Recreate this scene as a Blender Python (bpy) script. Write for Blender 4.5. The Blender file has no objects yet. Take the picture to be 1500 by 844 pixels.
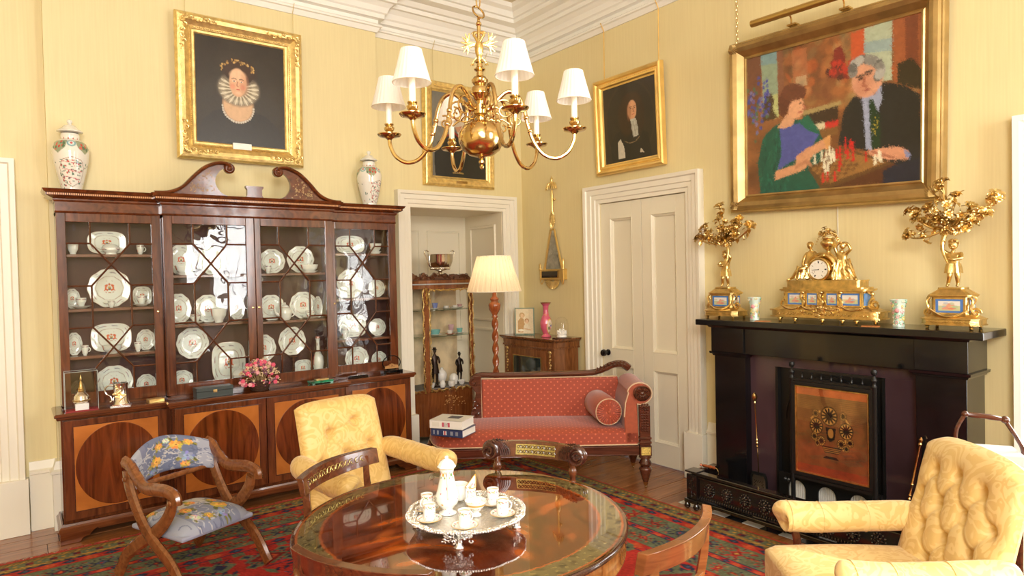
import bpy, bmesh, math, random
import numpy as np
from mathutils import Vector as V, Matrix
from math import sin, cos, pi, radians as R, hypot, atan2, sqrt
random.seed(7)
rng = np.random.default_rng(7)
SC = bpy.context.scene
COL = SC.collection
# ---------------------------------------------------------------- camera
cam = bpy.data.cameras.new('camera'); cam.sensor_width = 36; cam.lens = 960.14/1500*36; cam.clip_start = .05
co = bpy.data.objects.new('camera', cam); COL.objects.link(co)
_yaw, _pit, _rol = 0.6490348, -0.01939733, -0.02182463
_f = V((cos(_pit)*sin(_yaw), cos(_pit)*cos(_yaw), sin(_pit))); _r = V((cos(_yaw), -sin(_yaw), 0)); _u = _r.cross(_f)
_R = cos(_rol)*_r + sin(_rol)*_u; _U = -sin(_rol)*_r + cos(_rol)*_u
co.matrix_world = Matrix(((_R.x, _U.x, -_f.x, 0), (_R.y, _U.y, -_f.y, 0), (_R.z, _U.z, -_f.z, 1.55), (0, 0, 0, 1)))
SC.camera = co
# ---------------------------------------------------------------- world, lights, exposure
SC.view_settings.view_transform = 'Standard'; SC.view_settings.look = 'None'; SC.view_settings.gamma = 1
SC.view_settings.use_curve_mapping = False; SC.view_settings.exposure = 0.14
w = bpy.data.worlds.new('world'); SC.world = w; w.use_nodes = True
w.node_tree.nodes['Background'].inputs[0].default_value = (.86, .93, 1, 1); w.node_tree.nodes['Background'].inputs[1].default_value = 2.2
def area(name, loc, tgt, sx, sy, e, col=(1, 1, 1)):
    l = bpy.data.lights.new(name, 'AREA'); l.shape = 'RECTANGLE'; l.size = sx; l.size_y = sy; l.energy = e; l.color = col
    o = bpy.data.objects.new(name, l); COL.objects.link(o); o.location = loc
    o.rotation_euler = (V(tgt)-V(loc)).to_track_quat('-Z', 'Z').to_euler(); return o
# daylight through the three sash windows (two behind the camera, one right of the fireplace)
BACK = -1.9; LEFT = -2.4
area('daylight', (-.55, BACK-.12, 2.2), (-.55, 5, 1.6), 1.25, 2.2, 95, (1, .985, .96))
area('daylight', (2.82, BACK-.12, 2.2), (2.4, 5, 1.6), .9, 2.2, 95, (1, .985, .96))
area('daylight', (4.3, .12, 1.35), (0, .12, 1.1), 1.4, 1.5, 80, (1, .985, .96))
s = bpy.data.lights.new('sun', 'SUN'); s.energy = 4.5; s.angle = R(1.2); s.color = (1, .9, .72)
so = bpy.data.objects.new('sun', s); COL.objects.link(so); so.rotation_euler = V((-.25, 1, -.62)).to_track_quat('-Z', 'Z').to_euler()
# the photographer's bounced flash: a soft white umbrella behind and above the camera
area('flash_umbrella', (-.7, -1.3, 2.9), (2.2, 4.4, 1.3), 1.5, 1.5, 120, (1, .975, .94))

# ---------------------------------------------------------------- tagging
def tag(o, label=None, cat=None, group=None, kind=None):
    if label: o['label'] = label
    if cat: o['category'] = cat
    if group: o['group'] = group
    if kind: o['kind'] = kind
    return o
def empty(name, loc=(0, 0, 0), rz=0, label=None, cat=None, group=None):
    o = bpy.data.objects.new(name, None); COL.objects.link(o); o.location = loc; o.rotation_euler = (0, 0, rz)
    o.empty_display_size = .05
    return tag(o, label, cat, group)
def kids(o): return [c for c in bpy.data.objects if c.parent == o]
def copy_tree(o, parent=None):
    c = o.copy(); COL.objects.link(c)
    if parent: c.parent = parent
    for ch in kids(o): copy_tree(ch, c)
    return c
# ---------------------------------------------------------------- materials
def newmat(name):
    m = bpy.data.materials.new(name); m.use_nodes = True; nt = m.node_tree
    return m, nt, nt.nodes['Principled BSDF']
def nd(nt, t, **k):
    n = nt.nodes.new(t)
    for a, b in k.items():
        if a[0] == '_': n.inputs[a[1:].replace('_', ' ')].default_value = b
        else: setattr(n, a, b)
    return n
def c4(c): return (c[0], c[1], c[2], 1)
def mat(name, col, rough=.5, metal=0, coat=0, var=.0, vs=12, bump=0, bs=60, trans=0, ior=1.45, emit=0, sheen=0, sss=0, spec=None):
    m, nt, b = newmat(name)
    b.inputs['Base Color'].default_value = c4(col); b.inputs['Roughness'].default_value = rough; b.inputs['Metallic'].default_value = metal
    b.inputs['Coat Weight'].default_value = coat; b.inputs['Coat Roughness'].default_value = .08
    b.inputs['Transmission Weight'].default_value = trans; b.inputs['IOR'].default_value = ior
    if spec is not None: b.inputs['Specular IOR Level'].default_value = spec
    if sheen: b.inputs['Sheen Weight'].default_value = sheen
    if emit: b.inputs['Emission Color'].default_value = c4(col); b.inputs['Emission Strength'].default_value = emit
    tc = nd(nt, 'ShaderNodeTexCoord')
    if var:
        n = nd(nt, 'ShaderNodeTexNoise', _Scale=vs, _Detail=4.0); nt.links.new(tc.outputs['Object'], n.inputs['Vector'])
        r = nd(nt, 'ShaderNodeValToRGB'); r.color_ramp.elements[0].position = .3; r.color_ramp.elements[1].position = .7
        r.color_ramp.elements[0].color = c4([x*(1-var) for x in col]); r.color_ramp.elements[1].color = c4([min(1, x*(1+var)) for x in col])
        nt.links.new(n.outputs['Fac'], r.inputs[0]); nt.links.new(r.outputs[0], b.inputs['Base Color'])
    if bump:
        n = nd(nt, 'ShaderNodeTexNoise', _Scale=bs, _Detail=3.0); nt.links.new(tc.outputs['Object'], n.inputs['Vector'])
        bp = nd(nt, 'ShaderNodeBump', _Strength=bump, _Distance=.004); nt.links.new(n.outputs['Fac'], bp.inputs['Height']); nt.links.new(bp.outputs[0], b.inputs['Normal'])
    return m
def wood(name, dark, light, rough=.22, scale=(1, 1, 9), sc=4, coat=.5, flame=1.5):
    """figured polished wood: stretched, distorted noise"""
    m, nt, b = newmat(name); tc = nd(nt, 'ShaderNodeTexCoord'); mp = nd(nt, 'ShaderNodeMapping')
    mp.inputs['Scale'].default_value = [sc*10/x if x > 1 else sc*6 for x in scale]
    mp.inputs['Scale'].default_value = [sc*(6 if x <= 1 else .7) for x in scale]
    nt.links.new(tc.outputs['Object'], mp.inputs[0])
    n = nd(nt, 'ShaderNodeTexNoise', _Scale=1.0, _Detail=6.0, _Distortion=flame); nt.links.new(mp.outputs[0], n.inputs['Vector'])
    r = nd(nt, 'ShaderNodeValToRGB'); e = r.color_ramp.elements; e[0].position = .28; e[1].position = .72; e[0].color = c4(dark); e[1].color = c4(light)
    nt.links.new(n.outputs['Fac'], r.inputs[0]); nt.links.new(r.outputs[0], b.inputs['Base Color'])
    b.inputs['Roughness'].default_value = rough; b.inputs['Coat Weight'].default_value = coat; b.inputs['Coat Roughness'].default_value = .06
    return m
def vcol(name, rough=.5, coat=0, metal=0, bump=0, bs=80, spec=None, metal_attr=False):
    m, nt, b = newmat(name); a = nd(nt, 'ShaderNodeVertexColor', layer_name='Col'); nt.links.new(a.outputs[0], b.inputs['Base Color'])
    b.inputs['Roughness'].default_value = rough; b.inputs['Coat Weight'].default_value = coat; b.inputs['Coat Roughness'].default_value = .07; b.inputs['Metallic'].default_value = metal
    if spec is not None: b.inputs['Specular IOR Level'].default_value = spec
    if bump:
        tc = nd(nt, 'ShaderNodeTexCoord'); n = nd(nt, 'ShaderNodeTexNoise', _Scale=bs, _Detail=3.0); nt.links.new(tc.outputs['Object'], n.inputs['Vector'])
        bp = nd(nt, 'ShaderNodeBump', _Strength=bump, _Distance=.003); nt.links.new(n.outputs['Fac'], bp.inputs['Height']); nt.links.new(bp.outputs[0], b.inputs['Normal'])
    return m
def damask(name, base, dark, sc=7):
    """woven damask: scrolling leaf figure in two close tones, the figure glossier than the ground"""
    m, nt, b = newmat(name); tc = nd(nt, 'ShaderNodeTexCoord')
    n0 = nd(nt, 'ShaderNodeTexNoise', _Scale=sc*1.0, _Detail=1.5, _Distortion=2.2); nt.links.new(tc.outputs['Object'], n0.inputs['Vector'])
    mu = nd(nt, 'ShaderNodeMath', operation='MULTIPLY'); mu.inputs[1].default_value = 9; nt.links.new(n0.outputs['Fac'], mu.inputs[0])
    wv = nd(nt, 'ShaderNodeMath', operation='PINGPONG'); wv.inputs[1].default_value = 1; nt.links.new(mu.outputs[0], wv.inputs[0])
    r = nd(nt, 'ShaderNodeValToRGB'); e = r.color_ramp.elements; e[0].position = .42; e[1].position = .56; e[0].color = c4(base); e[1].color = c4(dark)
    nt.links.new(wv.outputs[0], r.inputs[0]); nt.links.new(r.outputs[0], b.inputs['Base Color'])
    r2 = nd(nt, 'ShaderNodeMapRange'); r2.inputs[3].default_value = .42; r2.inputs[4].default_value = .7
    nt.links.new(wv.outputs[0], r2.inputs[0]); nt.links.new(r2.outputs[0], b.inputs['Roughness'])
    b.inputs['Sheen Weight'].default_value = .2
    return m
def glass(name, tint=(1, 1, 1), refl=.07, rough=.0, bump=0):
    m = bpy.data.materials.new(name); m.use_nodes = True; nt = m.node_tree; nt.nodes.clear()
    o = nd(nt, 'ShaderNodeOutputMaterial'); mx = nd(nt, 'ShaderNodeMixShader'); t = nd(nt, 'ShaderNodeBsdfTransparent'); g = nd(nt, 'ShaderNodeBsdfGlossy')
    t.inputs[0].default_value = c4(tint); g.inputs['Roughness'].default_value = rough
    lw = nd(nt, 'ShaderNodeLayerWeight'); f = nd(nt, 'ShaderNodeMath', operation='POWER'); f.inputs[1].default_value = 5; nt.links.new(lw.outputs['Facing'], f.inputs[0]); ad = nd(nt, 'ShaderNodeMath', operation='ADD'); ad.inputs[1].default_value = refl+.035; ad.use_clamp = True
    nt.links.new(f.outputs[0], ad.inputs[0]); nt.links.new(ad.outputs[0], mx.inputs[0]); nt.links.new(t.outputs[0], mx.inputs[1]); nt.links.new(g.outputs[0], mx.inputs[2]); nt.links.new(mx.outputs[0], o.inputs[0])
    if bump:
        tc = nd(nt, 'ShaderNodeTexCoord'); n = nd(nt, 'ShaderNodeTexNoise', _Scale=6.0, _Detail=1.0); nt.links.new(tc.outputs['Object'], n.inputs['Vector'])
        bp = nd(nt, 'ShaderNodeBump', _Strength=bump, _Distance=.02); nt.links.new(n.outputs['Fac'], bp.inputs['Height']); nt.links.new(bp.outputs[0], g.inputs['Normal'])
    return m
GOLD = mat('gilt_metal', (.72, .52, .21), .28, 1, var=.25, vs=30, bump=.35, bs=90)
GILT = mat('gilt_wood', (.88, .64, .26), .34, .8, var=.22, vs=25, bump=.5, bs=110)
GILTP = mat('gilt_wood_plain', (.88, .62, .22), .30, .8, var=.12, vs=8)
BRASS = mat('polished_brass', (.66, .47, .21), .16, 1, var=.1, vs=6)
BRONZEGILT = mat('aged_gilt', (.52, .37, .16), .34, .9, var=.2, vs=9)
SILVER = mat('polished_silver', (.86, .85, .82), .14, 1)
BLACK = mat('black_marble', (.006, .006, .007), .16, coat=.35, var=.3, vs=8)
IRON = mat('black_iron', (.008, .008, .008), .38, .0, bump=.2, bs=120)
WHITE = mat('white_paint', (.84, .79, .66), .38)
CORNW = mat('cornice_white', (.86, .84, .77), .5)
MAHOG = wood('mahogany', (.062, .014, .004), (.175, .044, .011), .2, (1, 1, 1), 2.2)
MAHOGX = wood('mahogany_rail', (.065, .015, .004), (.18, .048, .012), .2, (9, 1, 1), 4)
MAHOGZ = wood('mahogany_stile', (.055, .013, .004), (.165, .044, .012), .2, (1, 1, 9), 4)
FLAME = wood('flame_mahogany', (.05, .010, .002), (.20, .044, .009), .16, (1, 1, 9), 2.2, flame=2.5)
SATIN = wood('satinwood', (.30, .085, .013), (.52, .17, .030), .22, (9, 1, 9), 6, flame=.6)
DARKW = wood('rosewood', (.028, .009, .006), (.085, .026, .014), .22, (1, 1, 1), 5)
WALN = wood('walnut', (.11, .036, .012), (.24, .09, .03), .22, (1, 1, 9), 4)
GLASS = glass('clear_glass', refl=.01)
# ---------------------------------------------------------------- mesh builder
class MB:
    def __init__(s, M=None): s.v = []; s.f = []; s.M = M or Matrix()
    def at(s, M): s.M = M; return s
    def add(s, vs, fs):
        n = len(s.v); s.v += [tuple(s.M @ V(p)) for p in vs]; s.f += [tuple(i+n for i in f) for f in fs]; return s
    def box(s, x0, x1, y0, y1, z0, z1):
        return s.add([(x0, y0, z0), (x1, y0, z0), (x1, y1, z0), (x0, y1, z0), (x0, y0, z1), (x1, y0, z1), (x1, y1, z1), (x0, y1, z1)],
                     [(0, 3, 2, 1), (4, 5, 6, 7), (0, 1, 5, 4), (1, 2, 6, 5), (2, 3, 7, 6), (3, 0, 4, 7)])
    def cbox(s, c, d): return s.box(c[0]-d[0]/2, c[0]+d[0]/2, c[1]-d[1]/2, c[1]+d[1]/2, c[2]-d[2]/2, c[2]+d[2]/2)
    def lathe(s, prof, n=24, c=(0, 0, 0), fl=0, flk=0, sx=1, sy=1, cap=True):
        vs = []
        for r, z in prof:
            for i in range(n):
                a = 2*pi*i/n; q = r*(1+fl*cos(flk*a)) if fl else r
                vs.append((c[0]+q*cos(a)*sx, c[1]+q*sin(a)*sy, c[2]+z))
        m = len(prof); fs = [(j*n+i, j*n+(i+1) % n, (j+1)*n+(i+1) % n, (j+1)*n+i) for j in range(m-1) for i in range(n)]
        if cap:
            if prof[0][0] > 1e-5: fs.append(tuple(range(n-1, -1, -1)))
            if prof[-1][0] > 1e-5: fs.append(tuple((m-1)*n+i for i in range(n)))
        return s.add(vs, fs)
    def tube(s, pts, r, n=8, closed=False, cap=True, flat=1, up=None):
        pts = [V(p) for p in pts]; m = len(pts); rr = r if isinstance(r, (list, tuple)) else [r]*m
        T = []
        for i in range(m):
            a = pts[i-1] if (i or closed) else pts[0]; b = pts[(i+1) % m] if (i < m-1 or closed) else pts[-1]
            t = (b-a); T.append(t.normalized() if t.length > 1e-9 else V((0, 0, 1)))
        ref = V(up) if up else (V((0, 0, 1)) if abs(T[0].z) < .9 else V((1, 0, 0)))
        N = (ref-T[0]*ref.dot(T[0])).normalized(); vs = []
        for i in range(m):
            if i: N = (N-T[i]*N.dot(T[i])); N = N.normalized() if N.length > 1e-6 else V((1, 0, 0))
            if up:
                q = V(up)-T[i]*V(up).dot(T[i])
                if q.length > .2: N = q.normalized()
            B = T[i].cross(N)
            for k in range(n):
                a = 2*pi*k/n; vs.append(pts[i]+(N*cos(a)+B*sin(a)*flat)*rr[i])
        L = m if closed else m-1
        fs = [(i*n+k, i*n+(k+1) % n, ((i+1) % m)*n+(k+1) % n, ((i+1) % m)*n+k) for i in range(L) for k in range(n)]
        if cap and not closed: fs += [tuple(range(n-1, -1, -1)), tuple((m-1)*n+k for k in range(n))]
        return s.add(vs, fs)
    def bar(s, a, b, w, h, up=(0, 0, 1)):
        a, b = V(a), V(b); t = (b-a).normalized(); n = V(up)-t*V(up).dot(t); n.normalize(); q = t.cross(n); vs = []
        for p in (a, b):
            for i, j in ((-1, -1), (1, -1), (1, 1), (-1, 1)): vs.append(p+q*i*w/2+n*j*h/2)
        return s.add(vs, [(0, 3, 2, 1), (4, 5, 6, 7), (0, 1, 5, 4), (1, 2, 6, 5), (2, 3, 7, 6), (3, 0, 4, 7)])
    def prism(s, poly, y0, y1):
        """2D outline in x,z extruded along y"""
        n = len(poly); vs = [(x, y0, z) for x, z in poly]+[(x, y1, z) for x, z in poly]
        fs = [tuple(range(n-1, -1, -1)) if False else tuple(range(n)), tuple(range(2*n-1, n-1, -1))]
        fs += [(i, i+n, (i+1) % n+n, (i+1) % n) for i in range(n)]
        return s.add(vs, fs)
    def ell(s, c, r, n=12, m=8, M=None):
        if not isinstance(r, (tuple, list)): r = (r, r, r)
        vs = [(0, 0, -1)]+[(cos(2*pi*i/n)*cos(b), sin(2*pi*i/n)*cos(b), sin(b)) for b in [pi*(j/m-.5) for j in range(1, m)] for i in range(n)]+[(0, 0, 1)]
        fs = [(0, 1+(i+1) % n, 1+i) for i in range(n)]+[(1+j*n+i, 1+j*n+(i+1) % n, 1+(j+1)*n+(i+1) % n, 1+(j+1)*n+i) for j in range(m-2) for i in range(n)]
        k = 1+(m-2)*n; fs += [(k+i, k+(i+1) % n, len(vs)-1) for i in range(n)]
        vs = [V((p[0]*r[0], p[1]*r[1], p[2]*r[2])) for p in vs]
        if M: vs = [M @ p for p in vs]
        return s.add([p+V(c) for p in vs], fs)
    def sweep(s, prof, path, nrm=None, closed=False):
        """profile (a,b): a = outwards (horizontal normal), b = z; path = list of (x,y) or 3D pts, mitred; used for cornices"""
        P = [V((p[0], p[1])) for p in path]; m = len(P); k = len(prof); vs = []
        for i in range(m):
            d0 = (P[i]-P[i-1]).normalized() if (i or closed) else (P[1]-P[0]).normalized()
            d1 = (P[(i+1) % m]-P[i]).normalized() if (i < m-1 or closed) else d0
            n0 = V((d0.y, -d0.x)); n1 = V((d1.y, -d1.x)); nn = (n0+n1); nn = nn/max(.2, nn.dot(n0)) if nn.length > 1e-6 else n0
            for a, b in prof: vs.append((P[i].x+nn.x*a, P[i].y+nn.y*a, b))
        L = m if closed else m-1
        fs = [(i*k+j, i*k+j+1, ((i+1) % m)*k+j+1, ((i+1) % m)*k+j) for i in range(L) for j in range(k-1)]
        if not closed: fs += [tuple(range(k)), tuple((m-1)*k+j for j in range(k-1, -1, -1))]
        return s.add(vs, fs)
    def frame(s, prof, x0, x1, z0, z1):
        """picture-frame: rectangle in the x,z plane; prof (a,b): a = outwards from sight edge, b = towards -y"""
        k = len(prof); vs = []
        for sx, sz, cx, cz in ((-1, -1, x0, z0), (1, -1, x1, z0), (1, 1, x1, z1), (-1, 1, x0, z1)):
            for a, b in prof: vs.append((cx+sx*a, -b, cz+sz*a))
        return s.add(vs, [(i*k+j, ((i+1) % 4)*k+j, ((i+1) % 4)*k+(j+1) % k, i*k+(j+1) % k) for i in range(4) for j in range(k)])
    def build(s, name, m, parent=None, smooth=35, bevel=0, seg=2, loc=None, sub=0, label=None, kind=None):
        me = bpy.data.meshes.new(name); me.from_pydata(s.v, [], s.f); me.update()
        bm = bmesh.new(); bm.from_mesh(me); bmesh.ops.recalc_face_normals(bm, faces=bm.faces); bm.to_mesh(me); bm.free()
        if m: me.materials.append(m)
        if smooth: 
            me.shade_smooth()
            if smooth < 180: me.set_sharp_from_angle(angle=R(smooth))
        o = bpy.data.objects.new(name, me); COL.objects.link(o)
        if parent: o.parent = parent
        if loc: o.location = loc
        if bevel:
            b = o.modifiers.new('bevel', 'BEVEL'); b.width = bevel; b.segments = seg; b.limit_method = 'ANGLE'; b.angle_limit = R(40)
        if sub: q = o.modifiers.new('sub', 'SUBSURF'); q.levels = sub; q.render_levels = sub
        return tag(o, label, kind=kind)
def psurf(name, nu, nv, fn, img, m, parent=None, closed_u=False, loc=None, back=0):
    """painted surface: fn(U,V) -> X,Y,Z arrays; img = HxWx3 array sampled at (u, v) into a colour attribute"""
    u = np.linspace(0, 1, nu+1)[:(nu if closed_u else nu+1)]; v = np.linspace(0, 1, nv+1); U, W = np.meshgrid(u, v); X, Y, Z = fn(U, W)
    vs = np.stack([X, Y, Z], -1).reshape(-1, 3); w_ = len(u); jj, ii = np.meshgrid(np.arange(nv), np.arange(nu), indexing='ij')
    i2 = (ii+1) % w_; fs = np.stack([jj*w_+ii, jj*w_+i2, (jj+1)*w_+i2, (jj+1)*w_+ii], -1).reshape(-1, 4)
    me = bpy.data.meshes.new(name); me.vertices.add(len(vs)); me.vertices.foreach_set('co', vs.astype(np.float32).ravel())
    me.loops.add(fs.size); me.loops.foreach_set('vertex_index', fs.astype(np.int32).ravel()); me.polygons.add(len(fs)); me.polygons.foreach_set('loop_start', np.arange(0, fs.size, 4, dtype=np.int32))
    me.update(calc_edges=True); me.validate()
    if callable(img): c = img(U, W).reshape(-1, 3)
    else:
        h_, w2 = img.shape[:2]; c = img[np.clip((W*(h_-1)).round().astype(int), 0, h_-1), np.clip((U*(w2-1)).round().astype(int), 0, w2-1)].reshape(-1, 3)
    a = me.color_attributes.new('Col', 'FLOAT_COLOR', 'POINT'); a.data.foreach_set('color', np.concatenate([c, np.ones((len(c), 1))], 1).astype(np.float32).ravel())
    me.materials.append(m); me.shade_smooth(); o = bpy.data.objects.new(name, me); COL.objects.link(o)
    if parent: o.parent = parent
    if loc: o.location = loc
    if back: q = o.modifiers.new('solid', 'SOLIDIFY'); q.thickness = back; q.offset = 0
    return o
def srgb(*c):
    c = c[0] if len(c) == 1 else c
    return tuple(((x/255)/12.92 if x/255 <= .04045 else ((x/255+.055)/1.055)**2.4) for x in c)
class Paint:
    """tiny numpy painter: soft ellipses, polygons and strokes on an HxW canvas; x right, y down, both 0..1 of its own size"""
    def __init__(s, w, h, col):
        s.w, s.h = w, h; s.a = np.ones((h, w, 3))*np.array(srgb(col)); s.Y, s.X = np.mgrid[0:h, 0:w]; s.X = (s.X+.5)/w; s.Y = (s.Y+.5)/h
    def blend(s, m, col): m = m[..., None]; s.a = s.a*(1-m)+np.array(srgb(col))*m; return s
    def ell(s, x, y, rx, ry, col, rot=0, soft=.12, al=1):
        dx = s.X-x; dy = s.Y-y; c, q = cos(rot), sin(rot); asp = s.h/s.w
        ux = (dx*c+dy*asp*q)/rx; uy = (-dx*q/asp+dy*c)/ry; d = np.sqrt(ux*ux+uy*uy)
        return s.blend(np.clip((1-d)/soft+.5, 0, 1)*al, col)
    def poly(s, pts, col, al=1):
        ins = np.zeros((s.h, s.w), bool); n = len(pts)
        for i in range(n):
            x0, y0 = pts[i]; x1, y1 = pts[i-1]
            if y0 == y1: continue
            c = ((y0 > s.Y) != (y1 > s.Y)) & (s.X < (x1-x0)*(s.Y-y0)/(y1-y0)+x0); ins ^= c
        return s.blend(ins*al, col)
    def line(s, pts, r, col, al=1):
        asp = s.h/s.w
        for (x0, y0), (x1, y1) in zip(pts[:-1], pts[1:]):
            dx, dy = x1-x0, (y1-y0)*asp; L = dx*dx+dy*dy+1e-12; t = np.clip(((s.X-x0)*dx+(s.Y-y0)*asp*dy)/L, 0, 1)
            d = np.hypot(s.X-x0-t*dx, (s.Y-y0)*asp-t*dy); s.blend(np.clip((r-d)/(r*.4)+.5, 0, 1)*al, col)
        return s
    def rect(s, x0, y0, x1, y1, col, al=1): return s.blend(((s.X >= x0) & (s.X < x1) & (s.Y >= y0) & (s.Y < y1))*al, col)
    def noise(s, amt, sc=6, seed=1):
        r = np.random.default_rng(seed); n = np.zeros((s.h, s.w))
        for o in range(3):
            k = sc*2**o; g = r.standard_normal((k+2, k+2)); yi = s.Y*k; xi = s.X*k; y0 = yi.astype(int); x0 = xi.astype(int); fy = yi-y0; fx = xi-x0
            n += (g[y0, x0]*(1-fx)*(1-fy)+g[y0, x0+1]*fx*(1-fy)+g[y0+1, x0]*(1-fx)*fy+g[y0+1, x0+1]*fx*fy)/2**o
        s.a = np.clip(s.a*(1+amt*n[..., None]), 0, 1); return s
def _brush(s, n, seed):
    '''short strokes that carry the colour under their middle: loose handling of oil paint'''
    r = np.random.default_rng(seed); h_, w_ = s.h, s.w; src = s.a.copy()
    jy = np.clip((s.Y*h_+r.normal(0, 1.6, (h_, w_))).astype(int), 0, h_-1); jx = np.clip((s.X*w_+r.normal(0, 1.6, (h_, w_))).astype(int), 0, w_-1); s.a = .45*s.a+.55*src[jy, jx]
    for _ in range(n):
        x, y = r.random(2); L = r.uniform(.01, .035); a = r.uniform(0, pi); col = src[min(h_-1, int(y*h_)), min(w_-1, int(x*w_))]*r.uniform(.72, 1.3)
        x0, x1 = int(max(0, (x-.04)*w_)), int(min(w_, (x+.04)*w_)); y0, y1 = int(max(0, (y-.04)*h_)), int(min(h_, (y+.04)*h_))
        X, Y = s.X[y0:y1, x0:x1]-x, s.Y[y0:y1, x0:x1]-y; u = X*cos(a)+Y*sin(a); v = -X*sin(a)+Y*cos(a); m = np.clip(1-np.hypot(u/L, v/.006), 0, 1)[..., None]*.55
        s.a[y0:y1, x0:x1] = np.clip(s.a[y0:y1, x0:x1]*(1-m)+col*m, 0, 1)
    return s
Paint.brush = _brush
def spline(pts, n=8, closed=False):
    """Catmull-Rom through the points"""
    P = [V(p) for p in pts]; m = len(P); out = []
    for i in range(m if closed else m-1):
        p0 = P[i-1] if (i or closed) else P[0]; p1 = P[i]; p2 = P[(i+1) % m]; p3 = P[(i+2) % m] if (i+2 < m or closed) else P[-1]
        for k in range(n):
            t = k/n; out.append(.5*((2*p1)+(p2-p0)*t+(2*p0-5*p1+4*p2-p3)*t*t+(3*p1-p0-3*p2+p3)*t*t*t))
    if not closed: out.append(P[-1])
    return out
def spiral(c, r0, r1, a0, turns, n=24, ax='xz'):
    out = []
    for i in range(n+1):
        t = i/n; r = r0+(r1-r0)*t; a = a0+2*pi*turns*t; x, z = r*cos(a), r*sin(a)
        out.append(V((c[0]+x, c[1], c[2]+z)) if ax == 'xz' else V((c[0]+x, c[1]+z, c[2])) if ax == 'xy' else V((c[0], c[1]+x, c[2]+z)))
    return out
def T(x=0, y=0, z=0, rx=0, ry=0, rz=0, s=1):
    return Matrix.Translation((x, y, z)) @ Matrix.Rotation(rz, 4, 'Z') @ Matrix.Rotation(ry, 4, 'Y') @ Matrix.Rotation(rx, 4, 'X') @ Matrix.Diagonal((s, s, s, 1))
# ================================================================ THE ROOM
YW, XW, HC = 5.15, 4.055, 4.06      # left wall plane, right wall plane, ceiling
def wallpaper():
    m, nt, b = newmat('yellow_silk_wallpaper'); tc = nd(nt, 'ShaderNodeTexCoord'); mp = nd(nt, 'ShaderNodeMapping'); mp.inputs['Scale'].default_value = (90, 90, 2.5)
    nt.links.new(tc.outputs['Object'], mp.inputs[0]); n = nd(nt, 'ShaderNodeTexNoise', _Scale=1.0, _Detail=4.0); nt.links.new(mp.outputs[0], n.inputs['Vector'])
    n2 = nd(nt, 'ShaderNodeTexNoise', _Scale=1.3, _Detail=3.0); nt.links.new(tc.outputs['Object'], n2.inputs['Vector'])
    mx = nd(nt, 'ShaderNodeMath', operation='ADD'); nt.links.new(n.outputs['Fac'], mx.inputs[0]); nt.links.new(n2.outputs['Fac'], mx.inputs[1])
    r = nd(nt, 'ShaderNodeValToRGB'); e = r.color_ramp.elements; e[0].position = .30; e[1].position = .70; e[0].color = c4(WALLC[0]); e[1].color = c4(WALLC[1])
    hm = nd(nt, 'ShaderNodeMath', operation='MULTIPLY'); hm.inputs[1].default_value = .5; nt.links.new(mx.outputs[0], hm.inputs[0]); nt.links.new(hm.outputs[0], r.inputs[0])
    nt.links.new(r.outputs[0], b.inputs['Base Color']); b.inputs['Roughness'].default_value = .55; return m
WALLC = ((.72, .605, .315), (.80, .69, .385))
PAPER = wallpaper()
def struct(name, mb, m, **k): return mb.build(name, m, kind='structure', **k)
def wallbox(name, boxes, m=PAPER):
    b = MB()
    for q in boxes: b.box(*q)
    return struct(name, b, m, smooth=0)
# left wall (y = YW) with the alcove opening and the shallow breast behind the bookcase
AX0, AX1, AZ = 2.79, 3.80, 2.17
wallbox('wall_left', [(LEFT-.2, AX0, YW, YW+.25, 0, HC+.1), (AX1, XW+.25, YW, YW+.25, 0, HC+.1), (AX0, AX1, YW, YW+.25, AZ, HC+.1), (.187, 2.46, 5.055, YW+.01, 0, HC)])
# right wall (x = XW) with door opening and window opening
DY0, DY1, DZ = 3.14, 4.06, 2.15
WY0, WY1, WZ0, WZ1 = -.72, .95, .5, 2.14
wallbox('wall_right', [(XW, XW+.25, DY1, YW+.25, 0, HC+.1), (XW, XW+.25, DY0, DY1, DZ, HC+.1), (XW, XW+.25, WY1, DY0, 0, HC+.1), (XW, XW+.25, WY0, WY1, 0, WZ0), (XW, XW+.25, WY0, WY1, WZ1, HC+.1), (XW, XW+.25, BACK-.25, WY0, 0, HC+.1)])
# wall behind the camera with two sash windows, and the far left wall
BW = [(-1.2, .1), (2.35, 3.3)]; BZ0, BZ1 = 1.1, 3.3
wallbox('wall_back', [(LEFT-.2, BW[0][0], BACK-.25, BACK, 0, HC+.1), (BW[0][1], BW[1][0], BACK-.25, BACK, 0, HC+.1), (BW[1][1], XW+.25, BACK-.25, BACK, 0, HC+.1)]+[(a, b, BACK-.25, BACK, 0, BZ0) for a, b in BW]+[(a, b, BACK-.25, BACK, BZ1, HC+.1) for a, b in BW])
wallbox('wall_far_left', [(LEFT-.2, LEFT, BACK-.25, YW+.25, 0, HC+.1)])
struct('ceiling', MB().box(LEFT-.2, XW+.25, BACK-.25, YW+.25, HC, HC+.12), mat('ceiling_paint', (.72, .62, .44), .6), smooth=0)
# cornice along the walls (mitred round the breast)
cp = [(0, 3.60), (.012, 3.60), (.03, 3.635), (.045, 3.64), (.045, 3.655), (.02, 3.672), (.02, 3.70), (.06, 3.705), (.06, 3.74), (.075, 3.75), (.09, 3.79), (.12, 3.82), (.14, 3.825), (.14, 3.86),
      (.165, 3.865), (.19, 3.90), (.25, 3.915), (.25, 3.95), (.27, 3.955), (.29, 4.0), (.33, 4.02), (.335, 4.065), (0, 4.065)]
struct('trim_1', MB().sweep(cp, [(LEFT, YW), (.187, YW), (.187, 5.055), (2.46, 5.055), (2.46, YW), (XW, YW), (XW, BACK)]), CORNW, smooth=20)
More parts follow.
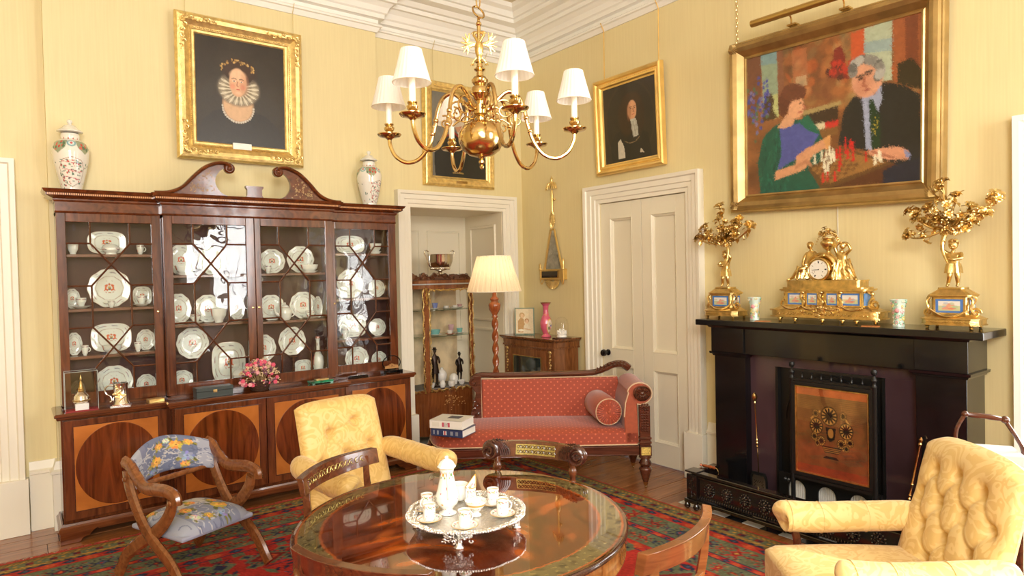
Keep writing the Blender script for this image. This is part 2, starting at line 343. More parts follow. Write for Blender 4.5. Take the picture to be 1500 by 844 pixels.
# skirting
sp = [(0, 0), (.03, 0), (.03, .355), (.042, .36), (.042, .375), (.025, .385), (.02, .405), (.012, .435), (0, .435)]
struct('baseboard_left', MB().sweep(sp, [(.04, YW), (.187, YW), (.187, 5.055), (2.46, 5.055), (2.46, YW), (2.66, YW)]).sweep(sp, [(LEFT, YW), (-1.2, YW)]), WHITE, smooth=20)
struct('baseboard_right', MB().sweep(sp, [(3.99, YW), (XW, YW), (XW, 4.27)]).sweep(sp, [(XW, 2.97), (XW, 2.70)]).sweep(sp, [(XW, 1.24), (XW, 1.12)]), WHITE, smooth=20)
# door architraves: profile a = outwards from the opening, b = projection
ap = [(0, 0), (0, .022), (.03, .024), (.035, .034), (.07, .036), (.075, .046), (.115, .048), (.122, .062), (.15, .066), (.152, .0)]
def architrave(mb, x0, x1, z1, zb=.34, pr=ap):
    k = len(pr); vs = []
    for x, z, sx, sz in ((x0, zb, -1, 0), (x0, z1, -1, 1), (x1, z1, 1, 1), (x1, zb, 1, 0)):
        for a, b in pr: vs.append((x+sx*a, -b, z+sz*a))
    mb.add(vs, [(i*k+j, (i+1)*k+j, (i+1)*k+(j+1) % k, i*k+(j+1) % k) for i in range(3) for j in range(k)])
    for x, sx in ((x0, -1), (x1, 1)): mb.box(min(x-.005*sx, x+sx*.165), max(x-.005*sx, x+sx*.165), -.078, 0, 0, zb+.005)
WR = T(XW, 0, 0, rz=-pi/2)   # local x = -y world, local -y = -x world (into room)
def lx(y): return -y
m_ = MB(WR); architrave(m_, lx(DY1), lx(DY0), DZ); struct('trim_2', m_, WHITE, smooth=15, bevel=.002)
m_ = MB(T(0, YW, 0)); architrave(m_, AX0, AX1, AZ, pr=[(a*.95, b) for a, b in ap]); struct('trim_3', m_, WHITE, smooth=15, bevel=.002)
m_ = MB(T(0, YW, 0)); architrave(m_, -1.05, -.13, 2.19); struct('trim_4', m_, WHITE, smooth=15, bevel=.002)
# alcove lining: panelled back and reveals
m_ = MB(); DA = 5.80
m_.box(AX0-.01, AX1+.01, DA, DA+.03, 0, AZ+.03).box(AX0-.03, AX0+.003, YW+.002, DA, 0, AZ+.03).box(AX1-.003, AX1+.03, YW+.002, DA, 0, AZ+.03).box(AX0-.03, AX1+.03, YW+.002, DA, AZ-.003, AZ+.03)
for (a, b, z0, z1) in ((AX0+.09, AX0+.44, .9, 2.0), (AX0+.56, AX1-.09, .9, 2.0)):
    m_.at(T(0, DA, 0)).frame([(0, 0), (.0, .012), (.012, .012), (.02, .0)], a, b, z0, z1)
m_.at(T(AX1-.003, 0, 0, rz=-pi/2))
for z0, z1 in ((.25, 1.0), (1.12, 2.03)): m_.frame([(0, 0), (.0, .014), (.02, .014), (.03, .0)], -(DA-.12), -(YW+.13), z0, z1)
m_.at(Matrix()); m_.box(AX0, AX1, YW, DA, -.02, .002)
struct('trim_5', m_, mat('alcove_paint', (.86, .78, .60), .45), smooth=0, bevel=.002)
# panelled door in the right wall
PANEL = mat('door_paint', (.80, .74, .58), .36)
d = empty('door_1', (XW-.0, (DY0+DY1)/2, 0), -pi/2); tag(d, kind='structure')
W2 = (DY1-DY0)/2
st = MB().box(-W2, W2, .03, .075, .01, DZ-.004); st.build('door_leaf', PANEL, d, smooth=0)
b = MB()
xs = [(-W2, -W2+.115), (-.105, -.0025), (.0025, .105), (W2-.115, W2)]
for a, c in xs: b.box(a, c, .005, .03, .01, DZ-.004)
for a, c in ((-W2+.115, -.105), (.105, W2-.115)):
    for z0, z1 in ((.01, .19), (.76, .91), (2.01, DZ-.004)): b.box(a, c, .005, .03, z0, z1)
b.build('door_frame', PANEL, d, smooth=0, bevel=.002)
for a, c in ((-W2+.115, -.105), (.105, W2-.115)):
    for z0, z1 in ((.19, .76), (.91, 2.01)):
        MB().frame([(-.018, -.03), (-.018, -.018), (-.004, -.008), (0, .0), (0, -.03)], a, c, z0, z1).build('panel_moulding', PANEL, d, smooth=20)
k = MB(T(-W2+.07, 0, .87, rx=pi/2)); k.lathe([(.001, 0), (.026, 0), (.026, .006), (.012, .01), (.01, .035), (.026, .045), (.031, .058), (.026, .072), (.001, .076)], 20)
k.build('door_knob', BLACK, d, smooth=60, label='black round door knob')
MB().box(W2-.01, W2-.004, -.0, .01, .95, .99).box(W2-.01, W2-.004, -.0, .01, 1.9, 1.94).build('hinge', mat('steel', (.5, .48, .44), .3, 1), d, smooth=0)
# second door, mostly out of frame at the left
d = empty('door_2', (-.59, YW, 0)); tag(d, kind='structure')
MB().box(-.46, .46, .02, .06, .01, 2.185).build('door_leaf', PANEL, d, smooth=0)
# windows: sashes with panes
FR = mat('window_paint', (.9, .88, .82), .4)
def window(n, M, w, z0, z1):
    o = empty('window_%d' % n); o.matrix_world = M; tag(o, kind='structure')
    m_ = MB(); architrave(m_, -w/2, w/2, z1, zb=.02); m_.build('window_frame', FR, o, smooth=15)
    MB().box(-w/2-.08, w/2+.08, -.09, .12, z0-.05, z0).build('window_sill', FR, o, smooth=0, bevel=.004)
    zm = (z0+z1)/2; b = MB()
    for (a, c, y) in ((z0, zm+.02, .12), (zm-.02, z1, .16)):
        b.box(-w/2, -w/2+.05, y, y+.04, a, c).box(w/2-.05, w/2, y, y+.04, a, c).box(-w/2, w/2, y, y+.04, a, a+.05).box(-w/2, w/2, y, y+.04, c-.05, c)
        for i in (1, 2): b.box(-w/2+w*i/3-.011, -w/2+w*i/3+.011, y+.005, y+.035, a, c)
        b.box(-w/2, w/2, y+.005, y+.035, (a+c)/2-.011, (a+c)/2+.011)
    b.build('sash', FR, o, smooth=0)
    for k_, (a, c, y) in enumerate(((z0, zm, .14), (zm, z1, .18))):
        for i in range(3):
            for j in range(2): MB().box(-w/2+w*i/3, -w/2+w*(i+1)/3, y, y+.003, a+(c-a)*j/2, a+(c-a)*(j+1)/2).build('pane', GLASS, o, smooth=0)
window(1, T(XW, (WY0+WY1)/2, 0, rz=-pi/2), WY1-WY0, WZ0, WZ1)
for i, (a, b_) in enumerate(BW): window(2+i, T((a+b_)/2, BACK, 0, rz=pi), b_-a, BZ0, BZ1)
# floor: boards running along x
fl = empty('floor'); tag(fl, kind='structure')
FLO = []
for i, (a, b_) in enumerate((((.19, .062, .016), (.38, .14, .042)), ((.22, .075, .021), (.43, .17, .054)), ((.17, .056, .016), (.35, .125, .038)))):
    FLO.append(wood('oak_boards_%d' % i, a, b_,   .27, (9, 1, 1), 3, coat=.25))
MB().box(LEFT, XW+.2, BACK, YW+.2, -.05, -.012).build('subfloor', mat('subfloor', (.02, .008, .004), .8), fl, smooth=0)
y = YW; k = 0
meshes = {}
while y > BACK:
    x = LEFT-random.random()*1.5
    while x < XW+.1:
        L = random.choice((1.6, 2.2, 2.8)); a, c = max(x, LEFT), min(x+L, XW+.1)
        if c-a > .05:
            key = (round(c-a, 3), k % 3)
            o = MB().box(0, c-a-.003, -.166, -.003, -.012, 0).build('floorboard', FLO[random.randrange(3)], fl, smooth=0)
            o.location = (a, y, random.uniform(-.0008, 0))
        x += L; k += 1
    y -= .169
# ================================================================ BREAKFRONT BOOKCASE
bk = empty('breakfront_bookcase', (1.37, 4.9, 0), 0, 'tall mahogany breakfront bookcase with glazed china doors, oval-panelled cupboards and a swan-neck pediment', 'bookcase')
W = T(-1.37, -4.9, 0)
def B(): return MB(W.copy())
yS, yC, uS, uC = 4.73, 4.66, 4.87, 4.81
x0, x1, x2, x3 = .185, .775, 1.965, 2.555
B().box(x0+.01, x3-.01, yS+.02, 5.05, .1, .745).box(x1+.01, x2-.01, yC+.02, 5.0, .1, .745).build('base_carcass', MAHOGZ, bk, smooth=0)
# plinth with bracket feet
b = B(); prof = [(0, .07), (.022, .07), (.022, .095), (.012, .105), (.008, .118), (0, .12)]
b.sweep(prof, [(x0+.005, 5.05), (x0+.005, yS), (x1, yS), (x1, yC), (x2, yC), (x2, yS), (x3-.005, yS), (x3-.005, 5.05)])
b.build('plinth_moulding', MAHOGX, bk, smooth=20)
b = B()
for xa, xb, yy in ((x0, x1, yS), (x1, x2, yC), (x2, x3, yS)):
    for s_, xe in ((1, xa), (-1, xb)):
        pts = [(0, 0), (.10, 0), (.115, .022), (.15, .034), (.17, .056), (.20, .072), (0, .072)]
        b.prism([(xe+s_*(q[0]-.012), q[1]) for q in pts], yy-.015, yy+.02)
    b.box(xa+.18, xb-.18, yy-.012, yy+.02, .058, .072)
b.box(x0-.012, x0+.02, yS+.021, 5.04, 0, .072).box(x3-.02, x3+.012, yS+.021, 5.04, 0, .072)
b.build('bracket_foot', MAHOGX, bk, smooth=0, bevel=.003)
# worktop
b = B(); tp = [(-.05, .742), (.006, .742), (.012, .75), (.012, .757), (.022, .762), (.022, .775), (.014, .782), (-.05, .782)]
b.sweep(tp, [(x0, 5.05), (x0, yS), (x1, yS), (x1, yC), (x2, yC), (x2, yS), (x3, yS), (x3, 5.05)])
b.box(x0+.01, x3-.01, yS+.03, 5.05, .745, .7815).box(x1+.01, x2-.01, yC+.03, 5.0, .745, .7818)
b.build('worktop', MAHOGX, bk, smooth=20)
# oval-panelled doors
for xa, xb, yy, kn in ((x0+.02, x1-.015, yS, .03), (x1+.02, 1.3675, yC, -.03), (1.3725, x2-.02, yC, .03), (x2+.015, x3-.02, yS, -.03)):
    dr = B().box(xa, xb, yy-.002, yy+.02, .135, .735).build('cupboard_door', MAHOGZ, bk, smooth=0, bevel=.002)
    a, c, z0, z1 = xa+.052, xb-.052, .185, .695
    B().box(a, c, yy-.005, yy, z0, z1).build('satinwood_panel', SATIN, dr, smooth=0)
    q = MB(W @ T((a+c)/2, yy-.004, (z0+z1)/2, rx=pi/2)); q.lathe([(1, 0), (1, .002), (.99, .0035), (.6, .0042), (.001, .0045)], 56, sx=(c-a)/2-.004, sy=(z1-z0)/2-.004)
    q.build('oval_veneer', FLAME, dr, smooth=30)
    B().at(W @ T(0, yy-.004, 0)).frame([(0, 0), (0, .002), (.004, .002), (.004, 0)], a, c, z0, z1).build('stringing', DARKW, dr, smooth=0)
    MB(W @ T(xb-.03 if kn > 0 else xa+.03, yy-.002, .46, rx=pi/2)).lathe([(.011, 0), (.011, .002), (.006, .003), (.001, .004)], 12, sy=1.5).build('escutcheon', BRASS, dr, smooth=40)
# upper case
u0, u1, u2, u3 = .212, .785, 1.945, 2.505
DARKIN = mat('cabinet_lining', (.055, .018, .014), .6, var=.3, vs=5)
SHELFM = wood('shelf_mahogany', (.10, .03, .011), (.20, .065, .022), .3, (9, 1, 1), 4)
B().box(u0, u3, 5.035, 5.05, .79, 2.0).build('back_panel', DARKIN, bk, smooth=0)
b = B().box(u0, u0+.02, uS+.02, 5.035, .79, 2.0).box(u3-.02, u3, uS+.02, 5.035, .79, 2.0)
for x_ in (u1-.01, 1.355, u2-.01): b.box(x_, x_+.02, uS+.02 if x_ != 1.355 else uC+.03, 5.035, .79, 2.0)
b.box(u1, u1+.02, uC+.02, uS+.03, .79, 2.0).box(u2-.02, u2, uC+.02, uS+.03, .79, 2.0).build('case_side', MAHOGZ, bk, smooth=0)
B().box(u0, u3, uS+.02, 5.035, 1.98, 2.0).box(u1, u2, uC+.02, uS+.03, 1.98, 2.0).box(u0, u3, uS+.02, 5.035, .782, .80).box(u1, u2, uC+.02, uS+.03, .782, .80).build('case_top', MAHOGX, bk, smooth=0)
SH = {0: (1.741, 1.397, 1.099), 1: (1.60, 1.262), 2: (1.603, 1.25), 3: (1.75, 1.393, 1.07)}
bays = [(u0+.02, u1-.01), (u1+.01, 1.355), (1.375, u2-.01), (u2+.01, u3-.02)]
for i, (a, c) in enumerate(bays):
    for z in SH[i]: B().box(a, c, uS+.035, 5.035, z-.018, z).build('shelf', SHELFM, bk, smooth=0, bevel=.002)
# glazed doors
PATT = dict(a=.27, b=.73, c=.5); v1, v2, v3, v4, v5, v6 = .125, .25, .375, .62, .745, .87
BARM = wood('astragal_mahogany', (.05, .014, .006), (.12, .035, .012), .22, (1, 1, 9), 5)
CG = glass('old_window_glass', (.98, .985, .97), .0, 0, bump=.18)
for i, (xa, xb, yy, ga, gb) in enumerate(((u0, u1-.004, uS, .26, .728), (u1+.004, 1.3635, uC, .84, 1.308), (1.3665, u2-.004, uC, 1.408, 1.884), (u2+.004, u3, uS, 1.985, 2.44))):
    g0, g1 = .875, 1.94
    dr = B().box(xa, ga, yy, yy+.022, .80, 1.995).box(gb, xb, yy, yy+.022, .80, 1.995).box(ga, gb, yy, yy+.022, .80, g0).box(ga, gb, yy, yy+.022, g1, 1.995).build('glazed_door', MAHOGZ, bk, smooth=0, bevel=.0025)
    U = lambda u: ga+(gb-ga)*u
    Z = lambda v: g1-(g1-g0)*v
    a_, b_, c_ = .27, .73, .5
    polys = [[(0, 0), (a_, 0), (a_, v1), (0, v1)], [(a_, 0), (b_, 0), (b_, v1), (c_, v2), (a_, v1)], [(b_, 0), (1, 0), (1, v1), (b_, v1)], [(0, v1), (a_, v1), (c_, v2), (a_, v3), (0, v3)], [(1, v1), (b_, v1), (c_, v2), (b_, v3), (1, v3)],
             [(c_, v2), (b_, v3), (b_, v4), (c_, v5), (a_, v4), (a_, v3)], [(0, v3), (a_, v3), (a_, v4), (0, v4)], [(b_, v3), (1, v3), (1, v4), (b_, v4)], [(0, v4), (a_, v4), (c_, v5), (a_, v6), (0, v6)], [(1, v4), (b_, v4), (c_, v5), (b_, v6), (1, v6)],
             [(0, v6), (a_, v6), (a_, 1), (0, 1)], [(a_, v6), (c_, v5), (b_, v6), (b_, 1), (a_, 1)], [(b_, v6), (1, v6), (1, 1), (b_, 1)]]
    for p in polys:
        cx = sum(q[0] for q in p)/len(p); cz = sum(q[1] for q in p)/len(p); t1, t2 = random.gauss(0, .006), random.gauss(0, .006)
        vs = [(U(q[0])-1.37, yy+.012-4.9+t1*(q[0]-cx)+t2*(q[1]-cz), Z(q[1])) for q in p]
        m_ = MB(); n = len(p); m_.add(vs+[(x, y+.002, z) for x, y, z in vs], [tuple(range(n)), tuple(range(2*n-1, n-1, -1))]); m_.build('pane', CG, dr, smooth=0)
    seg = [((a_, 0), (a_, v1)), ((b_, 0), (b_, v1)), ((0, v1), (a_, v1)), ((b_, v1), (1, v1)), ((a_, v1), (c_, v2)), ((b_, v1), (c_, v2)), ((c_, v2), (a_, v3)), ((c_, v2), (b_, v3)), ((0, v3), (a_, v3)), ((b_, v3), (1, v3)), ((a_, v3), (a_, v4)), ((b_, v3), (b_, v4)),
           ((0, v4), (a_, v4)), ((b_, v4), (1, v4)), ((a_, v4), (c_, v5)), ((b_, v4), (c_, v5)), ((c_, v5), (a_, v6)), ((c_, v5), (b_, v6)), ((0, v6), (a_, v6)), ((b_, v6), (1, v6)), ((a_, v6), (a_, 1)), ((b_, v6), (b_, 1))]
    for p, q in seg:
        B().tube([(U(p[0]), yy+.006, Z(p[1])), (U(q[0]), yy+.006, Z(q[1]))], .0062, 6, up=(0, 1, 0)).build('glazing_bar', BARM, dr)
    kx = xb-.028 if i == 0 else xb-.02 if i == 1 else xa+.02 if i == 2 else xa+.02
    MB(W @ T(kx, yy, 1.36, rx=pi/2)).lathe([(.008, 0), (.008, .002), (.005, .003), (.001, .0035)], 12).build('keyhole_plate', BRASS, dr, smooth=40)
# frieze, cornice with chequered inlay, pediment
pth = [(u0, 5.05), (u0, uS), (u1, uS), (u1, uC), (u2, uC), (u2, uS), (u3, uS), (u3, 5.05)]
b = B().sweep([(-.02, 1.995), (.004, 1.995), (.006, 2.0), (.002, 2.006), (.002, 2.065), (-.02, 2.065)], pth); b.build('frieze', MAHOG, bk, smooth=20)
b = B().sweep([(-.02, 2.062), (.006, 2.062), (.012, 2.072), (.012, 2.08), (.03, 2.088), (.048, 2.098), (.048, 2.112), (.058, 2.118), (.066, 2.135), (-.02, 2.135)], pth)
b.box(u0+.01, u3-.01, uS+.02, 5.05, 2.062, 2.133).box(u1+.01, u2-.01, uC+.02, 5.0, 2.062, 2.133).build('cornice', MAHOG, bk, smooth=20)
CHQ = mat('chequer_inlay', (.62, .27, .08), .3)
b = B()
for (xa, xb, yy) in ((u0-.04, u1, uS), (u1-.04, u2+.04, uC), (u2, u3+.04, uS)):
    n = int((xb-xa)/.011)
    for k in range(0, n): b.box(xa+k*.011, xa+k*.011+.0065, yy-.0492, yy-.03, 2.0995, 2.1105)
b.build('chequer_inlay', CHQ, bk, smooth=0, kind='stuff')
# swan neck
top = spline([(.715, 0, 2.135), (.80, 0, 2.143), (.88, 0, 2.18), (.955, 0, 2.259), (1.026, 0, 2.323), (1.098, 0, 2.356), (1.15, 0, 2.36), (1.185, 0, 2.345)], 6)
bot = spline([(1.16, 0, 2.335), (1.115, 0, 2.30), (1.09, 0, 2.25), (1.096, 0, 2.20), (1.13, 0, 2.155), (1.18, 0, 2.135)], 6)
INL = Paint(90, 60, (92, 38, 22))
rr = random.Random(3)
for k in range(46):
    x_, y_ = rr.gauss(.62, .13), rr.gauss(.62, .17); INL.ell(x_, y_, .018+.02*rr.random(), .02+.02*rr.random(), rr.choice([(196, 140, 84), (150, 130, 70), (214, 160, 110), (120, 110, 60)]), rr.random()*3)
for s_ in (1, -1):
    f = lambda x: 1.365+s_*(x-1.345)
    b = B().prism([(f(p.x), p.z) for p in top]+[(f(p.x), p.z) for p in bot], 4.775, 4.80); nk = b.build('swan_neck', MAHOG, bk, smooth=30)
    B().tube([(f(p.x), 4.765, p.z) for p in top], .013, 8, flat=1.6).build('neck_moulding', MAHOGX, nk)
    q = MB(W @ T(f(1.18), 4.775, 2.327, rx=pi/2)); q.lathe([(.036, -.015), (.036, .012), (.03, .022), (.024, .016), (.02, .016), (.014, .026), (.008, .022), (.001, .026)], 24); q.build('rosette', MAHOG, nk, smooth=30)
    # inlaid flower spray on the neck (thin veneer of the spray only)
    flb = B()
    for k in range(60):
        t = rr.random(); x_ = .93+.15*rr.random(); ztop = np.interp(x_, [p.x for p in top], [p.z for p in top])
        z_ = rr.uniform(2.15, ztop-.035)
        if x_ > 1.07 and z_ > 2.2: x_ -= .03
        a = rr.random()*pi; r_ = rr.uniform(.004, .009); flb.at(W @ T(f(x_), 4.7725, z_, ry=a)).add([(r_, 0, 0), (r_*.3, 0, r_*.6), (-r_, 0, 0), (-r_*.3, 0, -r_*.6)], [(0, 1, 2, 3)])
    flb.build('flower_inlay', mat('boxwood_inlay', (.42, .26, .10), .3), nk, smooth=0, kind='stuff')
b = B().prism([(1.365-.062, 2.133), (1.365-.05, 2.15), (1.365-.05, 2.19), (1.365-.06, 2.205), (1.365-.06, 2.215), (1.365+.06, 2.215), (1.365+.06, 2.205), (1.365+.05, 2.19), (1.365+.05, 2.15), (1.365+.062, 2.133)], 4.765, 4.80); b.build('finial_plinth', MAHOG, bk, smooth=0)
B().prism([(1.12, 2.13), (1.19, 2.138), (1.303, 2.138), (1.427, 2.138), (1.54, 2.138), (1.61, 2.13)], 4.776, 4.80).build('pediment_rail', MAHOG, bk, smooth=0)

# ---------------------------------------------------------------- china
def armorial(w_, h_, oct_=False, rim=(190, 120, 90), arms=True, seed=0):
    p = Paint(w_, h_, (226, 232, 224)); rr = random.Random(seed)
    d = np.hypot((p.X-.5)*2, (p.Y-.5)*2)
    p.blend(((d > .965))*.8, (170, 120, 95)); p.blend(np.exp(-((d-.60)/.012)**2)*.75, (150, 110, 90))
    for k in range(16):
        a = 2*pi*k/16+.1; c_ = rr.choice([(168, 80, 92), (80, 84, 110), (150, 60, 70), (110, 120, 90)])
        for j in range(3): p.ell(.5+.40*cos(a+.12*j), .5+.40*sin(a+.12*j), .016, .016, c_ if j != 1 else (120, 90, 110), al=.8)
        p.ell(.5+.455*cos(a), .5+.455*sin(a), .008, .008, (120, 90, 90), al=.6)
    if arms:
        p.ell(.5, .5, .035, .05, (60, 60, 80)); p.ell(.5, .48, .025, .03, (190, 150, 70))
        for s_ in (-1, 1):
            p.line([(.5+s_*.05, .55), (.5+s_*.085, .52), (.5+s_*.08, .44), (.5+s_*.05, .42)], .022, (205, 84, 40)); p.line([(.5+s_*.08, .52), (.5+s_*.12, .56)], .012, (205, 84, 40))
        p.ell(.5, .40, .022, .03, (190, 90, 50)); p.line([(.41, .60), (.46, .615), (.54, .615), (.59, .60)], .007, (180, 110, 80)); p.line([(.42, .32), (.58, .32)], .005, (150, 110, 100), al=.6)
    return p.a
CHINA = vcol('armorial_porcelain', .12, .6)
ARM1 = armorial(120, 120)
def plate_fn(n_oct=0, oval=1.0, deep=.09, sup=False):
    def fn(U, V_):
        a = 2*pi*U; k = 1+(.022*np.cos(n_oct*a)+.0 if n_oct else 0)
        if sup:   # octagonal oval platter
            q = (np.abs(np.cos(a))**3.2+np.abs(np.sin(a))**3.2)**(-1/3.2); k = q*.93
        r = V_*k; z = np.where(V_ < .62, 0, deep*((V_-.62)/.38)**1.0*1.0); z = z+np.where((V_ >= .58) & (V_ < .64), .01, 0)
        return r*np.cos(a), -z, r*np.sin(a)
    return fn
def polar(img):
    h_, w_ = img.shape[:2]
    def f(U, V_):
        a = 2*pi*U; x = .5+.5*V_*np.cos(a)*.985; y = .5-.5*V_*np.sin(a)*.985
        return img[np.clip((y*h_).astype(int), 0, h_-1), np.clip((x*w_).astype(int), 0, w_-1)]
    return f
proto = {}
def plate(kind):
    """unit-radius dish standing on edge facing -y, origin at its centre"""
    if kind not in proto:
        o = psurf('plate', 56, 26, plate_fn(*{'r': (10, 1), 'o': (0, 1)}[kind], sup=(kind == 'o')), polar(ARM1), CHINA, closed_u=True, back=.04)
        proto[kind] = o.data; bpy.data.objects.remove(o)
    return proto[kind]
RED = srgb(205, 84, 40)
def bandcol(kind):
    p = Paint(96, 32, (228, 232, 224)); p.rect(0, .0, 1, .05, (170, 110, 90)); 
    for k in range(24): p.ell((k+.5)/24, .16+.03*(k % 2), .008, .03, (150, 80, 90) if k % 3 else (90, 90, 110))
    for c in (.25, .75):
        p.ell(c, .55, .018, .12, (60, 60, 80))
        for s_ in (-1, 1): p.ell(c+s_*.035, .53, .017, .13, (205, 84, 40))
    return p.a
BAND = bandcol(0)
def lathe_surf(name, prof, img, parent=None, n=32, loc=None, mat_=None, sx=1, sy=1, nv=0):
    """prof from rim/top to base; the inside is the profile's own business"""
    pr = np.array(prof, float); t = np.concatenate([[0], np.cumsum(np.hypot(*np.diff(pr, axis=0).T)+1e-5)]); t /= t[-1]; nv = nv or 36
    def fn(U, V_):
        r = np.interp(V_, t, pr[:, 0]); z = np.interp(V_, t, pr[:, 1]); a = 2*pi*U-pi/2
        return r*np.cos(a)*sx, r*np.sin(a)*sy, z
    return psurf(name, n, nv, fn, img, mat_ or CHINA, parent, closed_u=True, loc=loc)
PORC = mat('white_porcelain', (.80, .82, .77), .12, coat=.5)
cnt = 0
UPB = {0: 1.0, 1: 1.0}
STAND = {(1, .984): 1.013, (2, 1.682): .975, (2, 1.469): .945}
def shelf_below(bay, z):
    c = [s_ for s_ in SH[bay]+(.80,) if s_ < z+.03]; return max(c)
rows = {0: 'top', 1: 'second', 2: 'third', 3: 'lowest'}
china = [
[('o',0.490,1.823,0.236,0.160),('tureen',0.504,1.787,0.138,0.080),('cup',0.672,1.784,0.056,0.064),('bowl',0.299,1.781,0.065,0.069),('r',0.496,1.529,0.248,0.254),('o',0.683,1.482,0.121,0.137),('cups',0.670,1.437,0.104,0.073),('r',0.291,1.487,0.086,0.130),('cups',0.333,1.442,0.102,0.070),('cup',0.497,1.426,0.050,0.045),('o',0.497,1.211,0.249,0.201),('bowl',0.493,1.139,0.153,0.054),('r',0.695,1.188,0.113,0.142),('cup',0.640,1.139,0.052,0.064),('cup',0.345,1.135,0.051,0.066),('r',0.293,1.183,0.087,0.148),('r',0.505,0.951,0.219,0.215),('r',0.690,0.909,0.121,0.138),('r',0.304,0.920,0.080,0.139)],
[('r',0.928,1.814,0.193,0.213),('r',1.126,1.807,0.187,0.203),('boat',0.938,1.639,0.138,0.066),('r',0.903,1.431,0.160,0.213),('r',1.091,1.438,0.185,0.199),('cups',0.989,1.300,0.122,0.067),('bowl',1.141,1.315,0.109,0.1),('r',1.287,1.367,0.11,0.189),('r',0.984,1.123,0.210,0.220),('o',1.220,1.009,0.25,0.326),('tureen',1.268,0.889,0.12,0.14),('r',0.909,0.875,0.150,0.141),('tureen',1.074,0.837,0.108,0.06)],
[('r',1.764,1.824,0.212,0.210),('r',1.548,1.791,0.193,0.185),('boat',1.801,1.639,0.150,0.063),('cup',1.489,1.639,0.060,0.061),('r',1.776,1.461,0.213,0.210),('r',1.533,1.456,0.202,0.195),('r',1.885,1.350,0.07,0.171),('teapot',1.606,1.321,0.15,0.135),('cups',1.798,1.291,0.129,0.063),('r',1.682,1.084,0.209,0.219),('r',1.469,1.047,0.179,0.204),('bottle',1.85,.96,0.085,0.31),('o',1.761,0.877,0.15,0.138),('saucer',1.603,0.82,0.093,0.031)],
[('o',2.172,1.834,0.263,0.154),('boat',2.364,1.793,0.15,0.085),('r',2.163,1.515,0.225,0.234),('r',2.395,1.472,0.150,0.147),('cup',2.062,1.419,0.057,0.049),('o',2.177,1.190,0.249,0.199),('r',2.393,1.156,0.150,0.147),('cup',2.083,1.119,0.069,0.09),('r',2.205,0.915,0.206,0.198),('r',2.400,0.878,0.140,0.143),('bowl',2.062,0.842,0.080,0.055),('bowl',2.292,0.842,0.07,0.055)]]
bayname = ['leftmost glazed door', 'left centre glazed door', 'right centre glazed door', 'rightmost glazed door']
kn = {'r': ('scalloped armorial plate', 'plate', 'plate'), 'o': ('octagonal armorial platter', 'platter', 'platter'), 'cup': ('small armorial cup', 'cup', 'cup'), 'cups': ('armorial cup on its saucer', 'cup_and_saucer', 'cup and saucer'), 'tureen': ('lidded armorial tureen', 'tureen', 'tureen'), 'bowl': ('armorial bowl', 'bowl', 'bowl'), 'boat': ('armorial sauce boat', 'sauce_boat', 'sauce boat'), 'teapot': ('white armorial teapot', 'teapot', 'teapot'), 'bottle': ('tall armorial bottle vase', 'bottle_vase', 'vase'), 'saucer': ('small shallow armorial dish', 'dish', 'dish')}
def loop_handle(c, r, th, ax=(1, 0)):
    return [(c[0]+r*cos(a)*ax[0], c[1]+r*cos(a)*ax[1], c[2]+r*1.15*sin(a)) for a in [(-.5+i/10)*pi for i in range(11)]]
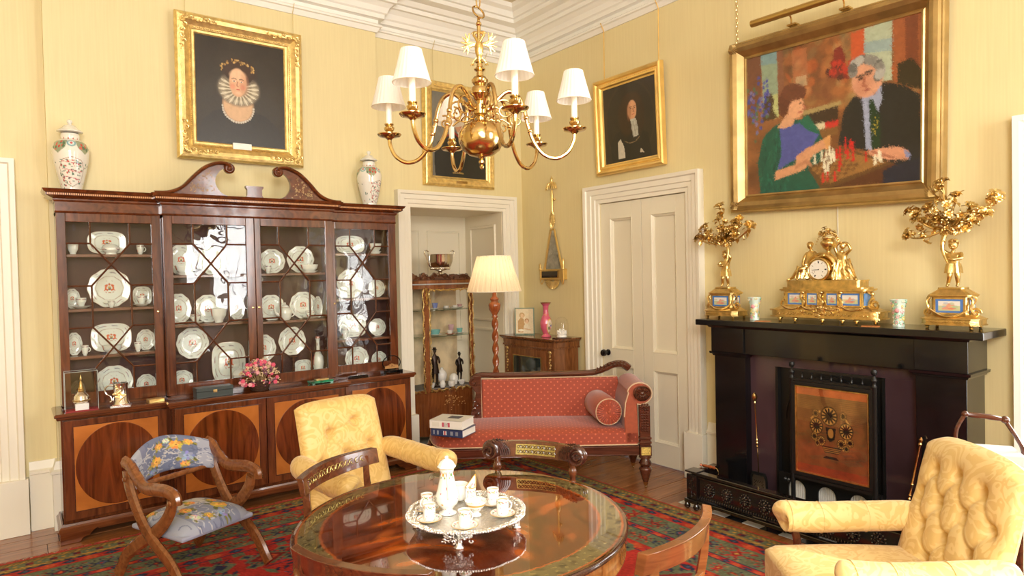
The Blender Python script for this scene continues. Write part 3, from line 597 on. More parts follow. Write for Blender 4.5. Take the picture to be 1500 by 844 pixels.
for bay, L in enumerate(china):
    lv = sorted(SH[bay]+(.80,), reverse=True); seen = {}
    for (k, x, z, w_, h_) in L:
        zb = shelf_below(bay, z-h_/2+.02 if z-h_/2 > .8 else .85); row = lv.index(zb); n_row = len(lv)
        rn = ['top', 'second', 'third', 'bottom'][row] if n_row == 4 else ['top', 'middle', 'bottom'][row]
        others = [q for q in L if q[0] == k and shelf_below(bay, q[2]-q[4]/2+.02 if q[2]-q[4]/2 > .8 else .85) == zb]
        side = ''
        if len(others) > 1:
            o_ = sorted(q[1] for q in others); i_ = o_.index(x); side = ' at left' if i_ == 0 else (' at right' if i_ == len(o_)-1 else ' in the middle')
        dn, nm, ct = kn[k]; lab = '%s%s on %s shelf behind %s' % (dn, side, rn, bayname[bay]); grp = 'armorial china in the bookcase'
        if k in 'ro':
            o = bpy.data.objects.new(nm, plate(k)); COL.objects.link(o); rx, rz = w_/2, h_/2; yy = 5.02
            front = sum(1 for q in L if q[0] in 'ro' and abs(q[1]-x) < (q[3]+w_)/2 and abs(q[2]-z) < .12 and q[3] > w_)
            if (bay, x) in STAND:
                zs = STAND[bay, x]; se = empty('plate_stand', (x, 5.0, zb), 0, 'dark wooden stand raising the %s behind %s' % (lab.split(' on ')[0], bayname[bay]), 'stand')
                MB().box(-.03, .03, -.02, .02, .0005, .01).box(-.008, .008, -.006, .006, .01, zs-zb-.012).box(-.035, .035, -.022, .022, zs-zb-.012, zs-zb-.002).build('stand_body', DARKW, se, smooth=0)
                lab = lab.replace(' on ', ' raised over ', 1); zb = zs
            o.location = (x, yy-.02*(front > 0), zb+rz*.985+.001); o.scale = (rx, .07, rz); o.rotation_euler = (R(-4), 0, 0)
            q = o.modifiers.new('solid', 'SOLIDIFY'); q.thickness = .02; q.offset = 0
            tag(o, lab, ct, grp)
        else:
            yi = 4.958 if bay in (0, 3) else 4.93; e = empty(nm, (x, yi, zb+.0005), 0, lab, ct, grp); r_ = min(w_/2, .056 if bay in (0, 3) else .07)
            if k in ('cup',): 
                lathe_surf('cup_body', [(r_*.75, h_*.95), (r_*.8, h_), (r_*.78, h_*.6), (r_*.6, h_*.2), (r_*.4, h_*.1), (r_*.42, 0), (0, 0)], BAND, e, 20)
                MB().tube(loop_handle((r_*.7, 0, h_*.55), r_*.45, .003), .003, 6).build('handle', PORC, e)
            elif k == 'cups':
                MB().lathe([(.001, .004), (r_*.5, .004), (r_, h_*.22), (r_*1.01, h_*.24), (r_*.5, 0), (.001, 0)], 24).build('saucer', PORC, e)
                lathe_surf('cup_body', [(r_*.55, h_*.95), (r_*.58, h_), (r_*.55, h_*.65), (r_*.35, h_*.3), (r_*.25, h_*.2), (r_*.27, .006), (0, .006)], BAND, e, 20)
            elif k in ('bowl', 'saucer'):
                lathe_surf('bowl_body', [(0, h_*.4), (r_*.8, h_*.5), (r_*.97, h_), (r_, h_), (r_*.9, h_*.5), (r_*.5, h_*.12), (r_*.5, 0), (0, 0)], BAND, e, 24, sy=.8)
            elif k == 'tureen':
                sy = .75
                lathe_surf('tureen_body', [(r_*.85, h_*.55), (r_*.92, h_*.55), (r_*.9, h_*.35), (r_*.55, h_*.12), (r_*.6, 0), (0, 0)], BAND, e, 28, sy=sy)
                MB().lathe([(r_*.9, h_*.55), (r_*.93, h_*.58), (r_*.6, h_*.78), (r_*.2, h_*.86), (r_*.06, h_*.88), (r_*.12, h_*.96), (.001, h_)], 24, sy=sy).build('lid', PORC, e)
            elif k == 'boat':
                lathe_surf('boat_body', [(0, h_*.5), (r_*.8, h_*.6), (r_*.95, h_), (r_, h_), (r_*.85, h_*.5), (r_*.55, h_*.25), (0, h_*.2)], BAND, e, 24, sy=.45, )
                MB().lathe([(.001, h_*.05), (r_*.6, h_*.05), (r_*.95, h_*.24), (r_*.6, 0), (.001, 0)], 24, sy=.5).build('stand', PORC, e)
            elif k == 'teapot':
                r_ = .05
                lathe_surf('teapot_body', [(r_*.5, h_*.75), (r_*.9, h_*.6), (r_, h_*.4), (r_*.85, h_*.15), (r_*.6, .0), (0, 0)], BAND, e, 24)
                MB().lathe([(r_*.55, h_*.73), (r_*.5, h_*.8), (r_*.2, h_*.87), (r_*.1, h_*.9), (r_*.15, h_*.96), (.001, h_)], 20).build('lid', PORC, e)
                MB().tube(spline([(-r_*.8, 0, h_*.3), (-r_*1.3, 0, h_*.4), (-r_*1.6, 0, h_*.7)], 4), [.012]*5+[.008]*4, 8).build('spout', PORC, e)
                MB().tube([(q[0]+r_*.9, q[1], q[2]) for q in loop_handle((0, 0, h_*.45), .03, 0)], .004, 6).build('handle', PORC, e)
            elif k == 'bottle':
                lathe_surf('bottle_body', [(r_*.4, h_), (r_*.45, h_*.97), (r_*.3, h_*.9), (r_*.3, h_*.65), (r_*.9, h_*.5), (r_, h_*.35), (r_*.7, h_*.1), (r_*.6, 0), (0, 0)], BAND, e, 28)

# ---------------------------------------------------------------- pair of lidded vases on top
VM = vcol('famille_verte_porcelain', .13, .6)
def vase_img(shift):
    p = Paint(400, 200, (232, 228, 216)); rr = random.Random(5)
    for k in range(4):
        u = (k/4+.125+shift) % 1
        for du in (-1, 0, 1):
            cx = u+du
            p.poly([(cx-.085, .16), (cx+.085, .16), (cx+.07, .28), (cx, .36), (cx-.07, .28)], (150, 160, 130)); 
            for j in range(12): p.ell(cx+rr.uniform(-.06, .06), rr.uniform(.18, .30), .012, .022, rr.choice([(196, 70, 60), (90, 120, 90), (210, 110, 90)]))
            u2 = cx+.125; p.ell(u2, .21, .045, .055, (120, 165, 170)); p.ell(u2, .21, .03, .035, (210, 225, 220)); p.ell(u2, .21, .014, .018, (200, 90, 90))
    for k in range(2):
        for du in (-1, 0, 1):
            cx = .25+.5*k+shift+du; r2 = random.Random(9+k)
            p.line([(cx-.09, .45), (cx-.135, .56), (cx-.12, .74), (cx, .82), (cx+.12, .74), (cx+.135, .56), (cx+.09, .45), (cx, .41), (cx-.09, .45)], .0022, (150, 110, 90))
            for j in range(70):
                x = cx+r2.uniform(-.115, .115); y = r2.uniform(.45, .81); p.ell(x, y, r2.uniform(.006, .016), r2.uniform(.006, .014), r2.choice([(60, 110, 90), (40, 90, 80), (196, 80, 80), (40, 50, 60), (110, 150, 120), (180, 60, 60)]), al=.85)
            for j in range(3): p.line([(cx-.10, .47+.1*j), (cx+.09, .51+.1*j)], .002, (190, 80, 90))
    for k in range(26): p.ell(rr.random(), rr.uniform(.42, .9), .007, .014, rr.choice([(196, 70, 60), (60, 110, 90)]))
    for k in range(12): p.ell((k+.5)/12, .10, .012, .02, (190, 80, 70))
    return p.a
for (x, lab, sh, sc) in ((.305, 'lidded famille verte porcelain vase standing on the left end of the bookcase', .75, 1), (2.325, 'lidded famille verte porcelain vase standing on the right end of the bookcase', .84, 1)):
    e = empty('lidded_vase', (x, 4.955, 2.1355), 0, lab, 'vase', 'pair of lidded vases')
    lathe_surf('vase_body', [(.045, .36), (.048, .362), (.052, .345), (.05, .325), (.062, .318), (.085, .30), (.0985, .265), (.1, .24), (.095, .19), (.08, .12), (.066, .06), (.056, .02), (.056, .0), (0, 0)], vase_img(sh), e, 200, mat_=VM, nv=100)
    MB().lathe([(.04, .365), (.07, .372), (.07, .377), (.045, .395), (.03, .412), (.012, .418), (.009, .424), (.016, .434), (.015, .445), (.001, .452)], 32).build('lid', mat('vase_lid_glaze', (.78, .77, .70), .13, coat=.5, var=.12, vs=40), e)
# ================================================================ PAINTINGS
PE = []
def picture(name, M, w, h, fw, prof, m, canvas, label, tilt=0, nu=150, corner=None, edge_gilt=None, group=None):
    """M places local x,z plane (facing -y) with origin at the picture centre"""
    e = empty(name); e.matrix_world = M; tag(e, label, 'painting', group); PE.append(e)
    MB().frame(prof, -w/2, w/2, -h/2, h/2).build('frame', m, e, smooth=25)
    cp_ = canvas.a
    nv_ = int(nu*h/w)
    psurf('canvas', nu, nv_, lambda U, V_: ((U-.5)*w, 0*U-.004, (.5-V_)*h), cp_, PAINTM, e)
    MB().box(-w/2-.01, w/2+.01, .0, .012, -h/2-.01, h/2+.01).build('backing', DARKW, e, smooth=0)
    return e
PAINTM = vcol('varnished_oil_paint', .28, .25, bump=.25, bs=160)
def scrolls(mb, x, z, sx, sz, L, n, seed, y=-.05, s=1):
    """carved acanthus along both arms of a frame corner"""
    rr = random.Random(seed)
    for ax in (0, 1):
        for k in range(n):
            t = (k+.5)/n*L; d = rr.uniform(-.25, .25)*.06*s
            cx, cz = (x-sx*t, z+sz*d) if ax == 0 else (x+sx*d, z-sz*t)
            mb.tube(spiral((cx, y, cz), .016*s, .004*s, rr.random()*6, .9*rr.choice((-1, 1)), 9), [.005*s*(1-.5*i/9) for i in range(10)], 5)
            a = rr.random()*pi; mb.ell((cx+.012*cos(a), y+.004, cz+.012*sin(a)), (.012*s, .008*s, .006*s), 6, 4)
    for k in range(7):
        a = pi/4+(k-3)*.28; mb.ell((x-sx*.03*s+sx*.03*cos(a)*s, y-.004, z-sz*.03*s+sz*.03*sin(a)*s), (.016*s, .009*s, .006*s), 8, 5, Matrix.Rotation(-atan2(sz*sin(a), sx*cos(a)), 4, 'Y'))
# 1 -- lady in a ruff
c = Paint(180, 220, (46, 40, 33)); c.noise(.12, 5, 3)
for k in range(5): c.ell(.46, .62+.02*k, .46, .30, (50, 46, 42), al=.25)
c.poly([(.0, .98), (.06, .80), (.18, .70), (.32, .66), (.64, .66), (.78, .70), (.92, .80), (1, .98), (1, 1), (0, 1)], (40, 38, 38))
c.ell(.46, .62, .17, .16, (206, 168, 130), soft=.2); c.rect(.25, .44, .68, .55, (70, 62, 55), .0)
for k in range(21):
    a = pi*(k/20); c.ell(.46+.175*cos(a), .635+.155*sin(a)*.95, .012, .010, (196, 190, 176))
for r_, col in ((1, (92, 84, 72)), (.93, (168, 156, 132)), (.8, (196, 186, 160)), (.66, (150, 138, 112))):
    c.ell(.47, .46, .235*r_, .165*r_, col, soft=.2)
for k in range(40):
    a = 2*pi*k/40; c.line([(.47+.10*cos(a), .46+.075*sin(a)), (.47+.22*cos(a+.04), .46+.155*sin(a+.04))], .006, (222, 214, 190) if k % 2 else (118, 106, 86), al=.8)
c.ell(.48, .30, .20, .12, (52, 34, 24), soft=.3); c.ell(.47, .27, .16, .10, (60, 38, 26), soft=.3)
c.ell(.46, .40, .098, .135, (214, 168, 132), soft=.12); c.ell(.46, .33, .085, .05, (226, 186, 150), soft=.5)
c.ell(.53, .41, .05, .10, (190, 136, 104), soft=.6, al=.5); c.ell(.40, .44, .03, .025, (214, 130, 104), soft=.9, al=.6); c.ell(.515, .44, .028, .025, (206, 122, 98), soft=.9, al=.6)
for x in (.42, .50):
    c.ell(x, .39, .020, .008, (236, 224, 206)); c.ell(x, .39, .009, .008, (46, 34, 26)); c.line([(x-.024, .368), (x, .36), (x+.024, .368)], .004, (92, 60, 42))
c.line([(.458, .39), (.448, .43), (.462, .437)], .005, (170, 110, 84)); c.ell(.46, .466, .024, .007, (186, 70, 60)); c.ell(.46, .50, .03, .012, (226, 180, 146), soft=.8)
rr = random.Random(4)
for k in range(9):
    a = pi*(.08+.84*k/8); x, y = .46+.185*cos(a), .30-.10*sin(a)-.005
    for j in range(5): c.ell(x+rr.gauss(0, .012), y+rr.gauss(0, .008), .010, .009, rr.choice([(168, 132, 70), (196, 160, 96), (120, 92, 50)]))
c.noise(.04, 40, 8)
P1 = [(0, 0), (0, .008), (.008, .016), (.022, .018), (.026, .026), (.034, .03), (.04, .026), (.05, .03), (.075, .05), (.10, .056), (.118, .05), (.124, .038), (.13, .03), (.13, 0)]
e = picture('portrait_painting', T(1.358, 5.0, 2.915, rx=R(1.5)), .615, .745, .12, P1, GILT, c, 'portrait of a lady in a white ruff, broad carved gilt frame, above the bookcase', nu=170)
b = MB()
for sx in (1, -1):
    for sz in (1, -1): scrolls(b, sx*(.3075+.085), sz*(.3725+.085), sx, sz, .22, 6, sx*3+sz, y=-.066)
b.build('corner_carving', GILT, e, kind='stuff')
for zz in (-1, 1):
    b = MB(); n = 52
    for k in range(n): b.ell((-.3+.6*k/(n-1), -.03, zz*(.3725+.036)), (.005, .005, .005), 6, 4)
    for k in range(n): b.ell((zz*(.3075+.036), -.03, -.36+.72*k/(n-1)), (.005, .005, .005), 6, 4)
    b.build('bead_row', GOLD, e, kind='stuff')
MB().box(-.075, .055, -.035, -.022, -.41, -.365).build('title_label', mat('white_card', (.85, .85, .80), .5), e, smooth=0, bevel=.002, label='blank white label on the lower rail')
# 2 -- dark half-length portrait behind the chandelier
c = Paint(150, 190, (104, 100, 90)); c.noise(.12, 5, 4); c.ell(.1, .3, .3, .4, (128, 124, 112), soft=.9, al=.5)
c.poly([(.06, 1), (.04, .75), (.10, .60), (.22, .52), (.38, .47), (.62, .47), (.80, .52), (.93, .62), (1, .8), (1, 1)], (34, 34, 30))
c.ell(.52, .30, .12, .17, (190, 140, 108), soft=.15); c.ell(.52, .17, .15, .10, (80, 62, 48), soft=.3)
for x in (.48, .56): c.ell(x, .28, .02, .008, (50, 36, 28))
c.ell(.52, .375, .03, .008, (160, 70, 60)); c.line([(.515, .29), (.505, .33), (.52, .335)], .006, (150, 96, 72))
c.line([(.18, .545), (.32, .49), (.42, .465), (.50, .52), (.62, .465), (.8, .53)], .014, (140, 40, 32)); c.poly([(.46, .45), (.58, .45), (.52, .60)], (190, 184, 170))
c.line([(.38, .945), (.46, .94), (.56, .945)], .012, (150, 122, 60)); c.noise(.05, 30, 9)
P2 = [(0, 0), (0, .01), (.012, .016), (.02, .026), (.04, .034), (.07, .04), (.08, .034), (.088, .02), (.088, -.02), (.07, -.02)]
e = picture('portrait_painting', T(3.31, 5.118, 2.84, rx=R(1.5)), .585, .755, .09, P2, GILT, c, 'dark half-length portrait with a thin red collar line, in a gilt frame behind the chandelier', nu=110)
b = MB(); rr = random.Random(11)
for k in range(46):
    t = -.28+.56*k/45
    for s_ in (-1, 1): b.tube(spiral((t, -.036, s_*(.3775+.045)), .012, .004, k, .8, 6), .0035, 4)
for k in range(58):
    t = -.37+.74*k/57
    for s_ in (-1, 1): b.tube(spiral((s_*(.2925+.045), -.036, t), .012, .004, k, .8, 6), .0035, 4)
b.build('carved_leafwork', GILT, e, kind='stuff')
MB().box(-.06, .06, -.042, -.034, -.435, -.412).build('name_plate', BRASS, e, smooth=0, bevel=.002)
# 3 -- long-haired man with a lace jabot
c = Paint(150, 170, (44, 34, 24)); c.noise(.15, 5, 5); c.ell(.5, .5, .47, .52, (58, 44, 30), soft=.08); c.ell(.5, .5, .455, .505, (38, 30, 22), soft=.06)
c.poly([(.14, 1), (.12, .75), (.22, .62), (.42, .56), (.66, .60), (.84, .70), (.9, 1)], (26, 22, 18)); c.poly([(.26, .74), (.32, .70), (.38, .80), (.40, .96), (.27, .95)], (196, 188, 168))
c.ell(.46, .42, .17, .26, (50, 32, 18), soft=.25); c.ell(.66, .44, .13, .26, (44, 28, 16), soft=.25); c.ell(.55, .26, .17, .13, (54, 34, 18), soft=.25)
c.ell(.56, .36, .085, .125, (206, 152, 112), soft=.12); c.ell(.50, .38, .04, .10, (150, 96, 64), soft=.6, al=.6)
for x in (.535, .605): c.ell(x, .34, .020, .008, (60, 38, 26)); c.line([(x-.02, .32), (x+.02, .318)], .005, (80, 50, 34))
c.line([(.575, .34), (.592, .385), (.572, .39)], .006, (160, 104, 76)); c.ell(.575, .418, .026, .008, (176, 74, 58))
c.poly([(.52, .47), (.62, .47), (.66, .60), (.66, .70), (.57, .71), (.54, .60)], (186, 184, 170))
for k in range(6): c.line([(.54+.02*k, .50), (.56+.02*k, .69)], .004, (140, 138, 124))
c.line([(.40, .74), (.5, .78), (.6, .77), (.68, .72)], .006, (120, 100, 70)); c.poly([(.70, .86), (.76, .93), (.68, .92)], (190, 180, 160)); c.noise(.05, 30, 2)
P3 = [(0, 0), (0, .008), (.012, .012), (.02, .03), (.034, .034), (.04, .026), (.048, .026), (.056, .042), (.07, .048), (.082, .04), (.086, .0), (.07, -.02)]
e = picture('portrait_painting', T(XW-.045, 3.66, 2.775, rz=-pi/2, rx=R(2)), .56, .62, .09, P3, GILTP, c, 'portrait of a long-haired man with white jabot in plain gilt frame over the door', nu=120)
# 4 -- two people at a chessboard
c = Paint(300, 235, (128, 82, 46)); c.noise(.22, 7, 6)
def q(x, y):
    top = 240-.292*(x-97); bot = 765-.108*(x-113); u = (x-100)/675; return (u**.93 if u > 0 else 0, (y-top)/(bot-top))
def Q(*p): return [q(*i) for i in p]
rr = random.Random(8)
for k in range(260):
    x, y = rr.uniform(100, 770), rr.uniform(80, 420); a = q(x, y); c.ell(a[0], a[1], rr.uniform(.01, .04), rr.uniform(.01, .05), rr.choice([(150, 92, 50), (176, 106, 56), (116, 66, 40), (150, 120, 70), (190, 90, 40), (120, 100, 66), (170, 140, 90)]), rr.random()*3, .5, .45)
c.poly(Q((100, 240), (155, 222), (158, 400), (104, 500)), (112, 70, 44)); c.poly(Q((155, 225), (222, 205), (228, 440), (165, 430)), (138, 156, 128)); c.poly(Q((155, 222), (222, 203), (222, 250), (155, 262)), (120, 150, 150)); c.poly(Q((180, 380), (225, 370), (228, 460), (190, 470)), (176, 180, 120))
c.poly(Q((222, 203), (246, 196), (252, 400), (228, 440)), (130, 84, 56)); c.poly(Q((285, 200), (345, 185), (352, 300), (290, 330)), (178, 110, 70), .6); c.poly(Q((300, 300), (345, 290), (348, 330), (300, 340)), (190, 170, 130), .6)
c.poly(Q((520, 125), (570, 105), (572, 240), (520, 240)), (186, 84, 46)); c.poly(Q((568, 105), (672, 72), (672, 300), (632, 310), (620, 240), (572, 215)), (168, 178, 150)); c.poly(Q((568, 160), (672, 140), (672, 190), (568, 200)), (140, 160, 156)); c.poly(Q((672, 72), (772, 43), (776, 330), (680, 310)), (152, 86, 50)); c.poly(Q((715, 62), (760, 50), (765, 330), (720, 300)), (120, 66, 42))
c.poly(Q((455, 190), (480, 170), (500, 220), (490, 270), (520, 300), (440, 300), (450, 240)), (120, 44, 34)); 
for k in range(30): a = q(rr.uniform(430, 520), rr.uniform(230, 300)); c.ell(a[0], a[1], .012, .02, rr.choice([(176, 52, 36), (140, 40, 30), (80, 40, 30)]))
c.poly(Q((690, 240), (740, 215), (775, 260), (775, 340), (690, 315)), (52, 44, 28))
# fireplace shelf & small chess shelf
c.poly(Q((330, 430), (480, 385), (485, 400), (330, 450)), (160, 140, 90)); c.poly(Q((330, 450), (470, 405), (470, 520), (330, 520)), (56, 40, 28)); c.poly(Q((380, 500), (470, 470), (470, 520), (400, 530)), (120, 84, 44)); c.poly(Q((410, 540), (440, 520), (440, 580), (420, 575)), (206, 150, 90))
for k in range(22): a = q(385+4*k, 490-.8*k+rr.uniform(-4, 4)); c.ell(a[0], a[1], .005, .02, (190, 46, 40) if k > 8 else (206, 196, 160))
c.poly(Q((170, 380), (195, 365), (210, 390), (205, 430), (225, 460), (160, 480)), (72, 54, 32))
for k in range(60): a = q(140+rr.gauss(0, 22), 430+rr.gauss(0, 50)); c.ell(a[0], a[1], .010, .014, rr.choice([(66, 70, 140), (90, 90, 160), (80, 100, 70), (120, 110, 150)]))
for k in range(14): a = q(165+rr.gauss(8, 6), 320+k*9); c.ell(a[0], a[1], .008, .012, (66, 66, 150))
# woman
c.poly(Q((150, 765), (140, 640), (160, 545), (200, 500), (250, 470), (340, 460), (400, 520), (420, 560), (390, 700), (400, 735), (260, 750)), (14, 82, 66))
for k in range(50): a = q(rr.uniform(150, 260), rr.uniform(500, 750)); c.line([a, (a[0]+rr.uniform(-.02, .02), a[1]+.05)], .004, rr.choice([(10, 60, 50), (24, 106, 84), (30, 92, 70)]), al=.7)
c.poly(Q((232, 500), (270, 490), (320, 475), (395, 520), (370, 560), (310, 610), (220, 668), (240, 600)), (74, 82, 150)); c.poly(Q((310, 470), (350, 445), (395, 500), (400, 520), (340, 500)), (22, 98, 76))
c.poly(Q((222, 500), (262, 445), (300, 455), (285, 490), (250, 500)), (206, 154, 116)); a = q(298, 415); c.ell(a[0], a[1], .052, .085, (216, 160, 120), -.3)
c.poly(Q((228, 445), (226, 390), (250, 345), (300, 328), (345, 345), (335, 380), (290, 385), (272, 420), (250, 460)), (96, 52, 34)); c.ell(*q(290, 358), .075, .06, (104, 58, 36), .2)
c.ell(*q(318, 402), .010, .006, (60, 36, 28)); c.line([q(330, 405), q(338, 418), q(328, 424)], .005, (170, 104, 80)); c.ell(*q(318, 435), .012, .006, (170, 70, 60))
c.poly(Q((210, 705), (215, 670), (300, 640), (300, 610), (345, 575), (410, 540), (425, 570), (360, 610), (358, 640), (330, 660), (280, 680)), (204, 148, 108)); c.line([q(300, 650), q(345, 625), q(360, 640)], .010, (186, 128, 92))
# man
c.poly(Q((470, 560), (490, 430), (530, 370), (560, 350), (640, 310), (720, 325), (772, 360), (778, 700), (640, 710), (640, 590), (560, 575)), (34, 34, 34)); c.poly(Q((640, 650), (778, 600), (778, 700), (640, 710)), (30, 34, 52))
c.poly(Q((562, 365), (570, 345), (610, 360), (632, 315), (636, 380), (628, 400), (600, 575), (578, 572)), (150, 158, 182)); c.poly(Q((588, 380), (604, 378), (628, 440), (632, 560), (600, 575), (592, 470)), (24, 52, 30))
for k in range(8): c.ell(*q(612+rr.uniform(-8, 8), 450+k*9), .004, .006, (180, 160, 60))
c.ell(*q(582, 300), .082, .115, (206, 150, 118), .25, soft=.12); c.ell(*q(565, 320), .04, .07, (180, 118, 90), .2, soft=.7, al=.6); c.ell(*q(628, 275), .02, .04, (196, 130, 100))
for k in range(40): a = rr.uniform(-.2, 1.1)*pi; p_ = q(578+52*cos(a), 265-42*sin(a)); c.ell(p_[0], p_[1], .024, .030, rr.choice([(130, 128, 120), (166, 164, 156), (100, 98, 92)]), rr.random()*3)
for x, y in ((556, 300), (588, 282)): c.ell(*q(x, y), .014, .007, (56, 36, 30)); c.line([q(x-14, y-6), q(x+12, y-14)], .006, (90, 70, 60))
c.line([q(570, 300), q(566, 325), q(580, 328)], .007, (160, 96, 72)); c.ell(*q(582, 342), .020, .008, (150, 76, 64), -.2)
c.poly(Q((580, 580), (640, 565), (700, 560), (735, 580), (730, 610), (660, 615), (600, 600)), (206, 146, 112)); c.line([q(600, 582), q(680, 605)], .006, (160, 100, 76)); c.poly(Q((715, 570), (740, 590), (735, 608), (720, 600)), (130, 140, 180))
# board and pieces
c.poly(Q((350, 655), (500, 570), (680, 625), (430, 735), (400, 730)), (96, 66, 34)); c.poly(Q((365, 655), (500, 582), (650, 625), (425, 715)), (146, 104, 54)); c.poly(Q((430, 735), (680, 625), (680, 635), (640, 660), (640, 705), (500, 720)), (84, 48, 28))
for i in range(8):
    for j in range(8):
        if (i+j) % 2:
            f = lambda a, b: q(365+(500-365)*a/8+(425-365)*b/8, 655+(582-655)*a/8+(715-655)*b/8)
            c.poly([f(i, j), f(i+1, j), f(i+1, j+1), f(i, j+1)], (96, 62, 34), .7)
W_ = [(378, 625), (405, 612), (415, 640), (425, 608), (432, 650), (443, 622), (450, 600), (438, 590), (420, 655), (456, 612), (612, 620), (632, 610), (626, 600), (430, 670)]
R_ = [(465, 600), (478, 590), (480, 630), (500, 580), (510, 600), (528, 570), (530, 610), (520, 560), (500, 555), (578, 610), (410, 695), (430, 690), (458, 690), (474, 650)]
for L_, col in ((W_, (222, 216, 186)), (R_, (198, 36, 34))):
    for x, y in L_:
        a = q(x, y); c.ell(a[0], a[1]+.01, .009, .012, col); c.ell(a[0], a[1]-.018, .006, .022, col); c.ell(a[0], a[1]-.038, .005, .008, col)
c.brush(900, 5)
c.noise(.05, 50, 3)
P4 = [(0, 0), (0, .012), (.01, .016), (.018, .012), (.026, .02), (.05, .05), (.075, .062), (.095, .056), (.105, .04), (.112, .04), (.118, .03), (.118, -.03), (.09, -.03)]
e = picture('group_painting', T(XW-.06, 2.043, 2.498, rz=-pi/2, rx=R(2.5), ry=R(2.0)), 1.07, .905, .11, P4, BRONZEGILT, c, 'large painting of a woman and grey-haired man playing chess, hung over the mantelpiece', nu=290)
b = MB()
for sx in (1, -1):
    for sz in (1, -1):
        x, z = sx*(.535+.075), sz*(.4525+.075)
        for k in range(9):
            a = (k-4)*.2; L_ = .07-.006*abs(k-4)
            th = atan2(-sz, -sx)+a; b.tube([(x+sx*.02, -.06, z+sz*.02), (x+sx*.02+L_*.6*cos(th), -.068, z+sz*.02+L_*.6*sin(th)), (x+sx*.02+L_*cos(th), -.06, z+sz*.02+L_*sin(th))], [.004, .007, .003], 6)
b.build('corner_leaf', BRONZEGILT, e, kind='stuff')
# picture light (fixed to the frame)
pl = empty('picture_light'); pl.matrix_world = T(XW-.06, 2.09, 3.065, rz=-pi/2, ry=R(1.5)); tag(pl, 'long brass tubular picture light over the top rail of the large painting', 'picture light')
MB().tube([(-.33, -.19, .05), (.33, -.19, .05)], .022, 16).build('lamp_tube', mat('satin_brass', (.60, .42, .14), .36, 1), pl)
for x in (-.14, .19):
    MB().tube(spline([(x, -.175, .06), (x, -.12, .10), (x, -.06, .07), (x, -.05, .03)], 6), .006, 8).build('bracket_arm', BRASS, pl)
    MB().box(x-.03, x+.03, -.055, -.0, .018, .03).build('clamp', BRASS, pl, smooth=0, bevel=.003)
# picture cords and chains
bpy.context.view_layer.update()
CORD = mat('picture_cord', (.66, .54, .26), .6)
for (x, y, z, lab) in ((1.0, 5.03, 3.385, 'left picture cord holding the portrait of the lady in the ruff'), (1.76, 5.03, 3.37, 'right picture cord holding the portrait of the lady in the ruff'), (3.05, 5.125, 3.27, 'left picture cord holding the dark portrait behind the chandelier'), (3.62, 5.125, 3.27, 'right picture cord holding the dark portrait behind the chandelier')):
    o = MB().tube([(x, y, z-.03), (x, y-.002, 3.60), (x, y-.045, 3.66)], .0028, 6).build('picture_cord', CORD); o.parent = PE[0 if x < 2 else 1]; o.matrix_parent_inverse = o.parent.matrix_world.inverted()
for (y, lab) in ((3.96, 'left brass rod holding the portrait over the door'), (3.37, 'right brass rod holding the portrait over the door')):
    o = MB().tube([(4.035, y, 3.13), (4.04, y, 3.60), (4.0, y, 3.66)], .004, 6).build('picture_rod', GILTP); o.parent = PE[2]; o.matrix_parent_inverse = o.parent.matrix_world.inverted()
def chain(name, x, y, z0, z1, lab, m=BRASS, L=.03, r=.0018, parent=None):
    b = MB(); z = z0; k = 0
    while z < z1:
        M_ = T(x, y, z+L/2, rz=pi/2*(k % 2)); b.at(M_).tube([(L*.22*cos(a), 0, L*.62*sin(a)) for a in [2*pi*i/10 for i in range(10)]], r, 5, closed=True); z += L*.95; k += 1
    o = b.build(name, m, parent, kind=None if not parent else None); o['kind'] = 'stuff'
    return o
o = chain('picture_chain', 4.01, 2.66, 3.05, 3.66, ''); o.parent = PE[3]; o.matrix_parent_inverse = PE[3].matrix_world.inverted()
o = chain('picture_chain', 4.01, 1.45, 3.0, 3.66, ''); o.parent = PE[3]; o.matrix_parent_inverse = PE[3].matrix_world.inverted()
o = MB().tube([(4.05, 2.005, 1.95), (4.052, 2.0, 1.22)], .004, 8).build('light_cable', mat('cream_cable', (.75, .70, .55), .5)); tag(o, 'cream cable running down the wall from the large painting to behind the clock', 'cable')
# ================================================================ CHANDELIER
ch = empty('chandelier', (1.57, 2.26, 2.15), 0, 'six-arm brass ball chandelier with pleated white candle shades hanging from the ceiling', 'chandelier')
MB().lathe([(.001, -.155), (.008, -.15), (.01, -.143), (.005, -.136), (.012, -.128), (.012, -.12), (.006, -.112), (.02, -.10)], 20).build('finial', BRASS, ch)
MB().lathe([(.02, -.103), (.05, -.095), (.078, -.075), (.094, -.04), (.094, -.008), (.08, .022), (.055, .038), (.03, .045), (.02, .05)], 48).build('ball', BRASS, ch)
MB().lathe([(.018, .045), (.02, .062), (.014, .066), (.03, .075), (.03, .112), (.016, .118), (.018, .128), (.026, .134), (.03, .145), (.043, .157), (.044, .17), (.036, .185), (.022, .192), (.026, .196), (.034, .206), (.035, .216), (.026, .228), (.016, .233), (.014, .25), (.024, .258), (.024, .262), (.014, .27), (.012, .285), (.018, .29), (.018, .294), (.008, .30), (.008, .44), (.012, .445), (.012, .452), (.006, .46), (.006, .475)], 32).build('stem', BRASS, ch)
eg = MB(T(rz=-.65))
eg.ell((0, 0, .345), (.018, .012, .038), 12, 8); eg.ell((0, 0, .31), (.012, .01, .022))
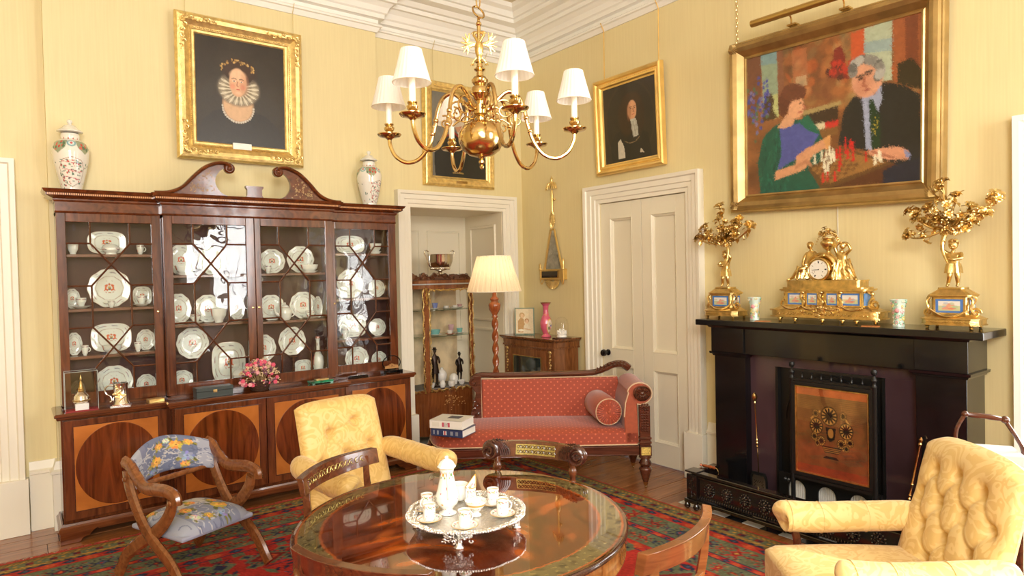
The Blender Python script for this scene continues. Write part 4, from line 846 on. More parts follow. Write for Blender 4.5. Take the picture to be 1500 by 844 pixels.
for s_ in (-1, 1):
    eg.tube(spline([(0, 0, .37), (s_*.012, 0, .39), (s_*.02, 0, .405), (s_*.012, 0, .415)], 4), [.008, .008, .0075, .007, .006, .006, .006, .007, .007, .007, .007, .007, .006][:13], 8); eg.ell((s_*.016, 0, .413), (.010, .006, .007)); eg.tube([(s_*.022, 0, .415), (s_*.034, 0, .407)], [.004, .001], 5)
    for k in range(7):
        a = R(100-k*30); eg.tube([(s_*.015, 0, .365), (s_*(.045), 0, .365+.012*sin(a)), (s_*(.045+.032*cos(a)), 0, .368+.045*sin(a))], [.006, .007, .002], 6, flat=.4)
    eg.tube(spline([(s_*.008, 0, .31), (s_*.02, 0, .30), (s_*.028, 0, .285)], 3), .004, 6); 
    for j in (-1, 0, 1): eg.tube([(s_*.028, 0, .287), (s_*.03+j*.007, -.004, .276)], .0022, 5)
eg.build('double_eagle', GOLD, ch)
MB().tube([(.026*cos(a), .026*sin(a)*.6, .498+.028*sin(a)) for a in [2*pi*i/20 for i in range(20)]], .004, 8, closed=True).build('suspension_ring', BRASS, ch)
lk = chain('chain', 0, 0, .52, HC-2.15, '', BRASS, .045, .003, ch)
ARMP = spline([(.028, 0, .095), (.05, 0, .10), (.075, 0, .135), (.115, 0, .165), (.155, 0, .150), (.18, 0, .10), (.195, 0, .03), (.22, 0, -.045), (.262, 0, -.10), (.315, 0, -.115), (.362, 0, -.09), (.386, 0, -.045), (.39, 0, -.012)], 5)
SHADE = bpy.data.materials.new('pleated_white_silk'); SHADE.use_nodes = True; nt = SHADE.node_tree; b_ = nt.nodes['Principled BSDF']
b_.inputs['Base Color'].default_value = (.93, .91, .86, 1); b_.inputs['Roughness'].default_value = .8; b_.inputs['Subsurface Weight'].default_value = 0
tr = nd(nt, 'ShaderNodeBsdfTranslucent'); tr.inputs[0].default_value = (.95, .9, .8, 1); mx = nd(nt, 'ShaderNodeMixShader'); mx.inputs[0].default_value = .4
nt.links.new(b_.outputs[0], mx.inputs[1]); nt.links.new(tr.outputs[0], mx.inputs[2]); nt.links.new(mx.outputs[0], nt.nodes['Material Output'].inputs[0])
CANDLE = mat('candle_tube', (.93, .88, .76), .45)
for k, deg in enumerate((-165, 138, 76, -106, 14, -38)):
    M_ = T(rz=R(deg)); a_ = R(deg)
    ar = MB(M_).tube(ARMP, [.0085]*len(ARMP), 10).build('arm', BRASS, ch)
    b = MB(M_)
    b.tube(spiral((.10, 0, .09), .045, .008, 2.4, -1.35, 26), .0042, 6); b.tube(spiral((.15, 0, .045), .032, .006, 1.2, 1.2, 20), .0038, 6); b.tube(spline([(.03, 0, .06), (.06, 0, .045), (.09, 0, .05), (.12, 0, .03)], 4), .004, 6)
    b.build('scroll', BRASS, ar)
    b = MB(M_)
    for p, s_ in (((.19, 0, .055), .012), ((.198, 0, .03), .009), ((.205, 0, .0), .012)): b.ell(p, s_)
    b.build('arm_collar', BRASS, ar)
    PM = M_ @ T(.39, 0, 0)
    MB(PM).lathe([(.008, -.018), (.014, -.012), (.022, -.006), (.045, -.002), (.05, .004), (.05, .007), (.04, .005), (.02, .004), (.018, .010), (.012, .014), (.020, .024), (.022, .034), (.014, .040), (.019, .046), (.019, .05), (.012, .052)], 28).build('drip_pan', BRASS, ar)
    MB(PM).lathe([(.0125, .05), (.0125, .145), (.006, .15), (.001, .15)], 16).build('candle_tube', CANDLE, ar)
    sh = MB(PM); n = 96; z0, z1 = .122, .242
    prof = [(.070, z0), (.0695, z0+.004), (.038, z1-.004), (.0385, z1)]
    vs = []; 
    for j, (r_, z) in enumerate([(.070, z0), (.066, z0+.016), (.052, (z0+z1)/2+.008), (.039, z1)]):
        for i in range(n):
            q_ = r_+(.0014 if i % 4 in (0, 1) else -.0008)*(1-.3*j/3); vs.append((q_*cos(2*pi*i/n), q_*sin(2*pi*i/n), z))
    sh.add(vs, [(j*n+i, j*n+(i+1) % n, (j+1)*n+(i+1) % n, (j+1)*n+i) for j in range(3) for i in range(n)])
    o = sh.build('candle_shade', SHADE, ch, smooth=180)
    MB(PM).tube([(.071*cos(t), .071*sin(t), z0) for t in [2*pi*i/32 for i in range(32)]], .0018, 5, closed=True).build('shade_binding', CANDLE, o); tm = MB(PM); tm.tube([(.039*cos(t), .039*sin(t), z1) for t in [2*pi*i/24 for i in range(24)]], .0016, 5, closed=True); tm.build('shade_binding', CANDLE, o)
# ================================================================ FIREPLACE
fp = empty('fireplace', (XW, 1.987, 0), -pi/2, 'black marble fireplace with plain pilasters and a deep mantelshelf under the large painting', 'fireplace')
SLIP = mat('black_slip_pink_reflection', (.062, .033, .040), .12, coat=.5, var=.2, vs=3)  # black marble slips; the room's pinkish reflection is put into the base colour
b = MB().box(-.842, .842, -.335, -.002, 1.182, 1.222); b.build('mantelshelf', BLACK, fp, smooth=0, bevel=.006, seg=3)
MB().sweep([(0, 1.165), (.012, 1.168), (.02, 1.182), (0, 1.182)], [(-.755, 0), (-.755, -.275), (.755, -.275), (.755, 0)]).build('shelf_moulding', BLACK, fp, smooth=20)
MB().box(-.755, .755, -.262, -.003, 1.0, 1.17).build('frieze', BLACK, fp, smooth=0, bevel=.002)
for s_ in (-1, 1):
    MB().box(min(s_*.51, s_*.757), max(s_*.51, s_*.757), -.275, -.003, 1.005, 1.17).build('frieze_block', BLACK, fp, smooth=0, bevel=.002)
    j = MB().box(min(s_*.51, s_*.745), max(s_*.51, s_*.745), -.255, -.003, .12, .975).build('pilaster', BLACK, fp, smooth=0, bevel=.002)
    pth = [(s_*.745, 0), (s_*.745, -.255), (s_*.51, -.255), (s_*.51, -.06)]; pth = pth if s_ < 0 else pth[::-1]
    MB().sweep([(0, .972), (.008, .975), (.012, .985), (.024, .99), (.026, 1.004), (0, 1.006)], pth).build('capital_moulding', BLACK, fp, smooth=20)
    MB().box(min(s_*.50, s_*.757), max(s_*.50, s_*.757), -.27, -.003, 0, .12).build('plinth_block', BLACK, fp, smooth=0, bevel=.002)
    MB().box(min(s_*.33, s_*.512), max(s_*.33, s_*.512), -.195, -.16, 0, .93).build('slip', SLIP, fp, smooth=0, bevel=.0015)
    MB().box(min(s_*.315, s_*.331), max(s_*.315, s_*.331), -.2, -.16, 0, .93).build('slip_trim', IRON, fp, smooth=0)
MB().box(-.512, .512, -.195, -.16, .93, 1.0).build('slip_head', SLIP, fp, smooth=0)
# cast-iron register grate
b = MB(); n = 24
outer = [(-.316, .0), (-.316, .93), (.316, .93), (.316, 0)]
arch = [(.25*cos(pi*k/n), .60+.27*sin(pi*k/n)) for k in range(n+1)]
b.prism([(-.316, 0), (-.316, .93), (.316, .93), (.316, 0), (.25, 0)]+arch+[(-.25, 0)], -.165, -.15); b.build('iron_surround', IRON, fp, smooth=0)
MB().tube([(.25, -.168, .02), (.25, -.168, .3)]+[(x, -.168, z) for x, z in arch]+[(-.25, -.168, .3), (-.25, -.168, .02)], .011, 8).build('arch_moulding', IRON, fp)
MB().tube([(x*1.12, -.168, .6+(z-.6)*1.12) for x, z in arch], .005, 6).build('arch_bead', IRON, fp)
MB().box(-.25, .25, -.15, -.002, 0, .88).build('firebox', mat('soot', (.004, .004, .004), .9), fp, smooth=0)
b = MB()
for k in range(9): b.tube([(-.2+.05*k, -.2, .05), (-.2+.05*k, -.2, .24)], .006, 6)
b.tube([(-.22, -.2, .24), (.22, -.2, .24)], .008, 6).tube([(-.22, -.2, .06), (.22, -.2, .06)], .008, 6).build('grate_bars', IRON, fp)
# ash cover with three arched openings over ribbed white panels
ac = empty('ash_cover', (3.765, 1.94, .012), -pi/2, 'low black iron ash cover with three arched openings showing white ribbed panels', 'ash cover')
b = MB(); W3 = .30; z1 = .285; 
for k in range(3):
    cx = -.185+.185*k; r_ = .055; xa = -W3 if k == 0 else cx-.0925; xb = W3 if k == 2 else cx+.0925
    ar = [(cx+r_*cos(pi*j/12), .20+r_*sin(pi*j/12)) for j in range(13)]
    b.prism([(xa, 0), (xa, z1), (xb, z1), (xb, 0), (cx+r_, 0)]+ar+[(cx-r_, 0)], -.012, 0)
b.build('cover_plate', IRON, ac, smooth=0)
b = MB()
for k in range(46): b.tube([(-.285+.0127*k, .012, .02), (-.285+.0127*k, .012, .26)], .0062, 8)
b.build('ribbed_panel', mat('white_enamel', (.78, .76, .70), .25), ac, kind='stuff')
MB().box(-.3, .3, .0, .10, 0, .012).box(-.3, -.29, 0, .02, 0, .28).box(.29, .3, 0, .02, 0, .28).build('ash_tray', IRON, ac, smooth=0)
# hearth: black and white tiles
he = empty('hearth'); tag(he, kind='structure'); he.name = 'trim_6'
MB().box(3.497, 3.90, 1.14, 2.835, -.01, .0).build('hearth_bed', mat('mortar', (.25, .22, .18), .8), he, smooth=0)
TW = mat('white_marble', (.72, .70, .65), .2, coat=.4, var=.15, vs=12); TB = mat('black_tile', (.012, .011, .011), .2, coat=.4)
for i in range(14):
    for j in range(3):
        o = MB().box(0, .118, 0, .118, 0, .006).build('tile', (TW if (i+j) % 2 else TB), he, smooth=0, bevel=.001); o.location = (3.501+j*.12, 1.142+.12*i, 0)
MB().box(3.415, 3.495, 1.1, 2.84, -.004, .006).build('hearth_border', FLO[1], he, smooth=0, bevel=.001)
# ---------------------------------------------------------------- fender
CARV = mat('ebonised_carving', (.010, .006, .005), .12, coat=.9)
fd = empty('fender', (3.49, 1.98, .0065), -pi/2, 'low black carved fender with a row of rosettes standing around the hearth', 'fender')
L = .70; CARVB = mat('burnished_carving', (.10, .09, .08), .16, .8, coat=.5)
MB().box(-L+.035, L-.035, -.012, .012, .075, .222).build('front_panel', CARV, fd, smooth=0)
MB().box(-L, L, -.026, .028, .225, .244).build('top_rail', CARV, fd, smooth=0, bevel=.004)
MB().box(-L, L, -.034, .03, .042, .066).build('base_rail', CARV, fd, smooth=0, bevel=.005)
MB().tube([(-L+.05, -.018, .213), (L-.05, -.018, .213)], .006, 8).build('bead_moulding', CARV, fd)
for s_ in (-1, 1):
    q = s_*L
    MB().box(q-.04, q+.04, -.03, .05, .066, .226).build('corner_block', CARV, fd, smooth=0, bevel=.003)
    MB().box(q-.046, q+.046, -.04, .055, .238, .25).build('corner_cap', CARV, fd, smooth=0, bevel=.004); MB().box(q-.05, q+.05, -.045, .06, .04, .066).build('corner_base', CARV, fd, smooth=0, bevel=.004)
    MB().box(q-.012, q+.012, .05, .235, .06, .222).build('return_panel', CARV, fd, smooth=0)
    MB().box(q-.026, q+.026, .05, .24, .225, .244).build('return_rail', CARV, fd, smooth=0, bevel=.004)
    for dx, dy in ((-.035, -.03), (.035, -.03), (0, .2)):
        MB().lathe([(.008, 0), (.018, .008), (.021, .02), (.016, .033), (.012, .042)], 16, c=(q+dx, dy, 0)).build('bun_foot', CARV, fd)
    b = MB()
    for y_ in (-.031,):
        for k in range(5): b.tube(spiral((q+.012*(-1)**k, y_, .095+.026*k), .016, .003, k*2.5, .9*(-1)**k, 10), .0035, 5)
    b.tube([(q, -.031, .08), (q, -.034, .15), (q, -.031, .21)], .004, 6)
    for k in range(5): b.tube([V((q+s_*.041, c.x, c.z)) for c in spiral((.01+.012*(-1)**k, 0, .095+.026*k), .016, .003, k*2.5, .9*(-1)**k, 10)], .0035, 5)
    b.build('carved_leaf', CARV, fd, kind='stuff')
for k in range(10):
    cx = -.575+.128*k
    ro = MB()
    for j in range(14):
        a = 2*pi*j/14; ro.ell((cx+.034*cos(a), -.015, .145+.04*sin(a)), (.0062, .006, .0062), 8, 5)
    for j in range(8):
        a = 2*pi*j/8; ro.tube([(cx+.006*cos(a), -.017, .145+.007*sin(a)), (cx+.016*cos(a+.2), -.02, .145+.019*sin(a+.2)), (cx+.025*cos(a), -.014, .145+.03*sin(a))], [.003, .006, .002], 6)
    ro.ell((cx, -.018, .145), .007); ro.build('rosette', CARVB, fd)
b = MB()
for k in range(78):
    cx = -.645+.0168*k; b.ell((cx, -.018, .085), (.005, .006, .010), 6, 5)
    b.ell((cx+.0084, -.014, .083), (.0022, .004, .008), 5, 4)
b.build('egg_and_dart', CARVB, fd, kind='stuff')
# ---------------------------------------------------------------- fire screen
fs = empty('fire_screen', (3.63, 1.845, .0065), -pi/2, 'black-framed glass fire screen with a fretwork flower basket standing inside the fender', 'fire screen')
x_ = .232
for s_ in (-1, 1):
    MB().lathe([(.013, .03), (.013, .90), (.016, .905), (.010, .915), (.010, .93), (.016, .94), (.010, .955), (.005, .965), (.013, .972), (.017, .985), (.013, .998), (.001, 1.0)], 16, c=(s_*x_, 0, 0)).build('post', IRON, fs)
    MB().tube(spline([(s_*x_, -.11, .012), (s_*x_, -.09, .05), (s_*x_, -.03, .09), (s_*x_, 0, .17), (s_*x_, .03, .09), (s_*x_, .09, .05), (s_*x_, .11, .012)], 5), .010, 8).build('foot', IRON, fs)
    b = MB().lathe([(.006, 0), (.012, .01), (.006, .02), (.013, .03), (.009, .045), (.012, .055), (.001, .065)], 12, c=(s_*(x_+.015), -.09, .055)); b.at(T(s_*(x_+.01), -.015, .30, ry=s_*pi/2)).lathe([(.006, 0), (.012, .01), (.006, .02), (.013, .03), (.001, .045)], 12)
    b.build('turned_knob', IRON, fs)
for z in (.90, .955): MB().box(-x_, x_, -.008, .008, z-.007, z+.007).build('spindle_rail', IRON, fs, smooth=0)
for k in range(7): MB().lathe([(.004, .905), (.008, .915), (.004, .925), (.004, .935), (.008, .943), (.004, .95)], 10, c=(-.17+.0567*k, 0, 0)).build('spindle', IRON, fs)
MB().frame([(0, -.012), (0, .012), (.022, .012), (.022, -.012)], -.208, .208, .362, .868).build('screen_frame', IRON, fs, smooth=0, bevel=.003)
MB().frame([(0, -.0), (0, .015), (-.005, .015), (-.005, 0)], -.207, .207, .363, .867).build('gilt_slip', GOLD, fs, smooth=0)
MB().box(-x_, x_, -.008, .008, .32, .338).box(-x_, x_, -.006, .006, .15, .165).build('lower_rail', IRON, fs, smooth=0)
c = Paint(170, 205, (120, 76, 36)); c.rect(0, 0, 1, .10, (184, 92, 40)); c.rect(0, .9, 1, 1, (150, 62, 30)); c.rect(0, .10, 1, .26, (140, 98, 48), .7); c.rect(0, .62, 1, .9, (132, 70, 34), .6); c.noise(.22, 8, 2)
for k in range(14): c.line([(0, .1+k*.02), (.3, .11+k*.02), (1, .10+k*.022)], .003, (74, 46, 22), .5)
def fret(x, y, r):
    c.ell(x, y, r, r*.83*1.15, (26, 18, 10)); c.ell(x, y, r*.86, r*.72*1.15, (198, 146, 70)); 
    for k in range(12): a = 2*pi*k/12; c.line([(x+.25*r*cos(a), y+.21*r*sin(a)), (x+.8*r*cos(a), y+.68*r*sin(a))], r*.11, (30, 20, 12))
    c.ell(x, y, r*.2, r*.17, (30, 20, 12))
c.line([(.30, .66), (.26, .50), (.22, .36), (.34, .27)], .012, (198, 146, 70)); c.line([(.66, .66), (.70, .52), (.76, .40), (.66, .28)], .012, (198, 146, 70))
for x, y, r in ((.47, .31, .115), (.29, .44, .095), (.70, .45, .095), (.28, .30, .05), (.66, .29, .05), (.26, .56, .05), (.75, .57, .05), (.36, .60, .06), (.63, .60, .06), (.30, .63, .04), (.70, .64, .04)): fret(x, y, r)
c.poly([(.42, .44), (.56, .44), (.54, .56), (.48, .60), (.44, .56)], (24, 16, 10)); c.ell(.49, .50, .035, .05, (170, 120, 54)); c.poly([(.36, .65), (.64, .65), (.60, .72), (.40, .72)], (30, 20, 12))
for k in range(3): c.line([(.38+.01*k, .67+.018*k), (.62-.01*k, .67+.018*k)], .006, (156, 110, 48))
c.poly([(.42, .76), (.56, .76), (.60, .79), (.38, .79)], (30, 20, 12))
psurf('fretwork_panel', 170, 205, lambda U, V_: ((U-.5)*.405, 0*U-.002, .865-V_*.50), c.a, vcol('silk_behind_glass', .5, 0), fs)
MB().box(-.204, .204, -.008, -.006, .364, .866).build('glass', glass('screen_glass', refl=.03), fs, smooth=0)
# ---------------------------------------------------------------- fire irons
sh = empty('fire_shovel', (3.80, 2.40, .0125), -pi/2, 'brass-handled fire shovel with a pierced blade standing against the left slip', 'shovel')
M_ = T(rx=R(4))
MB(M_).lathe([(.004, .22), (.004, .40), (.008, .405), (.004, .412), (.009, .42), (.009, .43), (.004, .438), (.009, .446), (.004, .455), (.0045, .68), (.009, .69), (.006, .70), (.014, .712), (.018, .728), (.014, .745), (.006, .752), (.001, .757)], 14).build('handle', BRASS, sh)
MB(M_).prism([(-.055, 0), (-.06, .20), (-.045, .235), (.045, .235), (.06, .20), (.055, 0)], -.004, .002).build('blade', IRON, sh, smooth=0, bevel=.001)
b = MB(M_); b.prism([(-.043, .008), (-.046, .19), (-.036, .215), (.036, .215), (.046, .19), (.043, .008)], -.0055, -.004); b.build('blade_face', mat('polished_steel', (.45, .42, .36), .3, 1), sh, smooth=0)
b = MB(M_)
for i in range(9):
    for j in range(10):
        if (i+j) % 2 and (i in (0, 1, 7, 8) or j > 7): b.box(-.034+i*.0076, -.0275+i*.0076, -.0062, -.0052, .095+j*.009, .1015+j*.009)
b.build('piercing', IRON, sh, smooth=0, kind='stuff')
pk = empty('poker', (3.77, 1.52, .0125), -pi/2, 'long thin brass and copper poker leaning against the right pilaster', 'poker')
pts = [(-.02, -.05, 0), (.0765, .005, .63)]
a_, c_ = V(pts[0]), V(pts[1]); dq = (c_-a_).to_track_quat('Z', 'Y').to_matrix().to_4x4(); Mq = Matrix.Translation(a_) @ dq
MB(Mq).lathe([(.002, 0), (.005, .03), (.005, .30), (.009, .31), (.005, .32), (.009, .33), (.0055, .34), (.0055, .38), (.01, .39), (.006, .40), (.0055, .60), (.011, .61), (.007, .62), (.012, .635), (.001, .65)], 12).build('poker_shaft', mat('copper_brass', (.55, .30, .12), .25, 1), pk)
tg = empty('hearth_brush', (3.60, 2.66, .2635), -pi/2+.1, 'short turned brass and amber handle lying across the left corner of the fender', 'handle')
MB(T(-.055, 0, .0, ry=pi/2)).lathe([(.001, 0), (.008, .004), (.010, .012), (.005, .02), (.010, .03), (.012, .045), (.008, .06), (.011, .07), (.012, .08), (.006, .095), (.010, .10), (.010, .11), (.001, .116)], 14).build('turned_handle', mat('amber_handle', (.35, .08, .02), .15, .3, coat=.6), tg)
MB().tube(spline([(.06, 0, .0), (.075, 0, -.01), (.08, 0, -.035), (.065, 0, -.05)], 5), .003, 6).build('hook', BRASS, tg)
o = MB().tube([(3.70, 2.60, .014), (3.70, 2.52, .014)], .010, 10).build('brass_knob', GOLD); tag(o, 'small brass knob lying on the hearth behind the left end of the fender', 'knob')

# ================================================================ FIGURES (skin modifier)
def figure(name, J, E, m, parent, M=None, sub=2, root=0):
    """J = [(x,y,z,r)], E = edges; one continuous skinned surface"""
    me = bpy.data.meshes.new(name); bm = bmesh.new(); lay = bm.verts.layers.skin.verify(); vs = [bm.verts.new((M or Matrix()) @ V(j[:3])) for j in J]
    for a, b_ in E: bm.edges.new((vs[a], vs[b_]))
    for i, v in enumerate(vs): v[lay].radius = (J[i][3], J[i][3]); v[lay].use_root = (i == root)
    bm.to_mesh(me); bm.free(); me.materials.append(m); o = bpy.data.objects.new(name, me); COL.objects.link(o); o.parent = parent
    s_ = o.modifiers.new('skin', 'SKIN'); s_.use_smooth_shade = True; s_.branch_smoothing = .6
    q = o.modifiers.new('sub', 'SUBSURF'); q.levels = sub; q.render_levels = sub
    return o
def putto(parent, M, flip=1, name='putto'):
    f = flip
    J = [(0, 0, .115, .026), (0, 0, .14, .027), (0, -.002, .165, .026), (0, 0, .185, .012), (0, 0, .197, .012),
         (f*.03, .0, .178, .012), (f*.045, -.02, .15, .010), (f*.01, -.04, .145, .008), (-f*.012, -.042, .150, .008),
         (-f*.03, 0, .178, .012), (-f*.05, -.012, .20, .010), (-f*.035, -.025, .235, .008), (-f*.03, -.03, .25, .008),
         (.016, 0, .10, .018), (.02, -.008, .055, .013), (.018, .004, .02, .009), (.018, -.012, .006, .007),
         (-.016, 0, .10, .018), (-.014, -.014, .058, .013), (-.026, .0, .02, .009), (-.026, -.016, .006, .007)]
    E = [(0, 1), (1, 2), (2, 3), (3, 4), (2, 5), (5, 6), (6, 7), (7, 8), (2, 9), (9, 10), (10, 11), (11, 12), (0, 13), (13, 14), (14, 15), (15, 16), (0, 17), (17, 18), (18, 19), (19, 20)]
    o = figure(name, J, E, GOLD, parent, M)
    h = MB(M); h.ell((0, -.002, .222), (.022, .024, .026), 16, 12); h.ell((0, -.026, .217), (.005, .005, .005)); h.ell((0, -.02, .208), (.009, .006, .006)); h.ell((f*.008, -.023, .224), .003, 6, 4); h.ell((-f*.008, -.023, .224), .003, 6, 4)
    h.build('head', GOLD, parent)
    b = MB(M); rr = random.Random(2)
    for k in range(40):
        a = rr.random()*2*pi; t = rr.uniform(.1, 1.3)
        if sin(a) < -.2 and t < .55: continue
        b.ell((.022*cos(a)*cos(t-.2), .022*sin(a)*cos(t-.2)+.002, .226+.024*sin(t)), .0065, 6, 4)
    b.build('curls', GOLD, parent, kind='stuff')
    b = MB(M); n = 20
    vs = [(r_*(1+.12*sin(6*2*pi*i/n))*cos(2*pi*i/n), r_*(1+.12*sin(6*2*pi*i/n))*sin(2*pi*i/n), z) for r_, z in ((.029, .125), (.034, .105), (.038, .075)) for i in range(n)]
    b.add(vs, [(j*n+i, j*n+(i+1) % n, (j+1)*n+(i+1) % n, (j+1)*n+i) for j in range(2) for i in range(n)]); b.build('drapery', GOLD, parent)
PLQ = vcol('painted_porcelain_plaque', .1, .6)
def plaque(kind):
    p = Paint(60, 44, (70, 120, 190)); p.rect(.10, .14, .90, .86, (214, 180, 110)); p.rect(.12, .17, .88, .83, (226, 222, 214)); p.rect(.12, .5, .88, .83, (190, 196, 150)); rr = random.Random(kind)
    for k in range(10): p.ell(rr.uniform(.2, .8), rr.uniform(.3, .8), .1, .08, rr.choice([(170, 190, 150), (200, 170, 170), (150, 170, 200), (214, 190, 120)]), al=.6)
    p.ell(.48, .5, .08, .12, (220, 160, 130)); p.ell(.50, .36, .05, .06, (214, 150, 120)); p.line([(.42, .6), (.3, .7), (.62, .72)], .05, (214, 150, 126)); p.line([(.5, .5), (.68, .44)], .03, (216, 156, 130)); p.ell(.6, .68, .16, .06, (206, 110, 90), al=.7)
    return p.a
def mplaque(parent, M, w, h, k):
    def fn(U, V_): 
        X, Y, Z = (U-.5)*w, U*0, (.5-V_)*h; A = np.array(M); return A[0, 0]*X+A[0, 1]*Y+A[0, 2]*Z+A[0, 3], A[1, 0]*X+A[1, 1]*Y+A[1, 2]*Z+A[1, 3], A[2, 0]*X+A[2, 1]*Y+A[2, 2]*Z+A[2, 3]
    psurf('porcelain_plaque', 44, 32, fn, plaque(k), PLQ, parent)
def flower(b, M, r=.022, op=.6):
    """five-petalled gilt lily: separate curved petals around a boss"""
    b.at(M)
    for k in range(6):
        a = 2*pi*k/6; c, s_ = cos(a), sin(a); w = r*.42
        P = [(0, 0, 0), (r*.45, r*.0, r*op), (r, 0, r*op*1.1), (r*1.2, 0, r*op*.8)]
        vs = []
        for i, (x, _, z) in enumerate(P):
            ww = [w*.3, w, w*.8, .0005][i]
            for q_, dz in ((-1, .15*r), (0, 0), (1, .15*r)): vs.append((x*c-q_*ww*s_, x*s_+q_*ww*c, z+dz*(abs(q_))))
        n0 = len(vs); b.add(vs, [(i*3+j, i*3+j+1, (i+1)*3+j+1, (i+1)*3+j) for i in range(3) for j in range(2)])
    b.ell((0, 0, r*.45), (r*.22, r*.22, r*.5), 8, 6)
def leaf(b, M, L=.04, w=.012):
    b.at(M); P = [(0, .1, 0), (.3, .8, .15), (.6, 1, .12), (1, .02, -.15)]; vs = []
    for t, ww, z in P:
        for q_ in (-1, 0, 1): vs.append((L*t, q_*w*ww, L*z+abs(q_)*.004))
    b.add(vs, [(i*3+j, i*3+j+1, (i+1)*3+j+1, (i+1)*3+j) for i in range(3) for j in range(2)])
DPL = None
def candelabrum(loc, rz, flip, arms, label, seed):
    e = empty('candelabrum', loc, rz, label, 'candelabrum', 'pair of gilt candelabra on the mantelshelf')
    for sx in (-1, 1):
        for sy in (-1, 1): MB().lathe([(.005, 0), (.010, .004), (.006, .010), (.011, .015), (.008, .02)], 12, c=(sx*.10, sy*.065, 0)).build('foot', GOLD, e)
    def oct_(w, d, k): return [(-w+k, -d), (w-k, -d), (w, -d+k), (w, d-k), (w-k, d), (-w+k, d), (-w, d-k), (-w, -d+k)]
    def slab(b, w, d, k, z0, z1, w2=None, d2=None):
        w2 = w2 or w; d2 = d2 or d; A = oct_(w, d, k); B_ = oct_(w2, d2, k*w2/w)
        b.add([(x, y, z0) for x, y in A]+[(x, y, z1) for x, y in B_], [tuple(range(7, -1, -1)), tuple(range(8, 16))]+[(i, (i+1) % 8, 8+(i+1) % 8, 8+i) for i in range(8)])
    b = MB(); slab(b, .135, .09, .03, .02, .026); slab(b, .13, .086, .03, .026, .05); slab(b, .135, .09, .03, .05, .056); slab(b, .128, .084, .03, .056, .075, .095, .065); b.build('plinth', GOLD, e, smooth=0, bevel=.0015)
    bb = MB()
    for k in range(26): bb.ell((-.095+.19*k/25, -.087, .038), (.003, .003, .007), 6, 4, Matrix.Rotation(.6*(-1)**k, 4, 'Y'))
    bb.build('guilloche_band', GOLD, e, kind='stuff')
    b = MB(); slab(b, .085, .058, .012, .075, .165); b.build('pedestal', GOLD, e, smooth=0, bevel=.001)
    mplaque(e, T(0, -.0595, .12), .125, .07, seed); mplaque(e, T(.0865, 0, .12, rz=pi/2), .08, .07, seed+1); mplaque(e, T(-.0865, 0, .12, rz=-pi/2), .08, .07, seed+2)
    b = MB(); slab(b, .095, .066, .014, .165, .17); slab(b, .10, .07, .014, .17, .178); slab(b, .097, .067, .014, .178, .205, .06, .045); slab(b, .06, .045, .01, .205, .215); b.build('pedestal_cap', GOLD, e, smooth=0, bevel=.0015)
    b = MB()   # garlands and side scrolls
    for k in range(34):
        t = k/33; x = -.085+.17*t; z = .10-.035*sin(pi*t); b.ell((x, -.068-.012*sin(pi*t), z), .0062, 6, 4)
    for s_ in (-1, 1):
        b.tube(spiral((s_*.108, -.03, .085), .026, .006, 0, s_*1.3, 16), .006, 6); b.tube(spline([(s_*.09, -.05, .165), (s_*.105, -.055, .14), (s_*.095, -.06, .11), (s_*.11, -.05, .08)], 4), .0065, 6)
        b.tube(spline([(s_*.09, -.035, .175), (s_*.11, -.03, .16), (s_*.10, -.03, .13)], 4), .006, 6)
    b.build('garland', GOLD, e, kind='stuff')
    putto(e, T(0, .005, .214), flip)
    sx = -flip*.036
    b = MB(); st = spline([(sx*.3, -.04, .34), (sx, -.03, .40), (sx*1.1, -.02, .46), (sx*.6, -.01, .52)], 5)
    b.tube(st, [.004+.0007*i for i in range(len(st))][:len(st)], 8)
    J0 = V((sx*.6, -.01, .52)); b.build('branch_stem', GOLD, e)
    rr = random.Random(seed)
    for (x, z, r_) in arms:
        b = MB(); end = V((x, rr.uniform(-.05, .03), z)); mid = J0.lerp(end, .5)+V((0, 0, -.025 if abs(x) > .1 else 0)); cu = spline([J0, mid, end-V((x*.08, 0, .02)), end], 6)
        b.tube(cu, [.007-.0035*i/len(cu) for i in range(len(cu))], 7); br = b.build('branch', GOLD, e)
        fb = MB(); d = (end-mid).normalized(); tq = Matrix.Translation(end) @ (d+V((0, -.7, .25))).to_track_quat('Z', 'Y').to_matrix().to_4x4(); flower(fb, tq, r_*1.3)
        fb.at(Matrix.Translation(end)).lathe([(.004, -.006), (.008, 0), (.006, .006), (.009, .012), (.009, .018)], 10); fb.build('flower_cup', GOLD, br, smooth=60)
        fb = MB()
        for k in range(12):
            p = cu[int((.2+.75*rr.random())*(len(cu)-1))]; q_ = Matrix.Translation(p) @ V((rr.gauss(0, 1), rr.gauss(-.4, .6), rr.gauss(.4, .8))).normalized().to_track_quat('X', 'Z').to_matrix().to_4x4()
            if rr.random() < .5: leaf(fb, q_, rr.uniform(.035, .06), .013)
            else:
                fb.at(Matrix()).tube([p, q_ @ V((.025, 0, 0))], .0018, 5); flower(fb, q_ @ T(.025, 0, 0, ry=pi/2), rr.uniform(.013, .021))
        fb.build('spray', GOLD, br, smooth=60, kind='stuff')
    fb = MB()
    for k in range(14):
        a = 2*pi*k/14; flower(fb, Matrix.Translation(J0+V((.025*cos(a), .025*sin(a), -.02+.012*(k % 3)))) @ V((cos(a), sin(a), .2)).to_track_quat('Z', 'Y').to_matrix().to_4x4(), .012)
        leaf(fb, Matrix.Translation(J0+V((0, 0, .0))) @ V((cos(a), sin(a), .9+.5*(k % 2))).to_track_quat('X', 'Z').to_matrix().to_4x4(), .06, .011)
    fb.build('flower_collar', GOLD, e, smooth=60, kind='stuff')
    return e
